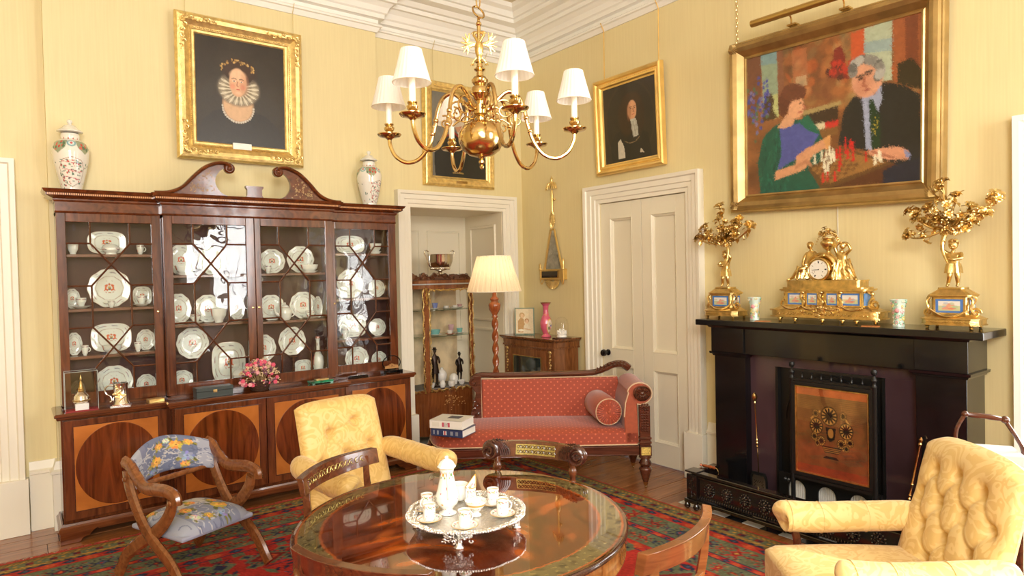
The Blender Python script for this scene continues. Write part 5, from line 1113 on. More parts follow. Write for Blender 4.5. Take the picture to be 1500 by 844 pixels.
candelabrum((3.895, 1.33, 1.2225), -pi/2, 1, [(-.035, .75, .026), (.01, .68, .02), (-.20, .62, .024), (-.155, .585, .024), (-.19, .50, .024), (-.10, .63, .024), (.07, .62, .024), (.185, .66, .028), (.15, .58, .024), (.06, .52, .022), (-.06, .57, .02), (.10, .55, .02)], 'gilt cherub candelabrum with spreading lily branches at the right end of the mantelshelf', 3)
candelabrum((3.895, 2.705, 1.2225), -pi/2, -1, [(-.01, .76, .026), (-.05, .67, .026), (-.15, .63, .024), (-.18, .56, .028), (-.11, .56, .024), (-.14, .60, .02), (.15, .66, .02), (.19, .61, .03), (.09, .64, .022), (.10, .56, .022), (.03, .60, .02), (.12, .60, .02)], 'gilt cherub candelabrum with lily branches at the left end of the mantelshelf', 13)
# ================================================================ MANTEL CLOCK
ck = empty('mantel_clock', (3.885, 1.995, 1.2225), -pi/2, 'ornate gilt mantel clock with two figures and an urn above a white dial', 'clock')
for x in (-.29, -.17, -.0, .12, .2, .29): MB().lathe([(.003, 0), (.012, .006), (.007, .014), (.018, .020), (.018, .026), (.008, .032)], 14, c=(x, -.055 if abs(x) < .25 else -.02, 0)).build('foot', GOLD, ck)
def rslab(b, w, d, z0, z1, w2=None, d2=None, rr_=.06):
    def ring(w, d):
        P = []
        for cx, cy, a0 in ((w-rr_, d-.03, 0), (-w+rr_, d-.03, pi/2), (-w+rr_, -d+.03, pi), (w-rr_, -d+.03, 1.5*pi)):
            for k in range(6): a = a0+pi/2*k/5; P.append((cx+rr_*cos(a), cy+.03*sin(a)))
        return P
    A, B_ = ring(w, d), ring(w2 or w, d2 or d); n = len(A)
    b.add([(x, y, z0) for x, y in A]+[(x, y, z1) for x, y in B_], [tuple(range(n-1, -1, -1)), tuple(range(n, 2*n))]+[(i, (i+1) % n, n+(i+1) % n, n+i) for i in range(n)])
b = MB(); rslab(b, .335, .085, .032, .04); rslab(b, .325, .08, .04, .072); rslab(b, .337, .086, .072, .08); rslab(b, .32, .078, .08, .10, .27, .07); b.build('base_plinth', GOLD, ck, smooth=30)
b = MB(); 
for k in range(50): b.ell((-.27+.54*k/49, -.081, .056), (.0035, .003, .010), 6, 4, Matrix.Rotation(.6*(-1)**k, 4, 'Y'))
b.build('guilloche_band', GOLD, ck, kind='stuff')
b = MB().box(-.235, .235, -.055, .055, .10, .192); b.build('body', GOLD, ck, smooth=0, bevel=.002)
for x, w in ((-.165, .10), (-.06, .062), (.06, .062), (.165, .11)): 
    mplaque(ck, T(x, -.0565, .145), w, .07, int(100+x*100)); MB(T(x, -.055, .145)).frame([(0, 0), (0, .004), (.004, .004), (.004, 0)], -w/2, w/2, -.035, .035).build('plaque_frame', GOLD, ck, smooth=0)
MB(T(.2355, 0, .145)).box(0, .002, -.04, .04, -.035, .035).build('blue_side_panel', mat('bleu_celeste', (.10, .28, .62), .1, coat=.6), ck, smooth=0)
b = MB(); rslab(b, .262, .075, .192, .198, rr_=.02); rslab(b, .268, .08, .198, .206, rr_=.02); rslab(b, .25, .072, .206, .216, rr_=.02); rslab(b, .225, .066, .216, .252, rr_=.02); rslab(b, .23, .068, .252, .258, rr_=.02); b.build('upper_plinth', GOLD, ck, smooth=30)
b = MB(); rr = random.Random(5)
for k in range(60):
    x = -.24+.48*k/59; z = .095-.02*abs(sin(k*pi/15)); b.ell((x, -.078-.008*abs(sin(k*pi/15)), z+.008), .0068, 6, 4)
for x in (-.115, 0, .115): 
    b.tube(spline([(x, -.06, .19), (x-.008, -.068, .16), (x+.008, -.068, .13), (x, -.07, .10)], 4), .009, 7); b.ell((x, -.066, .185), (.014, .01, .01))
for s_ in (-1, 1):
    b.tube(spiral((s_*.275, 0, .115), .034, .008, pi/2, s_*1.4, 20), .008, 6); b.tube(spline([(s_*.24, 0, .19), (s_*.265, 0, .165), (s_*.25, 0, .12), (s_*.29, 0, .09)], 4), .009, 6); b.ell((s_*.262, 0, .175), (.014, .012, .016)); b.ell((s_*.24, -.03, .205), (.02, .014, .01))
for k in range(26): b.tube(spiral((rr.gauss(0, .045), -.085, rr.uniform(.05, .1)), .014, .003, k, .8, 7), .004, 5)
b.build('garland', GOLD, ck, kind='stuff')
# drum and dial
MB(T(-.02, -.0, .322, rx=pi/2)).lathe([(.066, -.05), (.072, -.04), (.072, .045), (.07, .055), (.064, .058), (.060, .052), (.0, .05)], 48).build('drum', GOLD, ck)
D = Paint(150, 150, (232, 228, 216))
for k in range(12):
    a = pi/2-2*pi*k/12; nv_ = [3, 1, 2, 3, 2, 1, 2, 3, 4, 2, 1, 2][k]; x, y = .5+.38*cos(a), .5-.38*sin(a)
    for j in range(nv_): o_ = (j-(nv_-1)/2)*.028; dx, dy = sin(a)*o_, cos(a)*o_; D.line([(x+dx-.045*cos(a), y+dy+.045*sin(a)), (x+dx+.045*cos(a), y+dy-.045*sin(a))], .008, (30, 34, 60))
for k in range(60): a = 2*pi*k/60; D.ell(.5+.465*cos(a), .5+.465*sin(a), .005, .005, (40, 40, 50))
for x in (.28, .72): D.ell(x, .62, .028, .028, (50, 40, 30))
def disc(U, V_): a = 2*pi*U; return .056*V_*np.cos(a), 0*U, .056*V_*np.sin(a)
o = psurf('dial', 96, 60, disc, polar(D.a), vcol('enamel_dial', .15, .4), ck, closed_u=True, loc=(-.02, -.0535, .322))
MB(T(-.02, -.056, .322)).bar((0, 0, 0), (-.036, 0, -.003), .0014, .003, (0, 1, 0)).bar((0, 0, 0), (-.024, 0, -.004), .0014, .0045, (0, 1, 0)).ell((0, 0, 0), (.004, .002, .004)).build('hands', BLACK, ck, smooth=0)
# rockwork and drapery around the drum
b = MB()
for k in range(30):
    a = pi*(.02+.96*k/29); b.ell((-.02+.085*cos(a), .0, .325+.085*sin(a)), (.018, .035, .014), 8, 5, Matrix.Rotation(-a, 4, 'Y'))
for s_ in (-1, 1):
    for k in range(8): b.ell((-.02+s_*(.08+.01*(k % 2)), -.03+.01*(k % 3), .27+.012*k), (.014, .02, .01), 8, 5)
b.build('rockwork', GOLD, ck, kind='stuff')
MB().lathe([(.03, .405), (.022, .412), (.012, .425), (.012, .435), (.03, .452), (.044, .475), (.042, .488), (.03, .498), (.036, .505), (.036, .51), (.02, .512)], 28, c=(.015, 0, 0), fl=.05, flk=12).build('urn', GOLD, ck, smooth=60)
b = MB(); rr = random.Random(12)
for k in range(18):
    d = V((rr.gauss(0, 1), rr.gauss(-.3, .6), abs(rr.gauss(0, .8))+.2)).normalized(); p = V((.015, 0, .515))+d*rr.uniform(.02, .055); flower(b, Matrix.Translation(p) @ d.to_track_quat('Z', 'Y').to_matrix().to_4x4(), rr.uniform(.010, .016))
for s_ in (-1, 1):
    for k in range(7): flower(b, Matrix.Translation((.015+s_*(.03+.006*k), -.01, .53-.0015*k*k)) @ V((s_, -.6, -.3)).to_track_quat('Z', 'Y').to_matrix().to_4x4(), .009)
b.build('urn_flowers', GOLD, ck, smooth=60, kind='stuff')
# man: reclining at left, leaning on the drum, legs down to the left
fm = [(-.105, 0, .34, .026), (-.098, 0, .375, .025), (-.09, -.002, .41, .026), (-.088, -.004, .438, .013), (-.09, -.006, .45, .013),
      (-.062, -.01, .425, .013), (-.045, -.025, .39, .011), (-.005, -.03, .405, .009), (.01, -.032, .408, .008),
      (-.118, 0, .425, .013), (-.135, -.005, .39, .011), (-.135, -.02, .355, .009), (-.13, -.025, .345, .008),
      (-.12, -.02, .33, .022), (-.165, -.03, .315, .018), (-.19, -.03, .28, .012), (-.215, -.03, .266, .008), (-.228, -.045, .262, .007),
      (-.10, -.03, .325, .021), (-.135, -.05, .33, .017), (-.15, -.045, .29, .012), (-.155, -.045, .265, .009), (-.165, -.055, .262, .007)]
fe = [(0, 1), (1, 2), (2, 3), (3, 4), (2, 5), (5, 6), (6, 7), (7, 8), (2, 9), (9, 10), (10, 11), (11, 12), (0, 13), (13, 14), (14, 15), (15, 16), (16, 17), (0, 18), (18, 19), (19, 20), (20, 21), (21, 22)]
figure('seated_man', fm, fe, GOLD, ck)
b = MB().ell((-.095, -.008, .468), (.017, .019, .022), 14, 10); b.ell((-.09, -.027, .466), .004, 6, 4); b.ell((-.097, .0, .478), (.02, .02, .016), 12, 8); b.build('man_head', GOLD, ck)
fw = [(.105, 0, .33, .028), (.10, 0, .36, .022), (.095, 0, .395, .025), (.09, 0, .425, .012), (.10, -.005, .437, .012),
      (.07, -.01, .415, .012), (.06, -.015, .45, .010), (.085, -.012, .478, .008), (.10, -.01, .48, .007),
      (.118, 0, .412, .012), (.15, -.005, .435, .010), (.135, -.01, .468, .008), (.115, -.01, .478, .007),
      (.115, -.025, .325, .024), (.15, -.045, .325, .02), (.165, -.04, .29, .015), (.19, -.045, .265, .009), (.205, -.06, .261, .007),
      (.10, -.03, .32, .022), (.125, -.055, .31, .018), (.14, -.055, .285, .012), (.16, -.06, .262, .008)]
fe2 = [(0, 1), (1, 2), (2, 3), (3, 4), (2, 5), (5, 6), (6, 7), (7, 8), (2, 9), (9, 10), (10, 11), (11, 12), (0, 13), (13, 14), (14, 15), (15, 16), (16, 17), (0, 18), (18, 19), (19, 20), (20, 21)]
figure('seated_woman', fw, fe2, GOLD, ck)
b = MB().ell((.105, -.012, .457), (.016, .018, .021), 14, 10); b.ell((.108, .0, .465), (.02, .02, .018), 12, 8); b.build('woman_head', GOLD, ck)
b = MB()
def drape(b, top, bot, n=16, amp=.006, y0=-.02):
    vs = []
    for j in range(6):
        t = j/5
        for i in range(n+1):
            u = i/n; x = (top[0]+(top[1]-top[0])*u)*(1-t)+(bot[0]+(bot[1]-bot[0])*u)*t; z = top[2]*(1-t)+bot[2]*t-.01*sin(pi*u)*(1-t); y = y0-.028*sin(pi*u)-.02*t+amp*sin(u*9*pi+t*2)
            vs.append((x, y, z))
    b.add(vs, [(j*(n+1)+i, j*(n+1)+i+1, (j+1)*(n+1)+i+1, (j+1)*(n+1)+i) for j in range(5) for i in range(n)])
drape(b, (.075, .15, .385), (.075, .205, .262)); drape(b, (.06, .12, .37), (.058, .13, .262), y0=-.035); b.build('woman_drapery', GOLD, ck, smooth=80)
b = MB(); drape(b, (-.175, -.07, .35), (-.18, -.075, .27), y0=-.02); b.build('man_drapery', GOLD, ck, smooth=80)
# small encrusted vases
EV = [mat('petal_pink', (.80, .35, .38), .2, coat=.4), mat('leaf_green', (.25, .5, .3), .2, coat=.4), mat('petal_cream', (.85, .80, .62), .2, coat=.4), mat('petal_yellow', (.82, .66, .2), .2, coat=.4), mat('porcelain_mint', (.62, .76, .68), .15, coat=.5)]
for (y, lab, sd) in ((2.457, 'small flower-encrusted porcelain vase between the left candelabrum and the clock', 1), (1.58, 'small flower-encrusted porcelain vase between the clock and the right candelabrum', 2)):
    e = empty('flower_vase', (3.855, y, 1.2225), -pi/2, lab, 'vase', 'pair of small encrusted vases'); rr = random.Random(sd)
    MB().lathe([(.028, 0), (.03, .008), (.024, .018), (.026, .05), (.028, .09), (.034, .125), (.042, .148), (.040, .15), (.03, .125), (.02, .09)], 28, fl=.06, flk=5).build('vase_body', EV[4], e, smooth=60)
    bs = [MB() for _ in range(4)]
    for k in range(90):
        a = rr.random()*2*pi; z = rr.uniform(.01, .145); r_ = .026 if z < .1 else .03+.3*(z-.11); b = bs[rr.choice((0, 1, 1, 2, 3))]
        d = V((cos(a), sin(a), .15)); M_ = Matrix.Translation((r_*cos(a), r_*sin(a), z)) @ d.to_track_quat('Z', 'Y').to_matrix().to_4x4(); b.at(M_)
        s_ = rr.uniform(.004, .008)
        for j in range(5): b.ell((s_*cos(j*1.256), s_*sin(j*1.256), 0), (s_*.6, s_*.6, s_*.5), 6, 4)
    for k, z in ((0, .06), (0, .11)): bs[0].at(Matrix.Translation((.004, -.03, z+.03))).ell((0, 0, 0), (.013, .01, .013), 8, 6)
    for b, m, nm in zip(bs, EV, ('pink_blossoms', 'leaves', 'cream_blossoms', 'yellow_blossoms')): b.build(nm, m, e, kind='stuff')
for (y, lab) in ((2.36, 'orange card lying on the mantelshelf beside the left end of the clock'), (1.70, 'orange card lying on the mantelshelf beside the right end of the clock')):
    o = MB(T(3.79, y, 1.2225, rz=.3)).box(-.03, .03, -.045, .045, 0, .002).build('card', mat('orange_card', (.62, .22, .06), .5), smooth=0); tag(o, lab, 'card')
# ================================================================ CARPET
RX0, RX1, RY0, RY1 = -1.7, 3.405, -.9, 4.58
RWn, RHn = 560, 600
rw = RX1-RX0; rh = RY1-RY0
C_ = {k: np.array(srgb(v)) for k, v in dict(red=(168, 44, 38), dred=(122, 32, 34), org=(188, 78, 46), sage=(98, 104, 78), navy=(40, 42, 66), blue=(60, 78, 104), yel=(176, 134, 62), olive=(110, 92, 56), pale=(150, 144, 112)).items()}
class Rug:
    pass
X_, Y_ = np.meshgrid(np.linspace(RX0, RX1, RWn), np.linspace(RY1, RY0, RHn)); A_ = np.ones((RHn, RWn, 3))*C_['red']
dX = np.minimum(X_-RX0, RX1-X_); dY = np.minimum(Y_-RY0, RY1-Y_); D_ = np.minimum(dX, dY); S_ = np.where(dX < dY, Y_, X_)
def band(a, b, col, fn=None):
    m = (D_ >= a) & (D_ < b)
    if fn is not None: m &= fn
    A_[m] = C_[col]
band(0, .018, 'red'); band(.018, .16, 'olive'); band(.02, .026, 'navy'); band(.03, .055, 'yel', (np.floor(S_/.016+D_/.016) % 2 == 0)); band(.06, .115, 'sage'); band(.07, .105, 'dred', (np.mod(S_, .11) < .04)); band(.08, .095, 'navy', (np.mod(S_, .11) < .02)); band(.075, .10, 'yel', (np.abs(np.mod(S_, .11)-.07) < .008)); band(.115, .14, 'yel', (np.floor(S_/.014-D_/.014) % 2 == 0)); band(.14, .16, 'navy', (np.mod(S_, .06) < .034))
def guard(a, b, sc=.2):
    m_ = (a+b)/2; band(a, b, 'red'); band(a, a+.006, 'navy'); band(b-.006, b, 'navy'); w = (b-a)/2
    band(a, b, 'org', (np.abs(np.mod(S_, sc)-sc/2)+np.abs(D_-m_) < w*1.1) & (np.abs(D_-m_) < w*.8)); band(a, b, 'navy', (np.abs(np.mod(S_+sc/2, sc)-sc/2)*.6+np.abs(D_-m_) < w*.7)); band(a, b, 'blue', (np.abs(np.mod(S_+sc/2, sc)-sc/2)*.6+np.abs(D_-m_) < w*.3))
guard(.16, .235); band(.235, .42, 'sage'); guard(.42, .47, .13); band(.47, .615, 'sage'); guard(.615, .70, .24)
def sten(x, y, r, parts, rot=0):
    """a motif from small lozenges and hooks: parts = (dx, dy, rx, ry, colour, angle) in units of r"""
    i0, i1 = np.searchsorted(-Y_[:, 0], -(y+r*1.5)), np.searchsorted(-Y_[:, 0], -(y-r*1.5)); j0, j1 = np.searchsorted(X_[0], x-r*1.5), np.searchsorted(X_[0], x+r*1.5)
    if i1 <= i0 or j1 <= j0: return
    u = (X_[i0:i1, j0:j1]-x)/r; v = (Y_[i0:i1, j0:j1]-y)/r; u, v = u*cos(rot)+v*sin(rot), -u*sin(rot)+v*cos(rot); sub_ = A_[i0:i1, j0:j1]
    for dx, dy, a, b, col, an in parts:
        p, q = (u-dx)*cos(an)+(v-dy)*sin(an), -(u-dx)*sin(an)+(v-dy)*cos(an); sub_[(np.abs(p)/a+np.abs(q)/b) < 1] = C_[col]
def palm(c1, c2, c3):
    P = [(0, 0, .62, .5, c1, 0), (0, 0, .4, .34, c2, 0), (0, 0, .18, .2, c3, 0)]
    for s_ in (-1, 1): P += [(s_*.62, .3, .5, .12, c1, s_*.7), (s_*.62, -.3, .5, .12, c1, -s_*.7), (s_*.85, .62, .16, .16, c2, 0), (s_*.9, -.6, .14, .14, c3, 0), (s_*.45, .75, .3, .09, c1, s_*1.2), (s_*1.0, 0, .28, .09, c2, 0)]
    return P+[(0, .8, .12, .3, c1, 0), (0, -.8, .12, .3, c2, 0)]
rr = random.Random(21); kinds = [palm('navy', 'blue', 'red'), palm('dred', 'org', 'navy'), palm('red', 'dred', 'yel'), palm('navy', 'dred', 'org')]
def run(d, step, r, off=0):
    t = RY0+d
    k = 0
    while t < RY1-d*.3: sten(RX1-d, t+off, r*rr.uniform(.85, 1.1), kinds[k % 4], pi/2*(k % 2)); sten(RX0+d, t+off, r, kinds[k % 4], pi/2); t += step; k += 1
    t = RX0+d
    while t < RX1-d*.3: sten(t+off, RY1-d, r*rr.uniform(.85, 1.1), kinds[k % 4]); sten(t+off, RY0+d, r, kinds[k % 4]); t += step; k += 1
run(.33, .19, .075); run(.33, .19, .035, .095); run(.275, .12, .018); run(.385, .12, .018, .05); run(.545, .17, .06, .03); run(.545, .17, .028, .115)
# field: serrated edge, then big sage and navy motifs on red
fld = (D_ > .70); ser = fld & (D_ < .70+.05*(np.abs(np.mod(S_, .12)-.06)/.03 > 1)); A_[ser] = C_['sage']
big = [(0, 0, 1.0, .75, 'sage', 0), (0, 0, .8, .55, 'dred', 0), (0, 0, .45, .34, 'org', 0), (0, 0, .22, .2, 'navy', 0)]+[(sx*.75, sy*.55, .34, .3, 'sage', 0) for sx in (-1, 1) for sy in (-1, 1)]+[(sx*.75, sy*.55, .17, .15, 'navy', 0) for sx in (-1, 1) for sy in (-1, 1)]
for sx in (-1, 1):
    for k in range(5): big += [(sx*(.25+.17*k), .05-.12*k+.55, .13, .05, 'navy', sx*.8), (sx*(.25+.17*k), -.05+.12*k-.55, .13, .05, 'navy', -sx*.8)]
hook = [(0, 0, 1.1, .07, 'navy', 0), (0, .18, .8, .06, 'blue', 0), (0, -.18, .9, .06, 'navy', 0)]+[(s_*(.2+.22*k), q_*.32, .16, .06, 'navy', s_*q_*.9) for s_ in (-1, 1) for k in range(4) for q_ in (-1, 1)]+[(s_*1.0, q_*.3, .09, .28, 'sage', s_*q_*.5) for s_ in (-1, 1) for q_ in (-1, 1)]
for i, x in enumerate(np.arange(RX0+1.1, RX1-.8, .62)):
    for j, y in enumerate(np.arange(RY0+1.0, RY1-.8, .5)):
        if (i+j) % 2: sten(x, y, .26, big, .0)
        else: sten(x, y, .22, hook); sten(x+.0, y+.17, .05, kinds[1]); sten(x-.12, y-.16, .05, kinds[0])
# rows along the back edge of the field, seen beside the cross-frame chair
for k in range(9): sten(-.6+.42*k, 3.72, .13, big); sten(-.4+.42*k, 3.80, .05, kinds[k % 4])
nz = np.random.default_rng(3); A_ *= (1+.16*nz.standard_normal(A_.shape[:2]))[..., None].clip(.55, 1.5); A_ *= (1+.10*np.sin(Y_*37+np.sin(X_*9)))[..., None]
A_ = A_*.94+C_['olive']*.06
cr = empty('carpet', (0, 0, 0), 0, 'large red, sage and navy patterned wool carpet with a striped border under the round table', 'carpet')
WOOL = vcol('wool_pile', .9, 0, bump=.5, bs=300, spec=.15)
psurf('pile', RWn-1, RHn-1, lambda U, V_: (RX0+rw*U, RY1-rh*V_, .0135+0*U), np.clip(A_, 0, 1), WOOL, cr)
MB().box(RX0, RX1, RY0, RY1, .001, .0125).build('backing', mat('carpet_edge', (.30, .04, .03), .9), cr, smooth=0)
b = MB(); rr = random.Random(2); x = RX0
while x < RX1:
    L = rr.uniform(.025, .055); dx = rr.gauss(0, .02); b.tube([(x, RY1-.004, .010), (x+dx*.5, RY1+L*.5, .008), (x+dx, RY1+L, .004)], [.0045, .005, .002], 4); x += .0085
b.build('fringe', mat('red_fringe', (.38, .06, .035), .9), cr, kind='stuff')
# ================================================================ ROUND TABLE
TX, TY, TZ, TR = 1.204, 1.899, .72, .557
tb = empty('round_table', (TX, TY, 0), 0, 'round polished mahogany centre table with a brass-inlaid border, on a pedestal', 'table')
c = Paint(420, 420, (92, 36, 12)); rr = random.Random(7)
for k in range(170):
    a = rr.random()*2*pi; r0 = rr.uniform(.05, .40); w_ = rr.uniform(.008, .02); x, y = .5+r0*cos(a), .5+r0*sin(a)
    c.ell(x, y, rr.uniform(.03, .09), w_, rr.choice([(176, 78, 22), (58, 18, 6), (140, 58, 16), (44, 12, 5), (206, 104, 34), (40, 12, 5)]), -a+rr.uniform(-.5, .5), .9, .5)
c.noise(.16, 9, 4); d = np.hypot(c.X-.5, c.Y-.5)*2; th = np.arctan2(c.Y-.5, c.X-.5)
ins = (d > .835) & (d < .955); c.a[ins] = np.array(srgb(96, 84, 50))
sc_ = (np.sin(th*46)*np.sin((d-.835)/.12*2*pi+np.sin(th*23)*1.5)) > .42; c.a[ins & sc_] = np.array(srgb(52, 44, 26)); sc2 = (np.sin(th*92+d*60)*np.cos((d-.835)/.12*3*pi)) > .7; c.a[ins & sc2] = np.array(srgb(128, 112, 66))
for r0, r1, col in ((.820, .835, (150, 70, 24)), (.955, .968, (150, 70, 24)), (.968, 1.1, (66, 34, 18)), (.985, .990, (140, 110, 60))): c.a[(d > r0) & (d < r1)] = np.array(srgb(col))
def ttop(U, V_): a = 2*pi*U; return TR*V_*np.cos(a), TR*V_*np.sin(a), TZ+0*U-.0004*(V_ > .99)
TMAT = vcol('polished_table_top', .04, 1.0); TMAT.node_tree.nodes['Principled BSDF'].inputs['Coat Roughness'].default_value = .015; TMAT.node_tree.nodes['Principled BSDF'].inputs['Coat IOR'].default_value = 1.6
psurf('table_top', 360, 150, ttop, polar(c.a), TMAT, tb, closed_u=True)
AMB = wood('amber_veneer', (.16, .05, .012), (.42, .16, .04), .14, (1, 1, 9), 5)
MB().lathe([(TR*.985, TZ-.0008), (TR, TZ-.0015), (TR+.006, TZ-.006), (TR+.006, TZ-.016), (TR-.002, TZ-.02), (TR-.004, TZ-.024)], 128, cap=False).build('table_edge', DARKW, tb, smooth=60)
MB().lathe([(TR-.006, TZ-.022), (TR-.006, TZ-.078), (TR-.002, TZ-.082), (TR-.002, TZ-.088), (TR-.02, TZ-.09), (.001, TZ-.09)], 128, cap=False).build('apron', AMB, tb, smooth=60)
MB().lathe([(.001, .63), (.10, .63), (.07, .60), (.055, .55), (.09, .47), (.10, .40), (.06, .30), (.05, .25), (.09, .20), (.12, .17), (.001, .17)], 32).build('pedestal', MAHOG, tb)
b = MB()
for k in range(3):
    a0 = 2*pi*k/3+.3; b.at(T(rz=a0)); b.prism([(.0, .16), (.16, .165), (.19, .11), (.22, .06), (.19, .05), (.13, .07), (0, .08)], -.05, .05)
b.at(Matrix()); b.lathe([(.001, .175), (.15, .175), (.16, .15), (.15, .10), (.001, .10)], 24); b.build('base', MAHOG, tb, smooth=30, bevel=.004)
for k in range(3): MB(T(rz=2*pi*k/3+.3) @ T(.20, 0, 0)).lathe([(.001, .014), (.03, .016), (.04, .035), (.03, .06), (.001, .07)], 20).build('paw_foot', DARKW, tb)
# ================================================================ SILVER SALVER AND COFFEE SET
sv = empty('silver_salver', (1.165, 1.812, TZ+.0005), .5, 'large chased silver salver with a pierced scroll border and scroll feet on the round table', 'tray')
SILV = mat('chased_silver', (.86, .84, .80), .26, 1, bump=1.0, bs=160, var=.16, vs=110); n = 144
def rsc(a): return .186*(1+.035*abs(cos(4*a))**.6)
b = MB(); vs = []
for r_, z in ((.001, .041), (.62, .041), (.84, .041), (.89, .045), (.94, .051), (1.0, .058), (1.0, .055), (.92, .047), (.8, .037), (.001, .037)):
    for i in range(n): a = 2*pi*i/n; q = rsc(a)*r_; vs.append((q*cos(a), q*sin(a), z))
b.add(vs, [(j*n+i, j*n+(i+1) % n, (j+1)*n+(i+1) % n, (j+1)*n+i) for j in range(9) for i in range(n)]); b.build('salver_plate', SILV, sv, smooth=50)
b = MB(); rr = random.Random(3)
for k in range(150):
    a = 2*pi*k/150; q = rsc(a); b.tube(spiral((q*.985*cos(a), q*.985*sin(a), .058), .0085, .002, a+k*2.1, .9*(-1)**k, 7, 'xy'), .0026, 4); b.ell((q*1.02*cos(a), q*1.02*sin(a), .057), (.0042, .0042, .0048), 6, 4)
    if k % 2: b.tube(spiral((q*.91*cos(a), q*.91*sin(a), .052), .009, .002, k*1.3, .9, 6, 'xy'), .0022, 4)
b.build('scroll_border', SILV, sv, kind='stuff')
for k in range(4):
    a = 2*pi*k/4+.35; b = MB(T(rz=a) @ T(.165, 0, 0))
    b.lathe([(.001, 0), (.014, 0), (.016, .004), (.010, .010), (.008, .018), (.014, .028), (.02, .036), (.001, .038)], 12)
    for j in range(26): b.tube(spiral((rr.gauss(0, .006), rr.gauss(0, .022), rr.uniform(.02, .045)), .008, .002, j, .8, 6, 'yz'), .0024, 4)
    b.build('scroll_foot', SILV, sv)
CUPM = vcol('sprigged_porcelain', .12, .6)
def sprig(w_=120, h_=60, top=.22, seed=1, dens=16):
    p = Paint(w_, h_, (240, 238, 230)); r2 = random.Random(seed); p.rect(0, 0, 1, .03, (206, 160, 70))
    for k in range(10):
        u = (k+.5)/10; p.ell(u, top, .024, .034, [(196, 60, 90), (220, 150, 50), (110, 60, 130), (90, 140, 70), (214, 90, 60)][k % 5]); p.ell(u+.04, top+.05, .016, .022, (110, 150, 80)); p.ell(u+.05, top-.03, .014, .02, (224, 160, 70))
    for k in range(dens): p.ell(r2.random(), r2.uniform(top+.15, .95), .014, .018, r2.choice([(196, 60, 90), (120, 70, 130), (220, 150, 50), (150, 160, 70)]))
    p.rect(0, .96, 1, 1, (206, 160, 70)); return p.a
SPR = [sprig(seed=k) for k in range(4)]
CZ = TZ+.0432
def saucer(e, r=.042):
    im = Paint(100, 100, (240, 238, 230)); dd = np.hypot(im.X-.5, im.Y-.5)*2; im.blend((dd > .95)*1., (206, 160, 70))
    for k in range(18): a = 2*pi*k/18; im.ell(.5+.39*cos(a), .5+.39*sin(a), .04, .03, [(196, 60, 90), (220, 150, 50), (110, 60, 130), (90, 140, 70)][k % 4])
    def fn(U, V_): a = 2*pi*U; q = r*V_; return q*np.cos(a), q*np.sin(a), .002+.009*np.clip((V_-.45)/.55, 0, 1)**1.3
    psurf('saucer', 48, 20, fn, polar(im.a), CUPM, e, closed_u=True, back=.0015)
def coffee_cup(x, y, h_a, lab, sauc=True, k=0):
    e = empty('coffee_cup', (x, y, CZ), h_a, lab, 'cup', 'sprigged coffee cups on the salver')
    if sauc: saucer(e)
    lathe_surf('cup_body', [(0, .012), (.016, .014), (.0185, .055), (.0205, .058), (.0205, .056), (.0198, .03), (.0190, .012), (.017, .006), (.015, .0035), (0, .0035)], np.concatenate([SPR[k][:1].repeat(40, 0)*0+.85, SPR[k]], 0), e, 36, mat_=CUPM, nv=50)
    MB().tube([(.019+.012*cos(a), 0, .032+.014*sin(a)) for a in [(-.5+i/10)*pi for i in range(11)]], .0024, 7).build('handle', PORC2, e)
PORC2 = mat('bone_china', (.88, .87, .83), .12, coat=.5)
coffee_cup(1.043, 1.842, pi+.6, 'cup and saucer at the left front of the salver, in front of another', k=0)
coffee_cup(1.085, 1.93, pi+.3, 'cup and saucer behind and left of the tall coffee pot', k=1)
coffee_cup(1.10, 1.722, 0, 'cup and saucer nearest the front edge of the salver', k=2)
coffee_cup(1.252, 1.727, -.3, 'cup and saucer at the right front, its handle pointing right', k=3)
coffee_cup(1.287, 1.83, 1.6, 'cup and saucer farthest right at the back of the salver', k=0)
e = empty('coffee_pot', (1.128, 1.868, CZ), R(-118), 'tall sprigged white coffee pot with a domed lid standing on the salver', 'coffee pot')
pim = sprig(160, 120, .12, 9, 26)
pr = [(.020, .165), (.021, .163), (.021, .155), (.0195, .145), (.022, .12), (.028, .09), (.0335, .065), (.034, .05), (.030, .035), (.02, .022), (.014, .014), (.017, .007), (.026, .003), (.027, 0), (0, 0)]
lathe_surf('pot_body', pr, pim, e, 60, mat_=CUPM, nv=80)
MB().lathe([(.026, .163), (.027, .166), (.022, .174), (.018, .184), (.008, .192), (.004, .194), (.006, .198), (.004, .203), (.001, .204)], 32, fl=.04, flk=8).build('lid', PORC2, e)
MB().tube(spline([(.018, 0, .15), (.045, 0, .15), (.055, 0, .11), (.045, 0, .075), (.032, 0, .06)], 6), .003, 8).build('handle', PORC2, e)
MB().tube(spline([(-.03, 0, .06), (-.045, 0, .08), (-.044, 0, .12), (-.052, 0, .15)], 6), [.010-.0003*i for i in range(19)], 10).build('spout', PORC2, e)
e.scale = (1.14, 1.14, .94)
e = empty('sugar_pot', (1.225, 1.945, CZ), 0, 'white sprigged sugar pot behind the milk jug on the salver', 'pot')
lathe_surf('pot_body', [(0, .02), (.026, .022), (.030, .058), (.031, .060), (.031, .05), (.033, .03), (.028, .01), (.02, .003), (0, .003)], SPR[2], e, 40, mat_=CUPM, nv=40)
e = empty('milk_jug', (1.232, 1.885, CZ), .6, 'sprigged milk jug with a high pointed lip on the salver', 'jug')
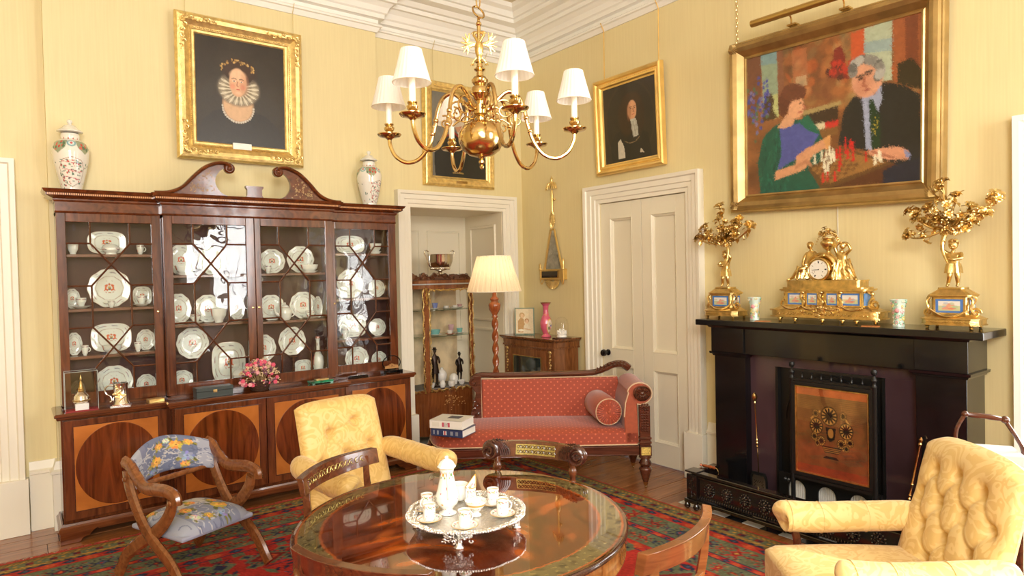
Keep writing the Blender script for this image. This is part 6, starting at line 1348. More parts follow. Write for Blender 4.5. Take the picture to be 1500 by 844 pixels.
def jug(U, V_):
    a = 2*pi*U; z = .062*(1-V_); r_ = np.interp(V_, [0, .1, .4, .75, .9, 1], [.019, .017, .017, .022, .016, .018]); lip = np.clip(1-V_/.55, 0, 1)**1.5*np.clip(np.cos(a), 0, 1)**3
    return (r_+.028*lip)*np.cos(a), r_*np.sin(a)*(1-.35*lip), z+.03*lip
psurf('jug_body', 48, 40, jug, SPR[1], CUPM, e, closed_u=True, back=.0018)
MB().tube(spline([(-.017, 0, .06), (-.036, 0, .062), (-.038, 0, .035), (-.02, 0, .02)], 5), .0025, 7).build('handle', PORC2, e)
e = empty('sugar_bowl', (1.188, 1.788, CZ), 0, 'open footed sprigged bowl in the middle of the salver', 'bowl')
lathe_surf('bowl_body', [(0, .018), (.014, .02), (.028, .035), (.036, .050), (.037, .052), (.037, .050), (.030, .034), (.018, .018), (.010, .013), (.010, .008), (.018, .002), (.018, 0), (0, 0)], np.concatenate([SPR[3][::-1], SPR[3]], 0), e, 44, mat_=CUPM, nv=60)
# ================================================================ KLISMOS CHAIRS AROUND THE TABLE
KW = wood('klismos_wood', (.055, .014, .005), (.15, .045, .016), .2, (1, 1, 1), 5); KL = wood('worn_walnut', (.13, .042, .012), (.28, .10, .03), .22, (9, 9, 1), 5)
BINL = mat('brass_inlay', (.50, .40, .13), .35, .8, var=.3, vs=90)
def klismos(loc, rz, w, style, label, crest_z=.80, m=KW, mc=None):
    e = empty('dining_chair', loc, rz, label, 'chair', 'dark regency chairs round the table'); h = .035; mc = mc or m
    sag = .055; n = 18; pts = []
    for i in range(n+1):
        u = -1+2*i/n; pts.append((u*w/2, -sag*u*u+0, crest_z))
    b = MB(); vs = []
    for i, (x, y, z) in enumerate(pts):
        u = -1+2*i/n; t_ = .013; hh = h*(1-.12*abs(u)); rk = .012
        vs += [(x, y-t_-0, z-hh), (x, y+t_-.0, z-hh), (x, y+t_+rk, z+hh*.7), (x, y+t_+rk+.004, z+hh), (x, y-t_+rk, z+hh), (x, y-t_+rk*.8, z+hh*.7)]
    b.add(vs, [(i*6+j, i*6+(j+1) % 6, (i+1)*6+(j+1) % 6, (i+1)*6+j) for i in range(n) for j in range(6)]+[tuple(range(5, -1, -1)), tuple(n*6+j for j in range(6))])
    cr_ = b.build('crest_rail', mc, e, smooth=50, bevel=.002)
    if style in ('inlaid', 'carved'):
        lim = .78 if style == 'inlaid' else .42
        for side, nm in ((-1, 'brass_inlay'),):
            ib = MB(); rr = random.Random(5)
            yy = lambda x: -sag*(2*x/w)**2
            if style == 'inlaid':
                k = 0; x = -lim*w/2
                while x < lim*w/2:
                    ib.tube([V((c.x, yy(x)-.0145+.012*(c.z-crest_z+h)/(1.85*h), c.z)) for c in spiral((x, 0, crest_z), .017, .004, k*pi, 1.1*(-1)**k, 12)], .0016, 4); x += .026; k += 1
            else:
                x = -lim*w/2; vs = []
                for i in range(13):
                    x = -lim*w/2+lim*w*i/12; y = yy(x)-.0155; vs += [(x, y+.004, crest_z-.022), (x, y+.0115, crest_z+.022)]
                ib.add(vs, [(2*i, 2*i+2, 2*i+3, 2*i+1) for i in range(12)])
            o = ib.build(nm, BINL, cr_, smooth=0, kind='stuff' if style == 'inlaid' else None)
            if style == 'carved':
                sb = MB()
                for k in range(13):
                    x = -lim*w/2+.012+(lim*w-.02)*k/12; y0_ = yy(x)-.0175+.007
                    for q_ in (-1, 1): sb.tube([V((c.x, y0_+.17*(c.z-crest_z), c.z)) for c in spiral((x, 0, crest_z+q_*.010), .0095, .002, k*pi*q_, 1.0*(-1)**k, 8)], .0019, 4)
                sb.build('inlay_scrolls', DARKW, cr_, kind='stuff')
    if style == 'carved':
        for s_ in (-1, 1):
            b = MB(); ex = s_*w/2*.90
            b.ell((ex, -.043, crest_z), (.046, .022, .042), 16, 10)
            for q_ in (-.026, .026): b.tube([V((c.x, -.045+q_, c.z)) for c in spiral((ex+s_*.006, 0, crest_z-.003), .038, .005, pi/2, s_*1.7, 30)], .0062, 6)
            for k in range(5):
                for q_ in (-.022, .022): b.tube(spline([(ex-s_*(.01+.011*k), -.040+q_+.004*k, crest_z+.040-.002*k), (ex-s_*(.035+.010*k), -.032+q_+.004*k, crest_z+.018-.004*k), (ex-s_*(.045+.008*k), -.028+q_+.003*k, crest_z-.02)], 4), .005, 6)
            b.build('carved_volute', DARKW, cr_)
    px = w/2*(.80 if style != 'carved' else .80)
    for s_ in (-1, 1):
        yb = -sag*.64; w_ = .015
        if style == 'carved':
            b = MB().lathe([(.012, .44), (.014, .50), (.018, .56), (.012, .60), (.020, .64), (.013, .67), (.012, .69), (.020, .705), (.016, .72), (.012, .73), (.018, .745), (.016, .77)], 14, c=(s_*px, yb, 0)); b.build('back_post', m, e, smooth=60)
        else:
            cu = spline([(s_*px, yb-.03, .44), (s_*px, yb-.02, .56), (s_*px, yb, .68), (s_*px, yb+.004, crest_z+.01)], 5); b = MB(); b.tube(cu, .021, 4, up=(1, 0, 1), flat=.75); b.build('back_post', m, e, smooth=20, bevel=.002)
        b = MB(); b.tube(spline([(s_*px, yb-.03, .44), (s_*px, yb-.02, .28), (s_*px, yb+.05, .10), (s_*px, yb+.12, .0145)], 6), .022, 4, up=(1, 0, 0)); b.build('rear_leg', m, e, smooth=20, bevel=.002)
        b = MB(); b.tube(spline([(s_*px, -.35, .42), (s_*px, -.35, .28), (s_*px, -.36, .12), (s_*px, -.385, .0145)], 6), .020, 4, up=(1, 0, 0)); b.build('front_leg', m, e, smooth=20, bevel=.002)
        MB().bar((s_*px, -.05, .42), (s_*px, -.36, .42), .024, .05).build('side_rail', m, e, smooth=0, bevel=.002)
    MB().bar((-px, -.355, .42), (px, -.355, .42), .024, .05).bar((-px, -.06, .42), (px, -.06, .42), .024, .05).build('seat_rail', m, e, smooth=0, bevel=.002)
    MB().box(-px+.013, px-.013, -.34, -.075, .435, .455).build('seat_pad', mat('red_leather', (.25, .03, .02), .4), e, smooth=40, bevel=.012, seg=3)
    MB().bar((-px, yb-.005, .60), (px, yb-.005, .60), .014, .035).build('cross_splat', m, e, smooth=0, bevel=.002)
    return e
def face(dx, dy): return atan2(dx, -dy)
klismos((.985, 2.515, .013), face(.49, -.87), .46, 'inlaid', 'dark chair with brass-scroll inlay on its curved crest, in front of the buttoned armchair', .782)
klismos((1.775, 2.19, .013), face(-.84, -.545), .42, 'carved', 'dark chair with carved volutes and brass panel on its crest, before the sofa', .782)
klismos((1.50, 1.165, .013), face(-.26, .966), .44, 'plain', 'lighter plain walnut chair at the right front of the table, nearest the hearth', .777, KL, KL)
klismos((.66, 1.585, .013), face(.877, .48), .44, 'plain', 'plain dark chair at the near left of the table, cut off by the frame', .777)
# ================================================================ SOFA
def dotted():
    m, nt, b = newmat('terracotta_dotted_silk'); tc = nd(nt, 'ShaderNodeTexCoord'); sp = nd(nt, 'ShaderNodeSeparateXYZ'); nt.links.new(tc.outputs['Object'], sp.inputs[0])
    ad = nd(nt, 'ShaderNodeMath', operation='ADD'); nt.links.new(sp.outputs[1], ad.inputs[0]); nt.links.new(sp.outputs[2], ad.inputs[1])
    def sgrid(ox, oy):
        out = []
        for src, of in ((sp.outputs[0], ox), (ad.outputs[0], oy)):
            a = nd(nt, 'ShaderNodeMath', operation='ADD'); a.inputs[1].default_value = of; nt.links.new(src, a.inputs[0]); f = nd(nt, 'ShaderNodeMath', operation='PINGPONG'); f.inputs[1].default_value = .026; nt.links.new(a.outputs[0], f.inputs[0]); q = nd(nt, 'ShaderNodeMath', operation='POWER'); q.inputs[1].default_value = 2; nt.links.new(f.outputs[0], q.inputs[0]); out.append(q)
        s_ = nd(nt, 'ShaderNodeMath', operation='ADD'); nt.links.new(out[0].outputs[0], s_.inputs[0]); nt.links.new(out[1].outputs[0], s_.inputs[1]); l = nd(nt, 'ShaderNodeMath', operation='LESS_THAN'); l.inputs[1].default_value = .0062**2; nt.links.new(s_.outputs[0], l.inputs[0]); return l
    g1, g2 = sgrid(10, 10), sgrid(10.026, 10.026); mxx = nd(nt, 'ShaderNodeMath', operation='MAXIMUM'); nt.links.new(g1.outputs[0], mxx.inputs[0]); nt.links.new(g2.outputs[0], mxx.inputs[1])
    mc = nd(nt, 'ShaderNodeMix', data_type='RGBA'); mc.inputs[6].default_value = c4(srgb(160, 66, 38)); mc.inputs[7].default_value = c4(srgb(204, 100, 66)); nt.links.new(mxx.outputs[0], mc.inputs[0]); nt.links.new(mc.outputs[2], b.inputs['Base Color'])
    b.inputs['Roughness'].default_value = .6; b.inputs['Sheen Weight'].default_value = .3; return m
DOT = dotted(); DOTP = mat('terracotta_silk', srgb(160, 72, 38), .55, var=.12, vs=40, sheen=.3)
PIPE = mat('pale_piping', (.62, .42, .26), .6)
sf = empty('sofa', (2.959, 3.612, 0), R(-37.2), 'small regency sofa in terracotta dotted silk with a scrolled right arm, in the corner', 'sofa')
def pillow(name, x0, x1, y0, y1, z0, z1, m, parent, dome=.03, n=(30, 14), rnd=0):
    """boxed cushion with a domed top"""
    b = MB(); nx, ny = n; top = []; P = []
    def ed(u): return 1-abs(2*u-1)**6
    vs = []
    for j in range(ny+1):
        for i in range(nx+1):
            u, v = i/nx, j/ny; x = x0+(x1-x0)*u; y = y0+(y1-y0)*v; q = min(ed(u), ed(v)); 
            if rnd: # rounded left end
                cx = x0+(y1-y0)*rnd; t = max(0, (cx-x)/(cx-x0)) if x < cx else 0; yc = y0+(y1-y0)*.95; y = yc+(y-yc)*sqrt(max(.02, 1-t**2.2))
            vs.append((x, y, z1-.02+(.02)*q**.5+dome*sin(pi*u)**.5*sin(pi*v)**.6))
    N = len(vs); vs2 = [(x, y, z0) for x, y, z in vs]
    f = [(j*(nx+1)+i, j*(nx+1)+i+1, (j+1)*(nx+1)+i+1, (j+1)*(nx+1)+i) for j in range(ny) for i in range(nx)]; fs = f+[tuple(k+N for k in q[::-1]) for q in f]
    for i in range(nx): fs += [(i, i+N, i+1+N, i+1), (ny*(nx+1)+i, ny*(nx+1)+i+1, ny*(nx+1)+i+1+N, ny*(nx+1)+i+N)]
    for j in range(ny): a, c = j*(nx+1), (j+1)*(nx+1); fs += [(a, c, c+N, a+N), (a+nx, a+nx+N, c+nx+N, c+nx)]
    b.add(vs, []); b.f = []; b.v = []; b.add(vs+vs2, fs); return b.build(name, m, parent, smooth=50, bevel=.012, seg=3)
pillow('seat_cushion', -.835, .70, .0, .52, .315, .425, DOT, sf, .03, rnd=.35)
b = MB(); pp = [(-.835+.18*(1-cos(t)), .50-.50*sin(t)*1.0, .322) for t in [i/10*pi/2 for i in range(11)]]; b.tube([(x, max(y, .0)-.004, z) for x, y, z in pp]+[(.70, -.004, .322)], .005, 6); b.build('seat_piping', PIPE, sf)
DKM = wood('sofa_mahogany', (.045, .012, .006), (.13, .035, .016), .18, (9, 1, 1), 5)
b = MB().box(-.66, .71, -.005, .03, .245, .312).box(-.66, .71, -.012, .0, .30, .312).box(-.60, .70, -.010, .0, .243, .252); b.build('front_rail', DKM, sf, smooth=0, bevel=.003)
MB().box(-.66, .76, .50, .53, .245, .40).box(-.83, -.80, .18, .5, .245, .312).build('back_rail', DKM, sf, smooth=0, bevel=.003)
b = MB(); b.tube([(-.835+.18*(1-cos(t)), .50-.49*sin(t), .28) for t in [i/8*pi/2 for i in range(9)]], .032, 4, up=(0, 0, 1), flat=.5); b.build('end_rail', DKM, sf, smooth=30)
for x in (-.685, .755):
    MB().box(x-.042, x+.042, -.022, .045, .24, .315).build('leg_block', DKM, sf, smooth=0, bevel=.003)
    pl_ = MB().box(x-.033, x+.033, -.026, -.021, .248, .305); pb = pl_.build('brass_plaque', mat('chased_brass', (.75, .52, .14), .35, .9, bump=.8, bs=200, var=.4, vs=120), sf, smooth=0)
for x, y in ((-.685, .012), (.755, .012), (-.685, .50), (.755, .50)):
    lg = MB().lathe([(.042, .242), (.045, .225), (.03, .215), (.034, .205), (.046, .185), (.034, .165), (.03, .158), (.044, .15), (.046, .14), (.036, .11), (.026, .07), (.018, .048)], 24, c=(x, y, .012 if x < 0 else 0), fl=.03, flk=12).build('leg', DKM, sf, smooth=60)
    MB().lathe([(.019, .05), (.017, .035), (.010, .024), (.010, .02)], 14, c=(x, y, .013 if x < 0 else 0)).ell((x, y-.004, .026 if x < 0 else .012), (.007, .012, .012), 12, 8).build('brass_castor', BRASS, lg)
# back: upholstered panel, rail, carved scroll support at the left end
def bp(U, V_):
    return -.43+1.06*U, .43+.06*V_-.02*np.sin(pi*U)**.5*np.sin(pi*V_)**.5, .40+.335*V_
b = MB(); b.box(-.43, .64, .445, .50, .40, .742); b.build('back_panel', DOT, sf, smooth=0, bevel=.014, seg=3)
MB().tube([(-.432, .440, .42), (-.432, .440, .745), (.62, .440, .745)], .005, 6).build('back_piping', PIPE, sf)
cu = spline([(-.50, .47, .745), (-.44, .47, .772), (-.30, .47, .768), (.0, .47, .768), (.38, .47, .770), (.50, .47, .785), (.60, .47, .83), (.68, .47, .835), (.73, .47, .80)], 6)
MB().tube(cu, [.022]*18+[.024]*15+[.028]*10+[.03]*6, 8, flat=1.2).build('top_rail', DKM, sf)
b = MB()
for k in range(9):
    x = .48+.026*k; z = np.interp(x, [.48, .60, .68, .73], [.785, .832, .835, .80]); b.tube([(x-.018, .44, z-.01), (x, .435, z+.028), (x+.022, .45, z+.012)], [.005, .008, .003], 6)
b.build('carved_crest', DKM, sf, kind='stuff')
b = MB(); b.prism([(-.515, .34), (-.515, .48), (-.49, .56), (-.475, .64), (-.52, .70), (-.52, .745), (-.49, .768), (-.43, .768), (-.43, .34)], .435, .49); b.build('end_support', DKM, sf, smooth=0, bevel=.004)
b = MB()
for q_ in (.432,): b.tube([V((c.x, q_, c.z)) for c in spiral((-.49, 0, .715), .034, .006, pi/2, 1.7, 28)], .007, 6)
for k in range(6): b.tube([V((c.x, .432, c.z)) for c in spiral((-.472+.012*(-1)**k, 0, .40+.036*k), .022-.001*k, .004, k*1.5, .9*(-1)**k, 10)], .005, 5)
b.build('end_carving', DKM, sf, kind='stuff')
# right arm: padded slab rolling outwards, wooden scroll front
prof = [(.615, .33), (.608, .52), (.618, .62), (.64, .69)]+[(.72+.088*cos(a), .685+.078*sin(a)) for a in [pi*(.92-.1*i) for i in range(15)]]+[(.70, .61), (.705, .50), (.71, .33)]
MB().prism(prof, .0, .47).build('arm_pad', DOTP, sf, smooth=40, bevel=.006)
MB().tube([(x, -.003, z) for x, z in prof[1:-2]], .005, 6).build('arm_piping', PIPE, sf)
MB().box(.715, .79, -.018, .03, .315, .60).box(.708, .797, -.026, .03, .36, .375).box(.708, .797, -.026, .03, .33, .345).build('arm_post', DKM, sf, smooth=0, bevel=.004)
b = MB(T(.735, -.012, .69, rx=pi/2)); b.lathe([(.07, -.02), (.07, .012), (.062, .02), (.056, .012), (.04, .012), (.034, .02), (.02, .014), (.012, .02), (.001, .022)], 32, sx=.9, sy=.78); b.build('arm_rosette', DKM, sf)
b = MB()
for k in range(12):
    a = 2*pi*k/12; b.tube([(.735+.02*cos(a), -.036, .69+.018*sin(a)), (.735+.045*cos(a), -.034, .69+.04*sin(a))], [.003, .006], 5)
for k in range(11):
    for s_ in (-1, 0, 1): b.ell((.752+s_*.018, -.022, .42+.019*k), (.008, .006, .008), 6, 4)
b.build('arm_carving', DKM, sf, kind='stuff')
bo = empty('bolster', V((2.959, 3.612, 0))+Matrix.Rotation(R(-37.2), 3, 'Z') @ V((.60-.095, .05, .548)), R(-37.2), 'terracotta silk bolster with gathered ends against the right arm of the sofa', 'bolster')
M_ = T(0, 0, 0, rx=-pi/2, rz=R(6)); RB = .098
MB(M_).lathe([(.001, .0), (.06, -.004), (.09, .0), (RB, .012), (RB+.002, .2), (RB, .37), (.09, .382), (.001, .384)], 40).build('bolster_body', DOTP, bo)
b = MB(M_)
for k in range(28): a = 2*pi*k/28; b.tube([(.012*cos(a), .012*sin(a), -.006), (.05*cos(a), .05*sin(a), -.010), (.088*cos(a), .088*sin(a), -.002)], [.0035, .006, .008], 6)
b.build('gathered_end', DOT, bo); MB(M_).ell((0, 0, -.012), (.014, .014, .007)).build('button', DOTP, bo)
MB(M_).tube([(.094*cos(t), .094*sin(t), .002) for t in [2*pi*i/40 for i in range(40)]], .004, 6, closed=True).build('piping', PIPE, bo)
# books on the sofa
def book(name, x, y, z, rz, w, d, h, cover, label, spine, title=None):
    e = empty(name, (x, y, z), rz, label, 'book', 'books on the sofa'); cm = mat(name+'_cover', cover, .3, coat=.3)
    MB().box(-w/2, w/2, -d/2, d/2, h-.004, h).box(-w/2, w/2, -d/2, d/2, 0, .004).box(-w/2, w/2, -d/2, -d/2+.004, 0, h).build('cover', cm, e, smooth=0, bevel=.001)
    MB().box(-w/2+.005, w/2-.005, -d/2+.004, d/2-.006, .004, h-.004).build('pages', mat('paper', (.85, .82, .74), .7), e, smooth=0)
    for (a, c, col) in spine: MB().box(-w/2+w*a, -w/2+w*c, -d/2-.0008-.0006*(c-a < .07), -d/2, h*.24, h*.76).build('spine_label', mat('spine_print', col, .4), e, smooth=0)
    return e
bx, by = 2.38, 3.86; SZ = .462
book('book', 2.42, 3.90, SZ-.012, R(-62), .25, .20, .052, (.035, .05, .12), 'dark blue hardback book lying on the sofa under a white one', [(.08, .12, (.30, .31, .34)), (.2, .25, (.30, .31, .34)), (.40, .50, (.72, .70, .68)), (.43, .47, (.5, .05, .06)), (.62, .70, (.26, .27, .3)), (.78, .86, (.22, .23, .26))])
e = book('book', 2.415, 3.91, SZ+.0415, R(-58), .25, .20, .058, (.80, .76, .68), 'white hardback book lying on top of the blue one on the sofa', [(.38, .62, (.55, .10, .14)), (.44, .56, (.75, .72, .66)), (.08, .30, (.70, .66, .56))])
MB().box(-.03, .06, -.02, .06, .058, .0588).build('cover_picture', mat('cover_print', (.10, .09, .11), .4), e, smooth=0)
# ================================================================ BUTTONED ARMCHAIRS
YD = damask('yellow_damask', srgb(222, 188, 116), srgb(212, 175, 100), 9); YDL = damask('yellow_damask_pale', srgb(234, 204, 138), srgb(222, 187, 116), 8)
def tufted(parent, w0, w1, z0, z1, y0, y1, buttons, m, depth=.035, thick=.12, arch=.02):
    """padded back: w = width, y = front surface at bottom/top, buttons = [(u, v)]"""
    nu, nv = 72, 84; u = np.linspace(-1, 1, nu+1); v = np.linspace(0, 1, nv+1); U, V_ = np.meshgrid(u, v)
    W_ = (w0+(w1-w0)*V_**.8)/2; ex = np.clip(1-np.abs(U)**5, 0, 1)**.4; ez = np.clip(1-np.clip((V_-.86)/.14, 0, 1)**2.5, 0, 1)**.5
    out = thick*.5*np.minimum(ex, ez)*(1+.10*np.cos(U*1.4)); 
    for bu, bv in buttons:
        dd = np.hypot((U-bu)*w0/2, (V_-bv)*(z1-z0)); out -= depth*np.exp(-(dd/.022)**2)+depth*.45*np.exp(-(dd/.055)**2)
    for i, (au, av) in enumerate(buttons):
        for bu, bv in buttons[i+1:]:
            L = hypot((au-bu)*w0/2, (av-bv)*(z1-z0))
            if .06 < L < .17 and abs(av-bv) > .05:
                t = np.clip((((U-au)*(bu-au))*(w0/2)**2+((V_-av)*(bv-av))*(z1-z0)**2)/L**2, 0, 1); dd = np.hypot((U-au-t*(bu-au))*w0/2, (V_-av-t*(bv-av))*(z1-z0)); out -= depth*.24*np.exp(-(dd/.010)**2)
    X = U*W_*(1+.0*V_); Z = z0+(z1-z0)*V_+arch*(1-U**2)*V_**3-.03*np.abs(U)**6*V_**4; Y = y0+(y1-y0)*V_-out
    vs = np.stack([X, Y, Z], -1).reshape(-1, 3); n = len(vs); bkY = y0+(y1-y0)*V_+thick*.5*np.minimum(ex, ez)*.6; vs2 = np.stack([X, bkY, Z], -1).reshape(-1, 3); k = nu+1
    f = [(j*k+i, j*k+i+1, (j+1)*k+i+1, (j+1)*k+i) for j in range(nv) for i in range(nu)]; fs = f+[tuple(q_+n for q_ in q[::-1]) for q in f]
    for i in range(nu): fs += [(i, i+n, i+1+n, i+1), (nv*k+i, nv*k+i+1, nv*k+i+1+n, nv*k+i+n)]
    for j in range(nv): a, c = j*k, (j+1)*k; fs += [(a, c, c+n, a+n), (a+nu, a+nu+n, c+nu+n, c+nu)]
    b = MB(); b.v = [tuple(map(float, p)) for p in np.concatenate([vs, vs2])]; b.f = fs; o = b.build('backrest', m, parent, smooth=60)
    for bu, bv in buttons:
        i, j = int((bu+1)/2*nu), int(bv*nv); MB().ell((X[j, i], Y[j, i]-.003, Z[j, i]), (.009, .006, .009), 10, 6).build('button', m, o)
    return o
def armchair(loc, rz, label, buttons, m, bw0, bw1, zt, depth, y0=.20, y1=.36, aw=.275, ax=.72, seat=(-.25, .25, -.36, .22), az=0, sz=0, arch=.02):
    e = empty('armchair', loc, rz, label, 'armchair', 'buttoned yellow damask armchairs'); 
    tufted(e, bw0, bw1, .33, zt, y0, y1, buttons, m, depth, arch=arch)
    x0_, x1_, ya, yb = seat
    pillow('seat', x0_, x1_, ya, yb, .22, .415+sz, m, e, .03)
    for s_ in (-1, 1):
        cu = spline([(s_*(bw0/2-.0), y0+.08, ax), (s_*(aw), y0+.0, .6+az+(ax-.6-az)*.54), (s_*(aw+.005), .02, .60+az), (s_*(aw+.005), -.12, .597+az), (s_*(aw+.003), -.235, .603+az), (s_*(aw), -.255, .60+az)], 7)
        rad = [.044, .047, .05, .052, .054, .056, .057]+[.058]*7+[.059]*7+[.060]*7+[.060, .060, .058, .053, .044, .032, .016, .004]; rad = rad[:len(cu)]
        ar = MB().tube(cu, rad, 18).build('arm_pad', m, e, smooth=180)
        for t in (12, 20, 27):
            p = cu[t]; r_ = rad[t]+.0012; MB().tube([(p.x+r_*cos(a), p.y, p.z+r_*sin(a)) for a in [2*pi*i/24 for i in range(24)]], .0016, 5, closed=True).build('arm_seam', m, ar)
        MB().tube(spline([(s_*aw, -.20, .555+az), (s_*aw, -.19, .48+az), (s_*(aw-.01), -.22, .36), (s_*(aw-.03), -.27, .27)], 5), .016, 8).build('arm_support', DKM, e)
        MB().lathe([(.022, .225), (.026, .20), (.016, .18), (.024, .15), (.014, .06), (.010, .04), (.012, .03), (.012, .0145)], 16, c=(s_*.21, -.28, 0)).build('front_leg', DKM, e)
        MB().tube([(s_*.2, .18, .23), (s_*.2, .24, .12), (s_*.2, .27, .0145)], [.02, .017, .013], 8).build('rear_leg', DKM, e)
    MB().box(x0_+.01, x1_-.01, ya+.012, yb+.05, .185, .235).build('seat_frame', m, e, smooth=0, bevel=.01)
    MB().ell((-aw, -.15, .548+az), (.012, .012, .006)).build('gilt_stud', GOLD, e)
    return e
armchair((1.415, 3.05, .006), R(8), 'yellow buttoned armchair in front of the bookcase, behind the inlaid-crest chair', [(-.35, .72), (.28, .78), (-.62, .47), (.0, .50), (.62, .55)], YD, .50, .475, .90, .038, ax=.61, arch=.004)
armchair((2.44, 1.07, .006), R(-130.5), 'larger deep-buttoned yellow armchair in the right foreground beside the fender', [(-.50, .80), (.0, .82), (.50, .80), (-.74, .62), (-.25, .62), (.25, .62), (.74, .62), (-.5, .43), (0, .43), (.50, .43), (-.25, .25), (.25, .25)], YDL, .56, .52, .885, .034, y0=.20, y1=.345, ax=.56, az=-.05, sz=.04,  seat=(-.25, .25, -.33, .22))
# ================================================================ DISPLAY CABINET IN THE ALCOVE
vt = empty('display_cabinet', (3.16, 5.38, 0), 0, 'glazed walnut vitrine with gilt leaf mounts standing in the white panelled alcove', 'display cabinet')
W6 = T(-3.16, -5.38, 0)
def B6(): return MB(W6.copy())
VX0, VX1, VY0, VY1 = 2.83, 3.50, 5.19, 5.56
B6().box(VX0, VX1, VY1-.02, VY1, .10, 1.50).build('back_panel', mat('pale_gold_lining', (.72, .56, .34), .6, var=.2, vs=9), vt, smooth=0)
def plan(g=0): return [(VX0-g, VY1), (VX0-g, VY0+.10-g*.3), (2.955-g*.2, VY0-g)]+[(2.97+.455*i/10, VY0-g-.03*sin(pi*i/10)) for i in range(11)]+[(3.44+g*.2, VY0-g), (VX1+g, VY0+.05-g*.3), (VX1+g, VY1)]
def slabp(b, g, z0, z1):
    P = plan(g); n = len(P); b.add([(x, y, z0) for x, y in P]+[(x, y, z1) for x, y in P], [tuple(range(n-1, -1, -1)), tuple(range(n, 2*n))]+[(i, (i+1) % n, n+(i+1) % n, n+i) for i in range(n)])
WX = wood('kingwood', (.13, .035, .010), (.30, .095, .025), .18, (1, 1, 9), 5)
b = B6(); slabp(b, -.002, .10, .50); b.build('marquetry_base', WX, vt, smooth=0)
for (z0, z1, g, nm, m) in ((.500, .515, .006, 'base_moulding', WX), (1.44, 1.478, .0, 'top_rail', WX), (1.478, 1.49, .014, 'grey_edge', mat('grey_marble_edge', (.45, .45, .45), .25)), (1.49, 1.52, .004, 'frieze', WX)):
    b = B6(); slabp(b, g, z0, z1); b.build(nm, m, vt, smooth=0, bevel=.0015)
for x in (2.86, 3.47):
    B6().tube([(x, VY0+.08, .12), (x, VY0+.06, .06), (x, VY0+.05, .002)], [.025, .018, .013], 8).build('leg', WX, vt); B6().tube([(x, VY1-.04, .12), (x, VY1-.03, .002)], [.022, .013], 8).build('leg', WX, vt)
# carved gallery
b = B6(); n = 40; P = []
for i in range(n+1): x = VX0-.01+(3.43-VX0)*i/n; P.append((x, 1.565+.012*sin(i*.9)+(.015 if i % 8 < 2 else 0)))
b.prism([(VX0-.01, 1.52)]+P+[(3.46, 1.53), (3.46, 1.52)], VY0+.01, VY0+.04); b.build('carved_gallery', wood('gallery_wood', (.05, .014, .006), (.16, .05, .018), .25, (9, 1, 1), 5), vt, smooth=0, bevel=.003)
B6().box(VX0, VX1-.02, VY0+.03, VY1, 1.515, 1.535).build('cabinet_top', WX, vt, smooth=0)
b = B6(); rr = random.Random(31)
for k in range(44): b.tube([V((c.x, VY0+.006, c.z)) for c in spiral((rr.uniform(2.85, 3.42), 0, rr.uniform(1.53, 1.57)), .012, .003, k, .9, 7)], .0035, 4)
b.build('gallery_carving', wood('gc', (.05, .014, .006), (.16, .05, .018), .25), vt, kind='stuff')
# stiles
for xa, xb, ya in ((2.935, 2.985, VY0), (3.43, 3.455, VY0-.0)): B6().box(xa, xb, ya-.004, ya+.03, .51, 1.45).build('stile', WX, vt, smooth=0, bevel=.002)
B6().box(VX1-.022, VX1, VY0+.05, VY0+.085, .51, 1.45).build('stile', WX, vt, smooth=0, bevel=.002); B6().box(VX0, VX0+.022, VY0+.10, VY0+.13, .51, 1.45).build('stile', WX, vt, smooth=0, bevel=.002)
# glass: curved door pane, canted sides
b = B6(); P = [(2.985+.445*i/14, VY0-.028*sin(pi*i/14)+.004) for i in range(15)]; b.add([(x, y, z) for z in (.515, 1.44) for x, y in P], [(i, i+1, 16+i, 15+i) for i in range(14)]); b.build('door_glass', GLASS, vt)
b = B6(); b.add([(VX0+.02, VY0+.105, .515), (2.937, VY0+.006, .515), (2.937, VY0+.006, 1.44), (VX0+.02, VY0+.105, 1.44)], [(0, 1, 2, 3)]); b.build('side_glass', GLASS, vt, smooth=0)
b = B6(); b.add([(3.453, VY0+.006, .515), (VX1-.01, VY0+.052, .515), (VX1-.01, VY0+.052, 1.44), (3.453, VY0+.006, 1.44)], [(0, 1, 2, 3)]); b.build('side_glass', GLASS, vt, smooth=0)
SG = mat('green_edged_glass', (.55, .75, .68), .05, trans=.0, coat=1); SG = glass('shelf_glass', (.80, .93, .88), .10)
for z in (1.005, 1.247):
    b = B6(); P = [(x, y+.012 if y < 5.4 else y-.03) for x, y in plan(-.014)]; n = len(P); b.add([(x, y, z-.008) for x, y in P]+[(x, y, z) for x, y in P], [tuple(range(n-1, -1, -1)), tuple(range(n, 2*n))]+[(i, (i+1) % n, n+(i+1) % n, n+i) for i in range(n)]); b.build('glass_shelf', SG, vt, smooth=0)
B6().box(VX0+.02, VX1-.02, VY0+.06, VY1-.02, .515, .522).build('cabinet_floor', mat('grey_velvet', (.20, .19, .17), .8), vt, smooth=0)
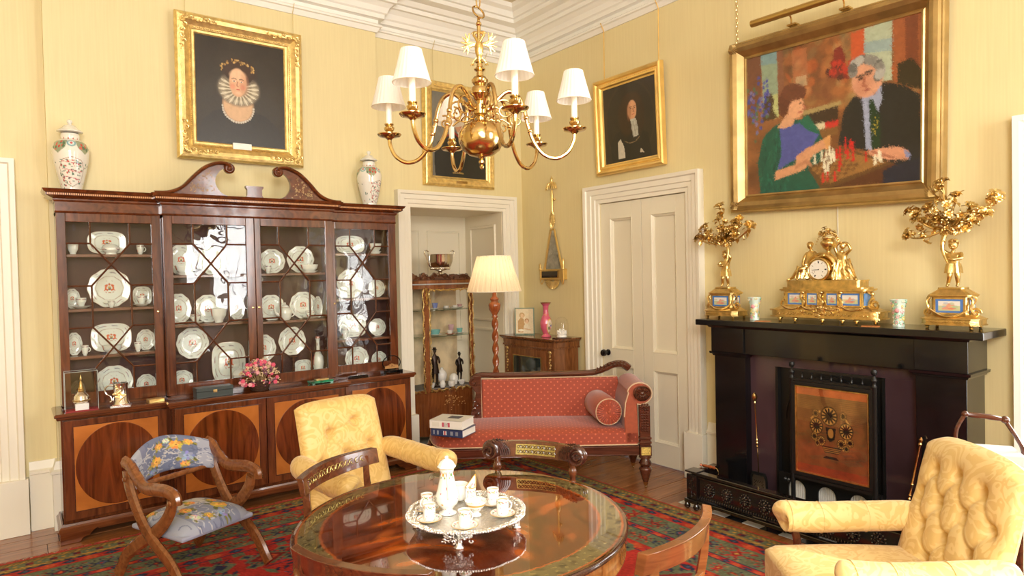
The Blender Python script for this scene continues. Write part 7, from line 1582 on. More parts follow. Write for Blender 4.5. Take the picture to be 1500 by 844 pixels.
# ormolu leaf mounts up the stiles and round the door
def vine(pts, nm, r=.0045, dens=.020):
    b = B6(); cu = spline(pts, 8); b.tube(cu, r, 5); L = 0; rr = random.Random(len(pts)); last = cu[0]
    for p in cu:
        if (p-last).length > dens*.6 or True:
            a = rr.random()*6; b.ell((p.x+rr.uniform(-.006, .006), p.y-.003, p.z+rr.uniform(-.006, .006)), (.009, .004, .005), 6, 4, Matrix.Rotation(a, 4, 'Y')); last = p
    return b.build(nm, GOLD, vt, kind='stuff')
yf = VY0-.008
def zz(x0, z0, x1, z1, n, y, amp=.006): return [(x0+(x1-x0)*i/n+(amp*(-1)**i if z0 != z1 else 0), y, z0+(z1-z0)*i/n+(amp*(-1)**i if z0 == z1 else 0)) for i in range(n+1)]
vine(zz(2.990, .50, 2.990, 1.44, 16, yf), 'leaf_mount'); vine(zz(3.425, .50, 3.425, 1.44, 16, yf), 'leaf_mount'); vine(zz(2.99, 1.43, 3.425, 1.43, 12, yf-.018), 'leaf_mount'); vine(zz(2.99, .515, 3.425, .515, 12, yf-.022, .01), 'leaf_mount')
vine(zz(2.925, .50, 2.925, 1.44, 14, yf+.002), 'leaf_mount'); vine(zz(3.488, .50, 3.488, 1.44, 14, VY0+.036), 'leaf_mount'); vine(zz(2.84, .51, 2.93, .51, 4, VY0+.04), 'leaf_mount')
b = B6()
for k in range(12): b.tube([V((c.x, yf, c.z)) for c in spiral((2.962, 0, 1.30+.013*k), .012, .003, k*1.5, .9*(-1)**k, 7)], .004, 4)
b.build('corner_mount', GOLD, vt, kind='stuff')
b = B6(); rr = random.Random(4)
for k in range(40):
    x, z = rr.gauss(3.2, .07), rr.gauss(.41, .035); b.add([(x-.008, VY0-.029+abs(x-3.2)*.05, z), (x, VY0-.030+abs(x-3.2)*.05, z+.006), (x+.008, VY0-.029+abs(x-3.2)*.05, z), (x, VY0-.030+abs(x-3.2)*.05, z-.006)], [(0, 1, 2, 3)])
b.build('flower_marquetry', mat('marquetry_wood', (.55, .28, .08), .3), vt, smooth=0, kind='stuff')
# contents (each its own thing)
WPC = mat('biscuit_porcelain', (.85, .83, .77), .25, coat=.3); TURQ = mat('turquoise_porcelain', (.18, .48, .45), .12, coat=.5); BLUP = mat('blue_porcelain', (.20, .26, .55), .12, coat=.5)
def small(nm, lab, cat, x, y, z, parts, grp='porcelain in the alcove vitrine'):
    e = empty(nm, (x, y, z+.0006), 0, lab, cat, grp)
    for pn, prof, m in parts: MB().lathe(prof, 20).build(pn, m, e, smooth=60)
    return e
def cupp(h, r): return [(.001, 0), (r*.5, 0), (r*.55, h*.08), (r*.8, h*.4), (r, h), (r*.93, h), (r*.7, h*.4), (.001, h*.15)]
def sauc(r): return [(.001, .002), (r*.5, .0), (r, .012), (r*.98, .014), (r*.5, .005), (.001, .005)]
S1, S2 = 1.247, 1.005
small('cup', 'blue and white cup standing tall on the top vitrine shelf', 'cup', 3.115, 5.30, S1, [('cup_body', cupp(.06, .028), BLUP), ('saucer', sauc(.04), WPC)])
small('saucer', 'white saucer at the left of the top vitrine shelf', 'saucer', 3.04, 5.29, S1, [('saucer_body', sauc(.05), WPC)])
small('cup', 'small white cup in the middle of the top vitrine shelf', 'cup', 3.22, 5.27, S1, [('cup_body', cupp(.03, .028), WPC), ('saucer', sauc(.045), WPC)])
small('cup', 'white cup on saucer at the right of the top vitrine shelf', 'cup', 3.33, 5.29, S1, [('cup_body', cupp(.03, .026), WPC), ('saucer', sauc(.05), WPC)])
small('cup', 'pinkish cup at the far right of the top vitrine shelf', 'cup', 3.425, 5.36, S1, [('cup_body', cupp(.035, .026), mat('pink_glaze', (.7, .42, .40), .15, coat=.4)), ('saucer', sauc(.04), WPC)])
small('bowl', 'turquoise bowl on its saucer on the lower vitrine shelf', 'bowl', 3.10, 5.29, S2, [('bowl_body', cupp(.055, .055), TURQ), ('saucer', sauc(.07), WPC)])
small('cup', 'cream cup in the middle of the lower vitrine shelf', 'cup', 3.24, 5.25, S2, [('cup_body', cupp(.04, .028), WPC), ('saucer', sauc(.045), mat('orange_glaze', (.55, .2, .08), .2))])
small('cup', 'turquoise and pink cup at the right of the lower vitrine shelf', 'cup', 3.38, 5.30, S2, [('cup_body', cupp(.05, .03), TURQ), ('saucer', sauc(.05), WPC)])
small('cup', 'tall pink cup standing behind the turquoise cup on the lower vitrine shelf', 'cup', 3.36, 5.42, S2, [('cup_body', cupp(.08, .03), mat('pink_glaze2', (.66, .40, .42), .15, coat=.4))])
small('cup', 'small white cup at the left of the lower vitrine shelf', 'cup', 3.00, 5.26, S2, [('cup_body', cupp(.03, .02), WPC)])
BZ = .522
small('urn', 'white lidded urn in the middle of the vitrine floor', 'urn', 3.19, 5.33, BZ, [('urn_body', [(.001, 0), (.035, 0), (.02, .03), (.04, .06), (.05, .10), (.045, .12), (.001, .12)], WPC), ('lid', [(.046, .121), (.035, .14), (.012, .155), (.016, .165), (.001, .175)], WPC)])
small('jar', 'white round jar right of the urn on the vitrine floor', 'jar', 3.32, 5.33, BZ, [('jar_body', [(.001, 0), (.03, 0), (.045, .04), (.04, .08), (.02, .10), (.001, .105)], WPC)])
small('bowl', 'low white bowl at the right front of the vitrine floor', 'bowl', 3.37, 5.27, BZ, [('bowl_body', cupp(.04, .035), WPC)])
small('bowl', 'low white bowl at the left front of the vitrine floor', 'bowl', 3.05, 5.28, BZ, [('bowl_body', cupp(.045, .032), WPC)])
small('pot', 'small white pot in front of the urn on the vitrine floor', 'pot', 3.24, 5.24, BZ, [('pot_body', [(.001, 0), (.025, 0), (.035, .025), (.03, .05), (.001, .055)], WPC)])
small('pot', 'small white pot between the urn and the figurine', 'pot', 3.145, 5.245, BZ, [('pot_body', [(.001, 0), (.02, 0), (.028, .03), (.02, .06), (.001, .07)], WPC)])
small('urn', 'white stacked urn behind the left side glass of the vitrine', 'urn', 2.885, 5.42, BZ, [('urn_body', [(.001, 0), (.035, 0), (.02, .03), (.04, .08), (.03, .12), (.045, .15), (.02, .20), (.03, .22), (.001, .25)], WPC)])
BRZ = mat('dark_bronze', (.035, .022, .016), .3, .7)
def statue(x, y, z, s, lab):
    e = empty('figurine', (x, y, z+.0006), 0, lab, 'figurine', None)
    J = [(0, 0, .20, .022), (0, 0, .235, .024), (0, 0, .275, .026), (0, 0, .305, .010), (.0, -.002, .32, .01), (.035, 0, .28, .013), (.045, -.01, .24, .011), (.03, -.03, .22, .009), (-.035, 0, .28, .013), (-.05, .0, .235, .011), (-.04, -.02, .20, .009),
         (.015, 0, .17, .018), (.02, -.005, .10, .013), (.018, .003, .03, .009), (.02, -.018, .018, .008), (-.015, 0, .17, .018), (-.022, .005, .10, .013), (-.02, .01, .03, .009), (-.024, -.008, .018, .008)]
    E = [(0, 1), (1, 2), (2, 3), (3, 4), (2, 5), (5, 6), (6, 7), (2, 8), (8, 9), (9, 10), (0, 11), (11, 12), (12, 13), (13, 14), (0, 15), (15, 16), (16, 17), (17, 18)]
    figure('figure_body', [(a*s, b*s, c*s, r*s) for a, b, c, r in J], E, BRZ, e)
    MB(T(s=s)).ell((0, -.002, .338), (.016, .018, .021)).lathe([(.024, .348), (.026, .352), (.015, .356), (.014, .37), (.001, .372)], 16).build('head_and_hat', BRZ, e)
    MB(T(s=s)).lathe([(.001, 0), (.045, 0), (.045, .008), (.038, .013), (.001, .014)], 20).build('base', BRZ, e)
    MB(T(s=s)).lathe([(.028, .215), (.034, .17), (.04, .13), (.036, .128)], 14, fl=.12, flk=6, cap=False).build('coat', BRZ, e)
statue(3.105, 5.31, BZ, 1.0, 'dark bronze figurine of a standing man in a hat inside the vitrine')
statue(3.42, 5.38, BZ, .8, 'smaller dark bronze figurine at the right side inside the vitrine')
# silver two-handled bowl on top
e = empty('silver_bowl', (3.215, 5.36, 1.536), 0, 'large silver two-handled footed bowl on top of the alcove vitrine', 'bowl')
MB().lathe([(.001, 0), (.062, 0), (.064, .008), (.05, .014), (.026, .035), (.017, .055), (.02, .065), (.03, .07), (.075, .085), (.105, .115), (.122, .16), (.126, .22), (.129, .226), (.124, .226), (.118, .17), (.10, .12), (.05, .09), (.001, .085)], 44).build('bowl_body', SILVER, e)
for s_ in (-1, 1): MB().tube(spline([(s_*.088, 0, .10), (s_*.12, 0, .13), (s_*.142, 0, .19), (s_*.165, 0, .245), (s_*.145, 0, .262), (s_*.12, 0, .25), (s_*.122, 0, .222)], 5), .006, 8).build('handle', SILVER, e)
b = MB()
for k in range(30): a = 2*pi*k/30; b.ell((.088*cos(a), .088*sin(a), .094), (.010, .010, .012), 8, 5)
b.build('gadrooning', SILVER, e, kind='stuff')
# ================================================================ FLOOR LAMP
lp = empty('floor_lamp', (3.204, 4.471, .0135), 0, 'barley-twist mahogany floor lamp with a large pleated cream shade behind the sofa', 'floor lamp')
b = MB(); n = 16; m_ = 90; vs = []
for j in range(m_+1):
    z = .22+.98*j/m_; tw = z*30
    for i in range(n): a = 2*pi*i/n; r_ = .0225+.0065*cos(2*(a-tw)); vs.append((r_*cos(a), r_*sin(a), z))
b.add(vs, [(j*n+i, j*n+(i+1) % n, (j+1)*n+(i+1) % n, (j+1)*n+i) for j in range(m_) for i in range(n)]); b.build('twisted_pole', wood('red_mahogany', (.18, .04, .010), (.36, .095, .025), .15, (1, 1, 9), 5), lp, smooth=180)
RM = bpy.data.materials['red_mahogany']
MB().lathe([(.14, 0), (.14, .02), (.10, .035), (.05, .05), (.03, .08), (.04, .12), (.025, .16), (.03, .2), (.02, .23)], 32).build('lamp_base', RM, lp)
MB().lathe([(.018, 1.18), (.028, 1.19), (.02, 1.205), (.024, 1.215), (.044, 1.25), (.05, 1.29), (.046, 1.305), (.03, 1.315), (.03, 1.325), (.038, 1.335), (.036, 1.345), (.02, 1.36), (.012, 1.42)], 28, fl=.03, flk=14).build('lamp_neck', RM, lp, smooth=60)
SH2 = SHADE.copy(); SH2.name = 'pleated_cream_shade'; SH2.node_tree.nodes['Principled BSDF'].inputs['Base Color'].default_value = (.90, .74, .50, 1)
b = MB(); n = 240; z0, z1 = 1.405, 1.70; vs = []
for j, (r_, z) in enumerate([(.226, z0), (.205, z0+.07), (.165, z0+.2), (.138, z1)]):
    for i in range(n): q = r_+(.005 if (i//2) % 4 < 2 else -.004)*(1-.35*j/3); vs.append((q*cos(2*pi*i/n), q*sin(2*pi*i/n), z))
b.add(vs, [(j*n+i, j*n+(i+1) % n, (j+1)*n+(i+1) % n, (j+1)*n+i) for j in range(3) for i in range(n)]); o = b.build('lamp_shade', SH2, lp, smooth=40)
MB().tube([(.2275*cos(t), .2275*sin(t), z0) for t in [2*pi*i/48 for i in range(48)]], .0035, 6, closed=True).build('shade_trim', CANDLE, o); MB().tube([(.139*cos(t), .139*sin(t), z1) for t in [2*pi*i/48 for i in range(48)]], .003, 6, closed=True).build('shade_trim', CANDLE, o)
MB().tube([(-.138, 0, 1.69), (.138, 0, 1.69)], .003, 6).tube([(0, 0, 1.42), (0, 0, 1.70)], .004, 6).build('shade_carrier', BRASS, lp)
bu = MB().ell((0, 0, 1.50), (.03, .03, .04)).build('bulb', mat('lamp_bulb', (1, .86, .62), .3, emit=1.2), lp)
l = bpy.data.lights.new('lamp_light', 'POINT'); l.energy = 2.2; l.color = (1, .78, .5); l.shadow_soft_size = .05; lo = bpy.data.objects.new('lamp_light', l); COL.objects.link(lo); lo.parent = lp; lo.location = (0, 0, 1.57)
# ================================================================ SIDE CABINET IN THE CORNER
cb = empty('side_cabinet', (3.88, 4.71, 0), -pi/2, 'low walnut side cabinet with a glazed door and gilt mounts in the corner', 'cabinet')
hw = .385; WL = wood('figured_walnut', (.10, .032, .009), (.27, .095, .028), .2, (1, 1, 9), 6)
MB().box(-hw+.02, hw-.02, -.135, .15, .04, .89).build('cabinet_body', WL, cb, smooth=0, bevel=.002)
b = MB(); b.sweep([(0, .885), (.01, .888), (.012, .90), (.006, .905), (.008, .945), (.02, .955), (.034, .968), (.036, .98), (0, .98)], [(-hw+.02, .16), (-hw+.02, -.135), (hw-.02, -.135), (hw-.02, .16)]); b.box(-hw+.02, hw-.02, -.13, .165, .885, .9795).build('cabinet_top', WL, cb, smooth=20)
MB().box(-hw+.01, hw-.01, -.145, .15, 0, .06).build('cabinet_plinth', WL, cb, smooth=0, bevel=.003)
dr = MB().box(-.26, .26, -.15, -.13, .08, .87).build('door_frame', WL, cb, smooth=0, bevel=.002)
MB().box(-.20, .20, -.153, -.149, .14, .80).build('door_glass', mat('dark_door_glass', (.02, .03, .025), .04, coat=1), cb, smooth=0)
MB(T(0, -.152, 0)).frame([(0, 0), (0, .006), (.008, .006), (.008, 0)], -.20, .20, .14, .80).build('door_bead', GOLD, dr, smooth=0)
for s_ in (-1, 1):
    b = MB(); x = s_*.315
    for k in range(9): b.tube([V((c.x, -.142, c.z)) for c in spiral((x+.004*(-1)**k, 0, .85-.026*k), .014-.0008*k, .003, k*1.5, .9*(-1)**k, 8)], .004, 4)
    b.ell((x, -.145, .865), (.018, .012, .012)); b.build('gilt_mount', GOLD, cb, kind='stuff')
# things on it
e = empty('photo_frame', (3.86, 4.90, .9805), R(-50), 'glass-framed sepia photograph standing on the corner side cabinet', 'photo frame')
c = Paint(90, 120, (226, 206, 168)); c.rect(0, 0, 1, 1, (232, 216, 182)); c.ell(.36, .26, .15, .11, (196, 160, 110)); c.ell(.37, .28, .09, .08, (226, 190, 150)); c.poly([(.12, .95), (.12, .5), (.28, .36), (.45, .4), (.5, .6), (.45, .95)], (190, 150, 100)); c.ell(.62, .48, .12, .09, (176, 120, 70)); c.ell(.62, .51, .09, .08, (230, 196, 160)); c.poly([(.42, .95), (.46, .68), (.60, .60), (.78, .68), (.86, .95)], (234, 222, 196)); c.ell(.3, .86, .16, .05, (238, 230, 206)); c.line([(.5, .8), (.85, .85)], .03, (226, 190, 150)); c.noise(.04, 20, 4)
psurf('photograph', 90, 120, lambda U, V_: ((U-.5)*.17, -.004+0*U+.05*(.5-V_)*0, .012+.235*(1-V_)), c.a, vcol('glazed_photo', .1, .6), e)
MB().frame([(0, -.008), (0, .006), (.008, .006), (.008, -.008)], -.086, .086, .008, .25).build('frame', mat('green_glass_edge', (.20, .32, .26), .1, coat=.6), e, smooth=0, bevel=.001); MB().box(-.085, .085, 0, .006, .01, .248).box(-.01, .01, 0, .09, .0, .01).build('frame_back', DARKW, e, smooth=0)
c = Paint(120, 120, (206, 92, 118)); c.rect(0, 0, 1, .05, (150, 84, 60)); rr = random.Random(1)
for u0 in (.0, .5, 1.0):
    c.ell(u0, .60, .13, .18, (214, 170, 70)); c.ell(u0, .60, .11, .155, (226, 206, 190))
    for k in range(9): c.ell(u0+rr.uniform(-.06, .06), .6+rr.uniform(-.09, .09), .035, .04, rr.choice([(230, 150, 150), (120, 110, 160), (240, 220, 190), (190, 80, 100), (130, 140, 90)]))
for k in range(30): c.ell(rr.random(), rr.choice((.33, .85))+rr.uniform(-.06, .06), .015, .02, (214, 160, 90))
e = empty('pink_vase', (3.86, 4.585, .9805), .2, 'tall pink glass vase with a painted medallion on the corner side cabinet', 'vase')
lathe_surf('vase_body', [(.045, .312), (.05, .315), (.047, .308), (.028, .285), (.024, .25), (.026, .21), (.048, .16), (.055, .12), (.05, .08), (.030, .035), (.026, .025), (.045, .008), (.046, 0), (0, 0)], c.a, e, 64, mat_=vcol('pink_opaline', .1, .7), nv=80)
e = empty('glass_dome', (3.86, 4.37, .9805), 0, 'small clear glass dome over a white ornament on the corner side cabinet', 'glass dome')
MB().lathe([(.001, 0), (.085, 0), (.088, .008), (.07, .014), (.001, .014)], 32).build('dome_base', DARKW, e)
MB().lathe([(.058, .014), (.058, .13), (.05, .165), (.03, .185), (.001, .19)], 36, cap=False).build('dome_glass', GLASS, e)
b = MB().lathe([(.001, .0145), (.045, .0145), (.045, .022), (.04, .03), (.045, .04), (.04, .045), (.001, .05)], 24)
for k in range(14): a = 2*pi*k/14; b.ell((.036*cos(a), .036*sin(a), .05+.008*(k % 2)), (.009, .009, .014), 8, 6); 
for k in range(5): a = 2*pi*k/5; b.tube([(.02*cos(a), .02*sin(a), .05), (.022*cos(a+.3), .022*sin(a+.3), .085)], [.006, .003], 6)
b.build('white_ornament', WPC, e)
# ================================================================ GILT WALL MIRROR
mr = empty('wall_mirror', (4.053, 4.665, 1.40), -pi/2, 'narrow gilt girandole mirror with a tapering glass on the wall right of the corner', 'mirror')
MG = mat('old_mirror', (.55, .55, .52), .08, 1, var=.25, vs=22); z = lambda v: v-1.40
MB().prism([(-.020, z(1.965)), (.020, z(1.965)), (.115, z(1.60)), (-.115, z(1.60))], -.022, -.018).build('mirror_glass', MG, mr, smooth=0)
b = MB(); b.bar((-.024, -.024, z(1.975)), (-.125, -.024, z(1.60)), .016, .014, (0, -1, 0)); b.bar((.024, -.024, z(1.975)), (.125, -.024, z(1.60)), .016, .014, (0, -1, 0)); b.bar((-.03, -.024, z(1.97)), (.03, -.024, z(1.97)), .016, .014, (0, -1, 0)); b.build('mirror_frame', GILTP, mr, smooth=0, bevel=.002)
MB().box(-.165, .165, -.05, 0, z(1.585), z(1.60)).box(-.165, .165, -.05, 0, z(1.50), z(1.515)).box(-.16, .06, -.04, 0, z(1.515), z(1.585)).box(.10, .165, -.045, 0, z(1.51), z(1.59)).build('shelf_box', GILTP, mr, smooth=0, bevel=.002)
MB().box(-.15, .075, -.042, -.0395, z(1.52), z(1.58)).build('lower_glass', mat('dark_mirror', (.12, .10, .08), .1, .8), mr, smooth=0)
b = MB()
for k in range(15): a = pi+pi*k/14; b.tube([(.03*cos(a)-.01, -.02, z(1.50)+.02*sin(a)), (-.01+.095*cos(a), -.028, z(1.50)+.088*sin(a))], [.005, .010], 7)
b.build('shell_apron', GILT, mr, kind='stuff')
b = MB(); 
for k in range(22): a = 2*pi*k/22; b.tube([(.028*cos(a), -.02, z(2.06)+.055*sin(a)), (.042*cos(a+.2), -.026, z(2.06)+.08*sin(a+.2))], [.006, .003], 5)
b.ell((0, -.018, z(2.06)), (.03, .012, .05)).build('oval_wreath', GILT, mr, kind='stuff')
b = MB().lathe([(.012, z(2.13)), (.010, z(2.25)), (.013, z(2.30)), (.009, z(2.34))], 12, c=(0, -.02, 0)); b.ell((.03, -.02, z(2.25)), (.015, .012, .012)).ell((-.004, -.02, z(2.29)), (.016, .012, .01)); b.build('column', GILTP, mr)
b = MB()
for k in range(9): a = pi*k/8; b.tube(spline([(0, -.025, z(2.40)), (.045*cos(a), -.025-.015*sin(a), z(2.40)), (.078*cos(a), -.025-.03*sin(a), z(2.345))], 4), [.004, .007, .009, .009, .009, .008, .007, .005, .003], 6)
b.lathe([(.016, z(2.39)), (.010, z(2.42)), (.014, z(2.44)), (.004, z(2.46)), (.001, z(2.475))], 12, c=(0, -.022, 0)); b.build('leaf_canopy', GILT, mr)
for s_, zt in ((-1, 1.66), (1, 1.70)):
    b = MB().tube(spline([(s_*.11, -.03, z(1.52)), (s_*.15, -.04, z(1.46)), (s_*.165, -.045, z(1.50)), (s_*.165, -.045, z(1.60))], 5), .005, 6); b.lathe([(.006, z(1.595)), (.018, z(1.60)), (.018, z(1.605)), (.008, z(1.61)), (.010, z(1.64)), (.012, z(zt-.02)), (.001, z(zt))], 12, c=(s_*.165, -.045, 0)); b.build('candle_arm', GILTP, mr)
# ================================================================ THINGS ON THE BOOKCASE WORKTOP
WT = .7824
e = empty('display_case', (.306, 4.785, WT), 0, 'clear box case holding a silver and gilt domed stupa model on the bookcase worktop', 'display case')
MB().box(-.085, .085, -.045, .055, 0, .006).build('case_base', mat('crimson_base', (.30, .02, .02), .6), e, smooth=0)
b = MB()
for x in (-.0835, .082): b.box(x, x+.0015, -.045, .055, .006, .24)
b.box(-.085, .085, -.045, -.0435, .006, .24).box(-.085, .085, .0535, .055, .006, .24).box(-.085, .085, -.045, .055, .239, .2405); b.build('case_glass', GLASS, e, smooth=0)
b = MB()
for x in (-.084, .084):
    for y in (-.044, .054): b.box(x-.001, x+.001, y-.001, y+.001, .006, .24)
    b.box(x-.001, x+.001, -.045, .055, .239, .241)
for y in (-.044, .054): b.box(-.085, .085, y-.001, y+.001, .239, .241)
b.build('case_edge', mat('case_edge', (.55, .6, .56), .15), e, smooth=0)
MB().box(-.035, .035, -.042, -.0,  .006, .045).build('white_pedestal', mat('white_block', (.85, .85, .82), .4), e, smooth=0, bevel=.002)
MB().lathe([(.042, .045), (.044, .052), (.040, .06), (.040, .085), (.030, .10), (.016, .112), (.014, .118)], 28, c=(0, .005, .0)).build('silver_dome', SILVER, e); MB().lathe([(.046, .058), (.048, .062), (.044, .066)], 28, c=(0, .005, 0)).lathe([(.016, .112), (.018, .12), (.014, .128), (.016, .132), (.010, .145), (.007, .175), (.003, .18), (.006, .19), (.005, .20), (.001, .215)], 18, c=(0, .005, 0)).build('gilt_spire', GOLD, e)
e = empty('tankard', (.514, 4.785, WT), -.2, 'silver tankard with a gilt emblem on a square foot, on the bookcase worktop', 'tankard')
MB().box(-.055, .055, -.045, .045, 0, .006).box(-.045, .045, -.04, .04, .006, .012).lathe([(.001, .012), (.05, .012), (.046, .025), (.042, .03), (.040, .12), (.042, .135), (.043, .145), (.038, .145), (.036, .03), (.001, .03)], 36).build('tankard_body', SILVER, e, smooth=40, bevel=.001)
MB().tube(spline([(-.038, 0, .125), (-.065, 0, .13), (-.085, 0, .11), (-.078, 0, .08), (-.055, 0, .06), (-.05, 0, .035), (-.06, 0, .028)], 5), .0045, 8).build('handle', SILVER, e)
b = MB(); rr = random.Random(2)
for k in range(46): a = -pi/2+rr.gauss(0, .32); zq = rr.gauss(.08, .02); b.ell((.0415*cos(a), .0415*sin(a), zq), (.006, .006, .007), 6, 4)
b.build('gilt_emblem', GOLD, e, kind='stuff')
e = empty('gold_box', (.705, 4.775, WT), .15, 'flat square gold box beside the tankard on the bookcase worktop', 'box'); MB().box(-.045, .045, -.032, .032, 0, .016).build('box_body', GILTP, e, smooth=0, bevel=.002); MB().box(-.046, .046, -.033, .033, .0165, .022).build('lid', GILTP, e, smooth=0, bevel=.002)
e = empty('jewel_box', (1.045, 4.728, WT), .04, 'long dark grey lidded box with a brass catch on the bookcase worktop', 'box'); GB = mat('grey_shagreen', (.045, .055, .05), .35)
MB().box(-.115, .115, -.045, .045, 0, .04).build('box_body', GB, e, smooth=0, bevel=.002); MB().box(-.117, .117, -.047, .047, .041, .066).build('lid', GB, e, smooth=0, bevel=.003); MB().box(-.012, .012, -.05, -.046, .03, .05).build('catch', GOLD, e, smooth=0, bevel=.001)
e = empty('flower_basket', (1.352, 4.735, WT), 0, 'dark wicker basket of dried pink and cream flowers in front of the bookcase', 'flower basket')
b = MB().lathe([(.001, 0), (.05, 0), (.06, .02), (.066, .05), (.07, .07), (.064, .07), (.001, .06)], 32)
for k in range(6): b.tube([((.057+.0022*k)*cos(a)*(1+.03*(-1)**j), (.057+.0022*k)*sin(a)*(1+.03*(-1)**j), .008+.011*k) for j, a in enumerate([2*pi*i/28 for i in range(28)])], .0045, 5, closed=True)
b.build('wicker_basket', mat('dark_wicker', (.05, .022, .012), .6), e)
FLC = [('pink_roses', (.68, .10, .16)), ('pale_roses', (.75, .34, .34)), ('cream_sprigs', (.70, .52, .30)), ('mauve_flowers', (.22, .08, .13)), ('dry_stems', (.34, .22, .10))]; fb = [MB() for _ in FLC]; rr = random.Random(6)
for k in range(330):
    a = rr.random()*2*pi; el = rr.uniform(.0, 1.45); R_ = rr.uniform(.085, .125); p = V((R_*cos(a)*cos(el)*1.12, R_*sin(a)*cos(el)*.55, .075+R_*sin(el)*1.15-(.03 if el < .3 else 0)))
    i = rr.choices(range(5), (14, 10, 60, 34, 20))[0]
    if i < 2 and k < 40 or i < 2:
        s_ = rr.uniform(.010, .016); fb[i].at(Matrix.Translation(p)); fb[i].ell((0, 0, 0), s_*.6, 8, 6)
        for j in range(6): q = 2*pi*j/6; fb[i].ell((s_*.6*cos(q), -s_*.2, s_*.6*sin(q)), (s_*.5, s_*.4, s_*.5), 6, 4)
    elif i == 4: fb[i].at(Matrix()).tube([(p.x*.4, p.y*.4, .07), p*1.05], .0012, 4)
    else:
        fb[i].at(Matrix()); d = V((rr.gauss(0, 1), rr.gauss(0, 1), rr.gauss(0, 1))).normalized()*.012
        for j in range(4): q = p+V((rr.gauss(0, .006), rr.gauss(0, .006), rr.gauss(0, .006))); fb[i].ell(q, (.0055, .0045, .006) if i == 3 else (.0038, .0038, .007), 6, 4, Matrix.Rotation(rr.random()*3, 4, 'Y'))
for (nm, col), q in zip(FLC, fb): q.build(nm, mat(nm, col, .7), e, kind='stuff')
MAL = mat('malachite', (.01, .17, .08), .15, coat=.5, var=.7, vs=40)
e = empty('malachite_box', (1.79, 4.735, WT), .05, 'flat green malachite box with a gold band on the bookcase worktop', 'box'); MB().box(-.085, .085, -.04, .04, .004, .022).build('box_body', MAL, e, smooth=0, bevel=.003)
for x in (-.07, .07):
    for y in (-.03, .03): MB().cbox((x, y, .003), (.02, .02, .006)).build('foot', MAL, e, smooth=0)
MB().box(-.04, .055, -.022, .022, .022, .032).build('gold_plaque', GOLD, e, smooth=0, bevel=.002)
e = empty('pen_tray', (2.11, 4.785, WT), .05, 'black lacquer pen tray on the right part of the bookcase worktop', 'tray'); LQ = mat('black_lacquer', (.006, .006, .006), .1, coat=1)
MB().box(-.075, .075, -.03, .03, 0, .012).build('tray_body', LQ, e, smooth=0, bevel=.003); MB().box(-.065, .065, -.022, .022, .012, .018).build('tray_lid', LQ, e, smooth=0, bevel=.002)
for x in (-.02, 0, .02): MB().ell((x, -.024, .019), (.005, .004, .003)).build('stud', SILVER, e)
e = empty('cork_carving', (2.40, 4.79, WT), 0, 'oval glazed cork landscape carving on a black fretted stand', 'ornament'); 
MB().box(-.085, .085, -.03, .03, .018, .028).box(-.085, -.06, -.03, .03, 0, .018).box(.06, .085, -.03, .03, 0, .018).box(-.03, .03, -.026, .026, .008, .018).build('black_stand', LQ, e, smooth=0, bevel=.002)
MB(T(0, 0, .085)).tube([(.078*cos(t), 0, .056*sin(t)) for t in [2*pi*i/48 for i in range(48)]], .0045, 6, closed=True).build('oval_rim', LQ, e)
for y in (-.010, .010): MB(T(0, y, .085, rx=pi/2)).lathe([(.001, 0), (1, 0)], 40, sx=.077, sy=.055, cap=False).build('oval_glass', GLASS, e, smooth=0)
b = MB(); rr = random.Random(8)
for k in range(60): x = rr.uniform(-.055, .06); b.cbox((x, rr.uniform(-.004, .004), .05+rr.uniform(0, .03)*(1-abs(x)/.07)), (rr.uniform(.004, .018), .003, rr.uniform(.003, .008)))
b.box(-.06, .06, -.004, .004, .040, .050); b.build('cork_landscape', mat('cork', (.50, .26, .09), .7), e, smooth=0, kind='stuff')
# ================================================================ CROSS-FRAME CHAIR
XW1 = wood('beech_brown', (.12, .038, .010), (.26, .09, .026), .2, (1, 1, 1), 4)
xc = empty('cross_frame_chair', (.714, 3.776, .038), R(22.3), 'low cross-frame armchair upholstered in blue-grey rose fabric, before the bookcase', 'armchair')
rr = random.Random(12)
def roses(c, spots, s=1):
    for k in range(110): x, y = rr.random(), rr.random(); r_ = rr.uniform(.02, .06)*s; c.line([(x+r_*cos(a), y+r_*sin(a)*1.3) for a in [j*.5+k for j in range(7)]], .006*s, rr.choice([(178, 180, 188), (92, 98, 124), (196, 192, 188)]), .8)
    for (x, y, r_, col) in spots:
        for k in range(6): a = rr.random()*6.28; c.ell(x+r_*1.25*cos(a), y+r_*1.6*sin(a), r_*.7, r_*.4, rr.choice([(120, 116, 50), (150, 140, 70), (92, 96, 50)]), a)
    for (x, y, r_, col) in spots:
        for k in range(9): a = 2*pi*k/9; c.ell(x+r_*.6*cos(a), y+r_*.85*sin(a), r_*.5, r_*.6, tuple(int(v*rr.uniform(.82, 1.12)) if v*1.12 < 255 else v for v in col), a)
        c.ell(x, y, r_*.5, r_*.6, tuple(min(255, int(v*1.12)) for v in col)); c.ell(x+.1*r_, y, r_*.2, r_*.26, (150, 100, 40) if col[0] > 190 else (110, 120, 150))
YR, BR, CR = (216, 164, 78), (140, 152, 182), (206, 200, 190)
fb1 = Paint(230, 110, (108, 116, 142)); fb1.rect(0, 0, .16, 1, (160, 162, 172)); fb1.rect(.84, 0, 1, 1, (156, 158, 170)); fb1.rect(.16, 0, .24, 1, (120, 124, 146)); roses(fb1, [(.36, .62, .07, YR), (.42, .25, .05, YR), (.62, .28, .07, YR), (.72, .60, .075, BR), (.70, .85, .05, YR), (.30, .85, .045, BR), (.75, .2, .05, YR), (.52, .15, .04, CR)])
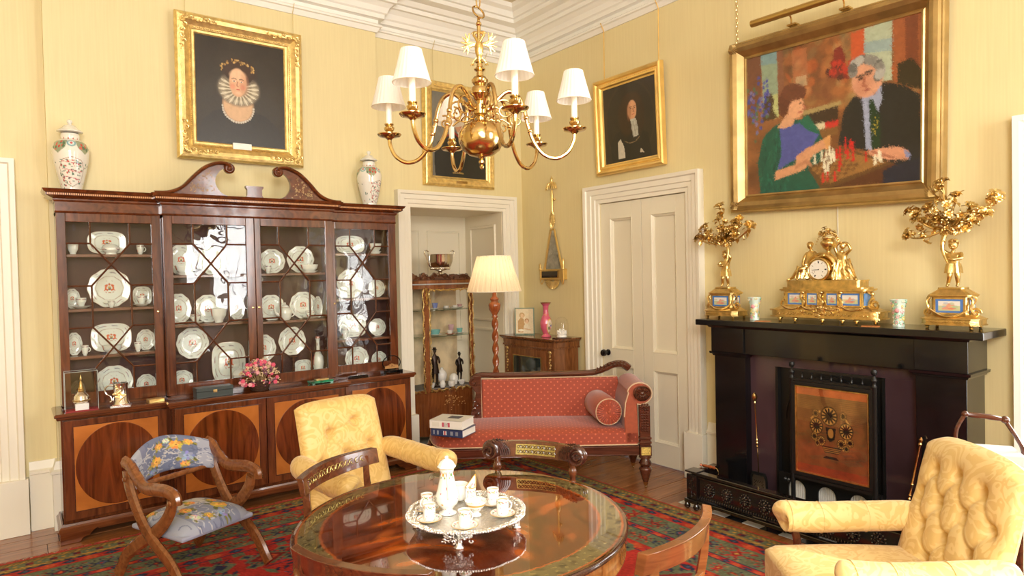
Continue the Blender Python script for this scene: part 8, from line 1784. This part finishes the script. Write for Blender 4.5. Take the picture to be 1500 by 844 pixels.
fs1 = Paint(220, 160, (128, 134, 156)); fs1.rect(0, .0, .2, 1, (154, 158, 170)); fs1.rect(.82, 0, 1, 1, (150, 154, 168)); fs1.rect(.2, .0, .3, 1, (128, 132, 152)); fs1.rect(.3, .55, .8, 1, (196, 192, 186)); roses(fs1, [(.35, .45, .06, YR), (.55, .65, .055, YR), (.72, .32, .08, YR), (.80, .55, .05, YR), (.50, .9, .05, YR), (.62, .12, .05, BR), (.3, .2, .05, CR), (.12, .85, .05, YR), (.45, .15, .04, YR)])
FABM = vcol('rose_print_linen', .8, 0, bump=.3, bs=400)
def seatf(U, V_):
    x = (U-.5)*.42*(1-.10*V_)*(1-.10*np.abs(2*V_-1)**4); y = -.01+(V_-.5)*.45*(1-.14*np.abs(2*U-1)**4); ex = np.clip(1-np.abs(2*U-1)**5, 0, 1)**.5*np.clip(1-np.abs(2*V_-1)**5, 0, 1)**.5
    return x, y, .262+.058*ex+.012*np.sin(pi*U)*np.sin(pi*V_)
so_ = psurf('seat_cushion', 110, 90, seatf, fs1.a, FABM, xc, back=0); MB().box(-.205, .205, -.225, .21, .245, .27).build('seat_base', mat('linen_edge', srgb(150, 154, 172), .8), xc, smooth=0, bevel=.01)
def backf(sg):
    def fn(U, V_):
        x = (U-.5)*.46; zt = .60+.075*np.cos((U-.5)*pi*.9)**1.0-.0; zb = .455+.03*np.cos((U-.5)*pi); z = zb+(zt-zb)*(1-V_); e_ = np.clip(1-np.abs(2*V_-1)**4, 0, 1)**.5*np.clip(1-np.abs(2*U-1)**10, 0, 1)**.5
        return x, .16+.10*np.cos((U-.5)*pi)-.03*V_-sg*.024*e_, z
    return fn
psurf('back_pad', 120, 60, backf(1), fb1.a, FABM, xc); psurf('back_pad_rear', 60, 30, backf(-1), fb1.a[::2, ::2], FABM, xc)
for s_ in (-1, 1):
    x = s_*.232
    def ribbon(pts, nm, r, fl, xo=0): return MB().tube([(x+s_*xo, p.y, p.z) for p in spline([(0, a, b) for a, b in pts], 6)], r, 8, flat=fl, up=(1, 0, 0)).build(nm, XW1, xc)
    ribbon([(-.30, .0), (-.275, .03), (-.225, .10), (-.16, .16), (-.06, .22), (.03, .29), (.10, .38), (.155, .48), (.17, .56)], 'cross_leg', .018, 2.0, .004)
    ribbon([(.31, .0), (.28, .03), (.235, .10), (.16, .16), (.06, .22), (-.03, .27), (-.11, .33), (-.17, .40), (-.19, .455)], 'cross_leg', .018, 2.0, -.008)
    ribbon([(.20, .60), (.15, .585), (.09, .53), (.02, .49), (-.08, .495), (-.16, .50), (-.225, .48), (-.235, .445)], 'arm', .022, 1.5, 0)
    for y, z in ((.165, .52), (-.215, .455)): MB(T(x, y, z, ry=s_*pi/2)).lathe([(.001, .032), (.012, .028), (.014, .022), (.008, .016), (.008, -.02)], 14).build('turned_boss', XW1, xc)
for y, z, in ((.0, .235), (.16, .47)): MB(T(-.23, y, z, ry=pi/2)).lathe([(.011, 0), (.013, .1), (.016, .23), (.013, .36), (.011, .46)], 12).build('stretcher', XW1, xc)
# ================================================================ HOOP-HANDLED STAND BY THE WINDOW
hs = empty('magazine_stand', (3.27, 1.02, .0145), R(-60), 'dark wooden stand with an arched carrying handle and white papers, behind the right armchair', 'stand')
b = MB(); b.tube(spline([(-.085, 0, .60), (-.09, 0, .76), (-.085, 0, .83), (-.055, 0, .895)], 6), .008, 8, flat=1.3).tube(spline([(-.055, 0, .895), (.02, 0, .89), (.085, 0, .88)], 5), [.008, .009, .011, .012, .012, .011, .012, .011, .010, .009, .008], 8).tube(spline([(.085, 0, .88), (.13, 0, .80), (.15, 0, .74), (.15, 0, .60)], 6), .008, 8, flat=1.3)
b.ell((-.055, 0, .896), (.014, .016, .014)).ell((.088, 0, .88), (.016, .018, .016)); b.build('hoop_handle', DKM, hs)
MB().box(-.12, .18, -.12, .12, .58, .60).build('stand_shelf', DKM, hs, smooth=0, bevel=.003); MB().box(-.11, .17, -.12, -.105, .60, .70).build('side_board', DKM, hs, smooth=0, bevel=.003); MB().box(-.11, .17, .105, .12, .60, .70).build('side_board', DKM, hs, smooth=0, bevel=.003)
for x in (-.10, .16):
    for y in (-.10, .10): MB().tube([(x, y, .58), (x, y, .0)], [.018, .012], 8).build('leg', DKM, hs)
o = MB(T(3.27, 1.02, 0, rz=R(-60))).box(-.07, .135, -.09, .09, .616, .765).build('papers', mat('white_papers', (.62, .60, .58), .7), smooth=0, bevel=.004); tag(o, 'stack of white papers standing in the hoop-handled stand behind the armchair', 'papers')
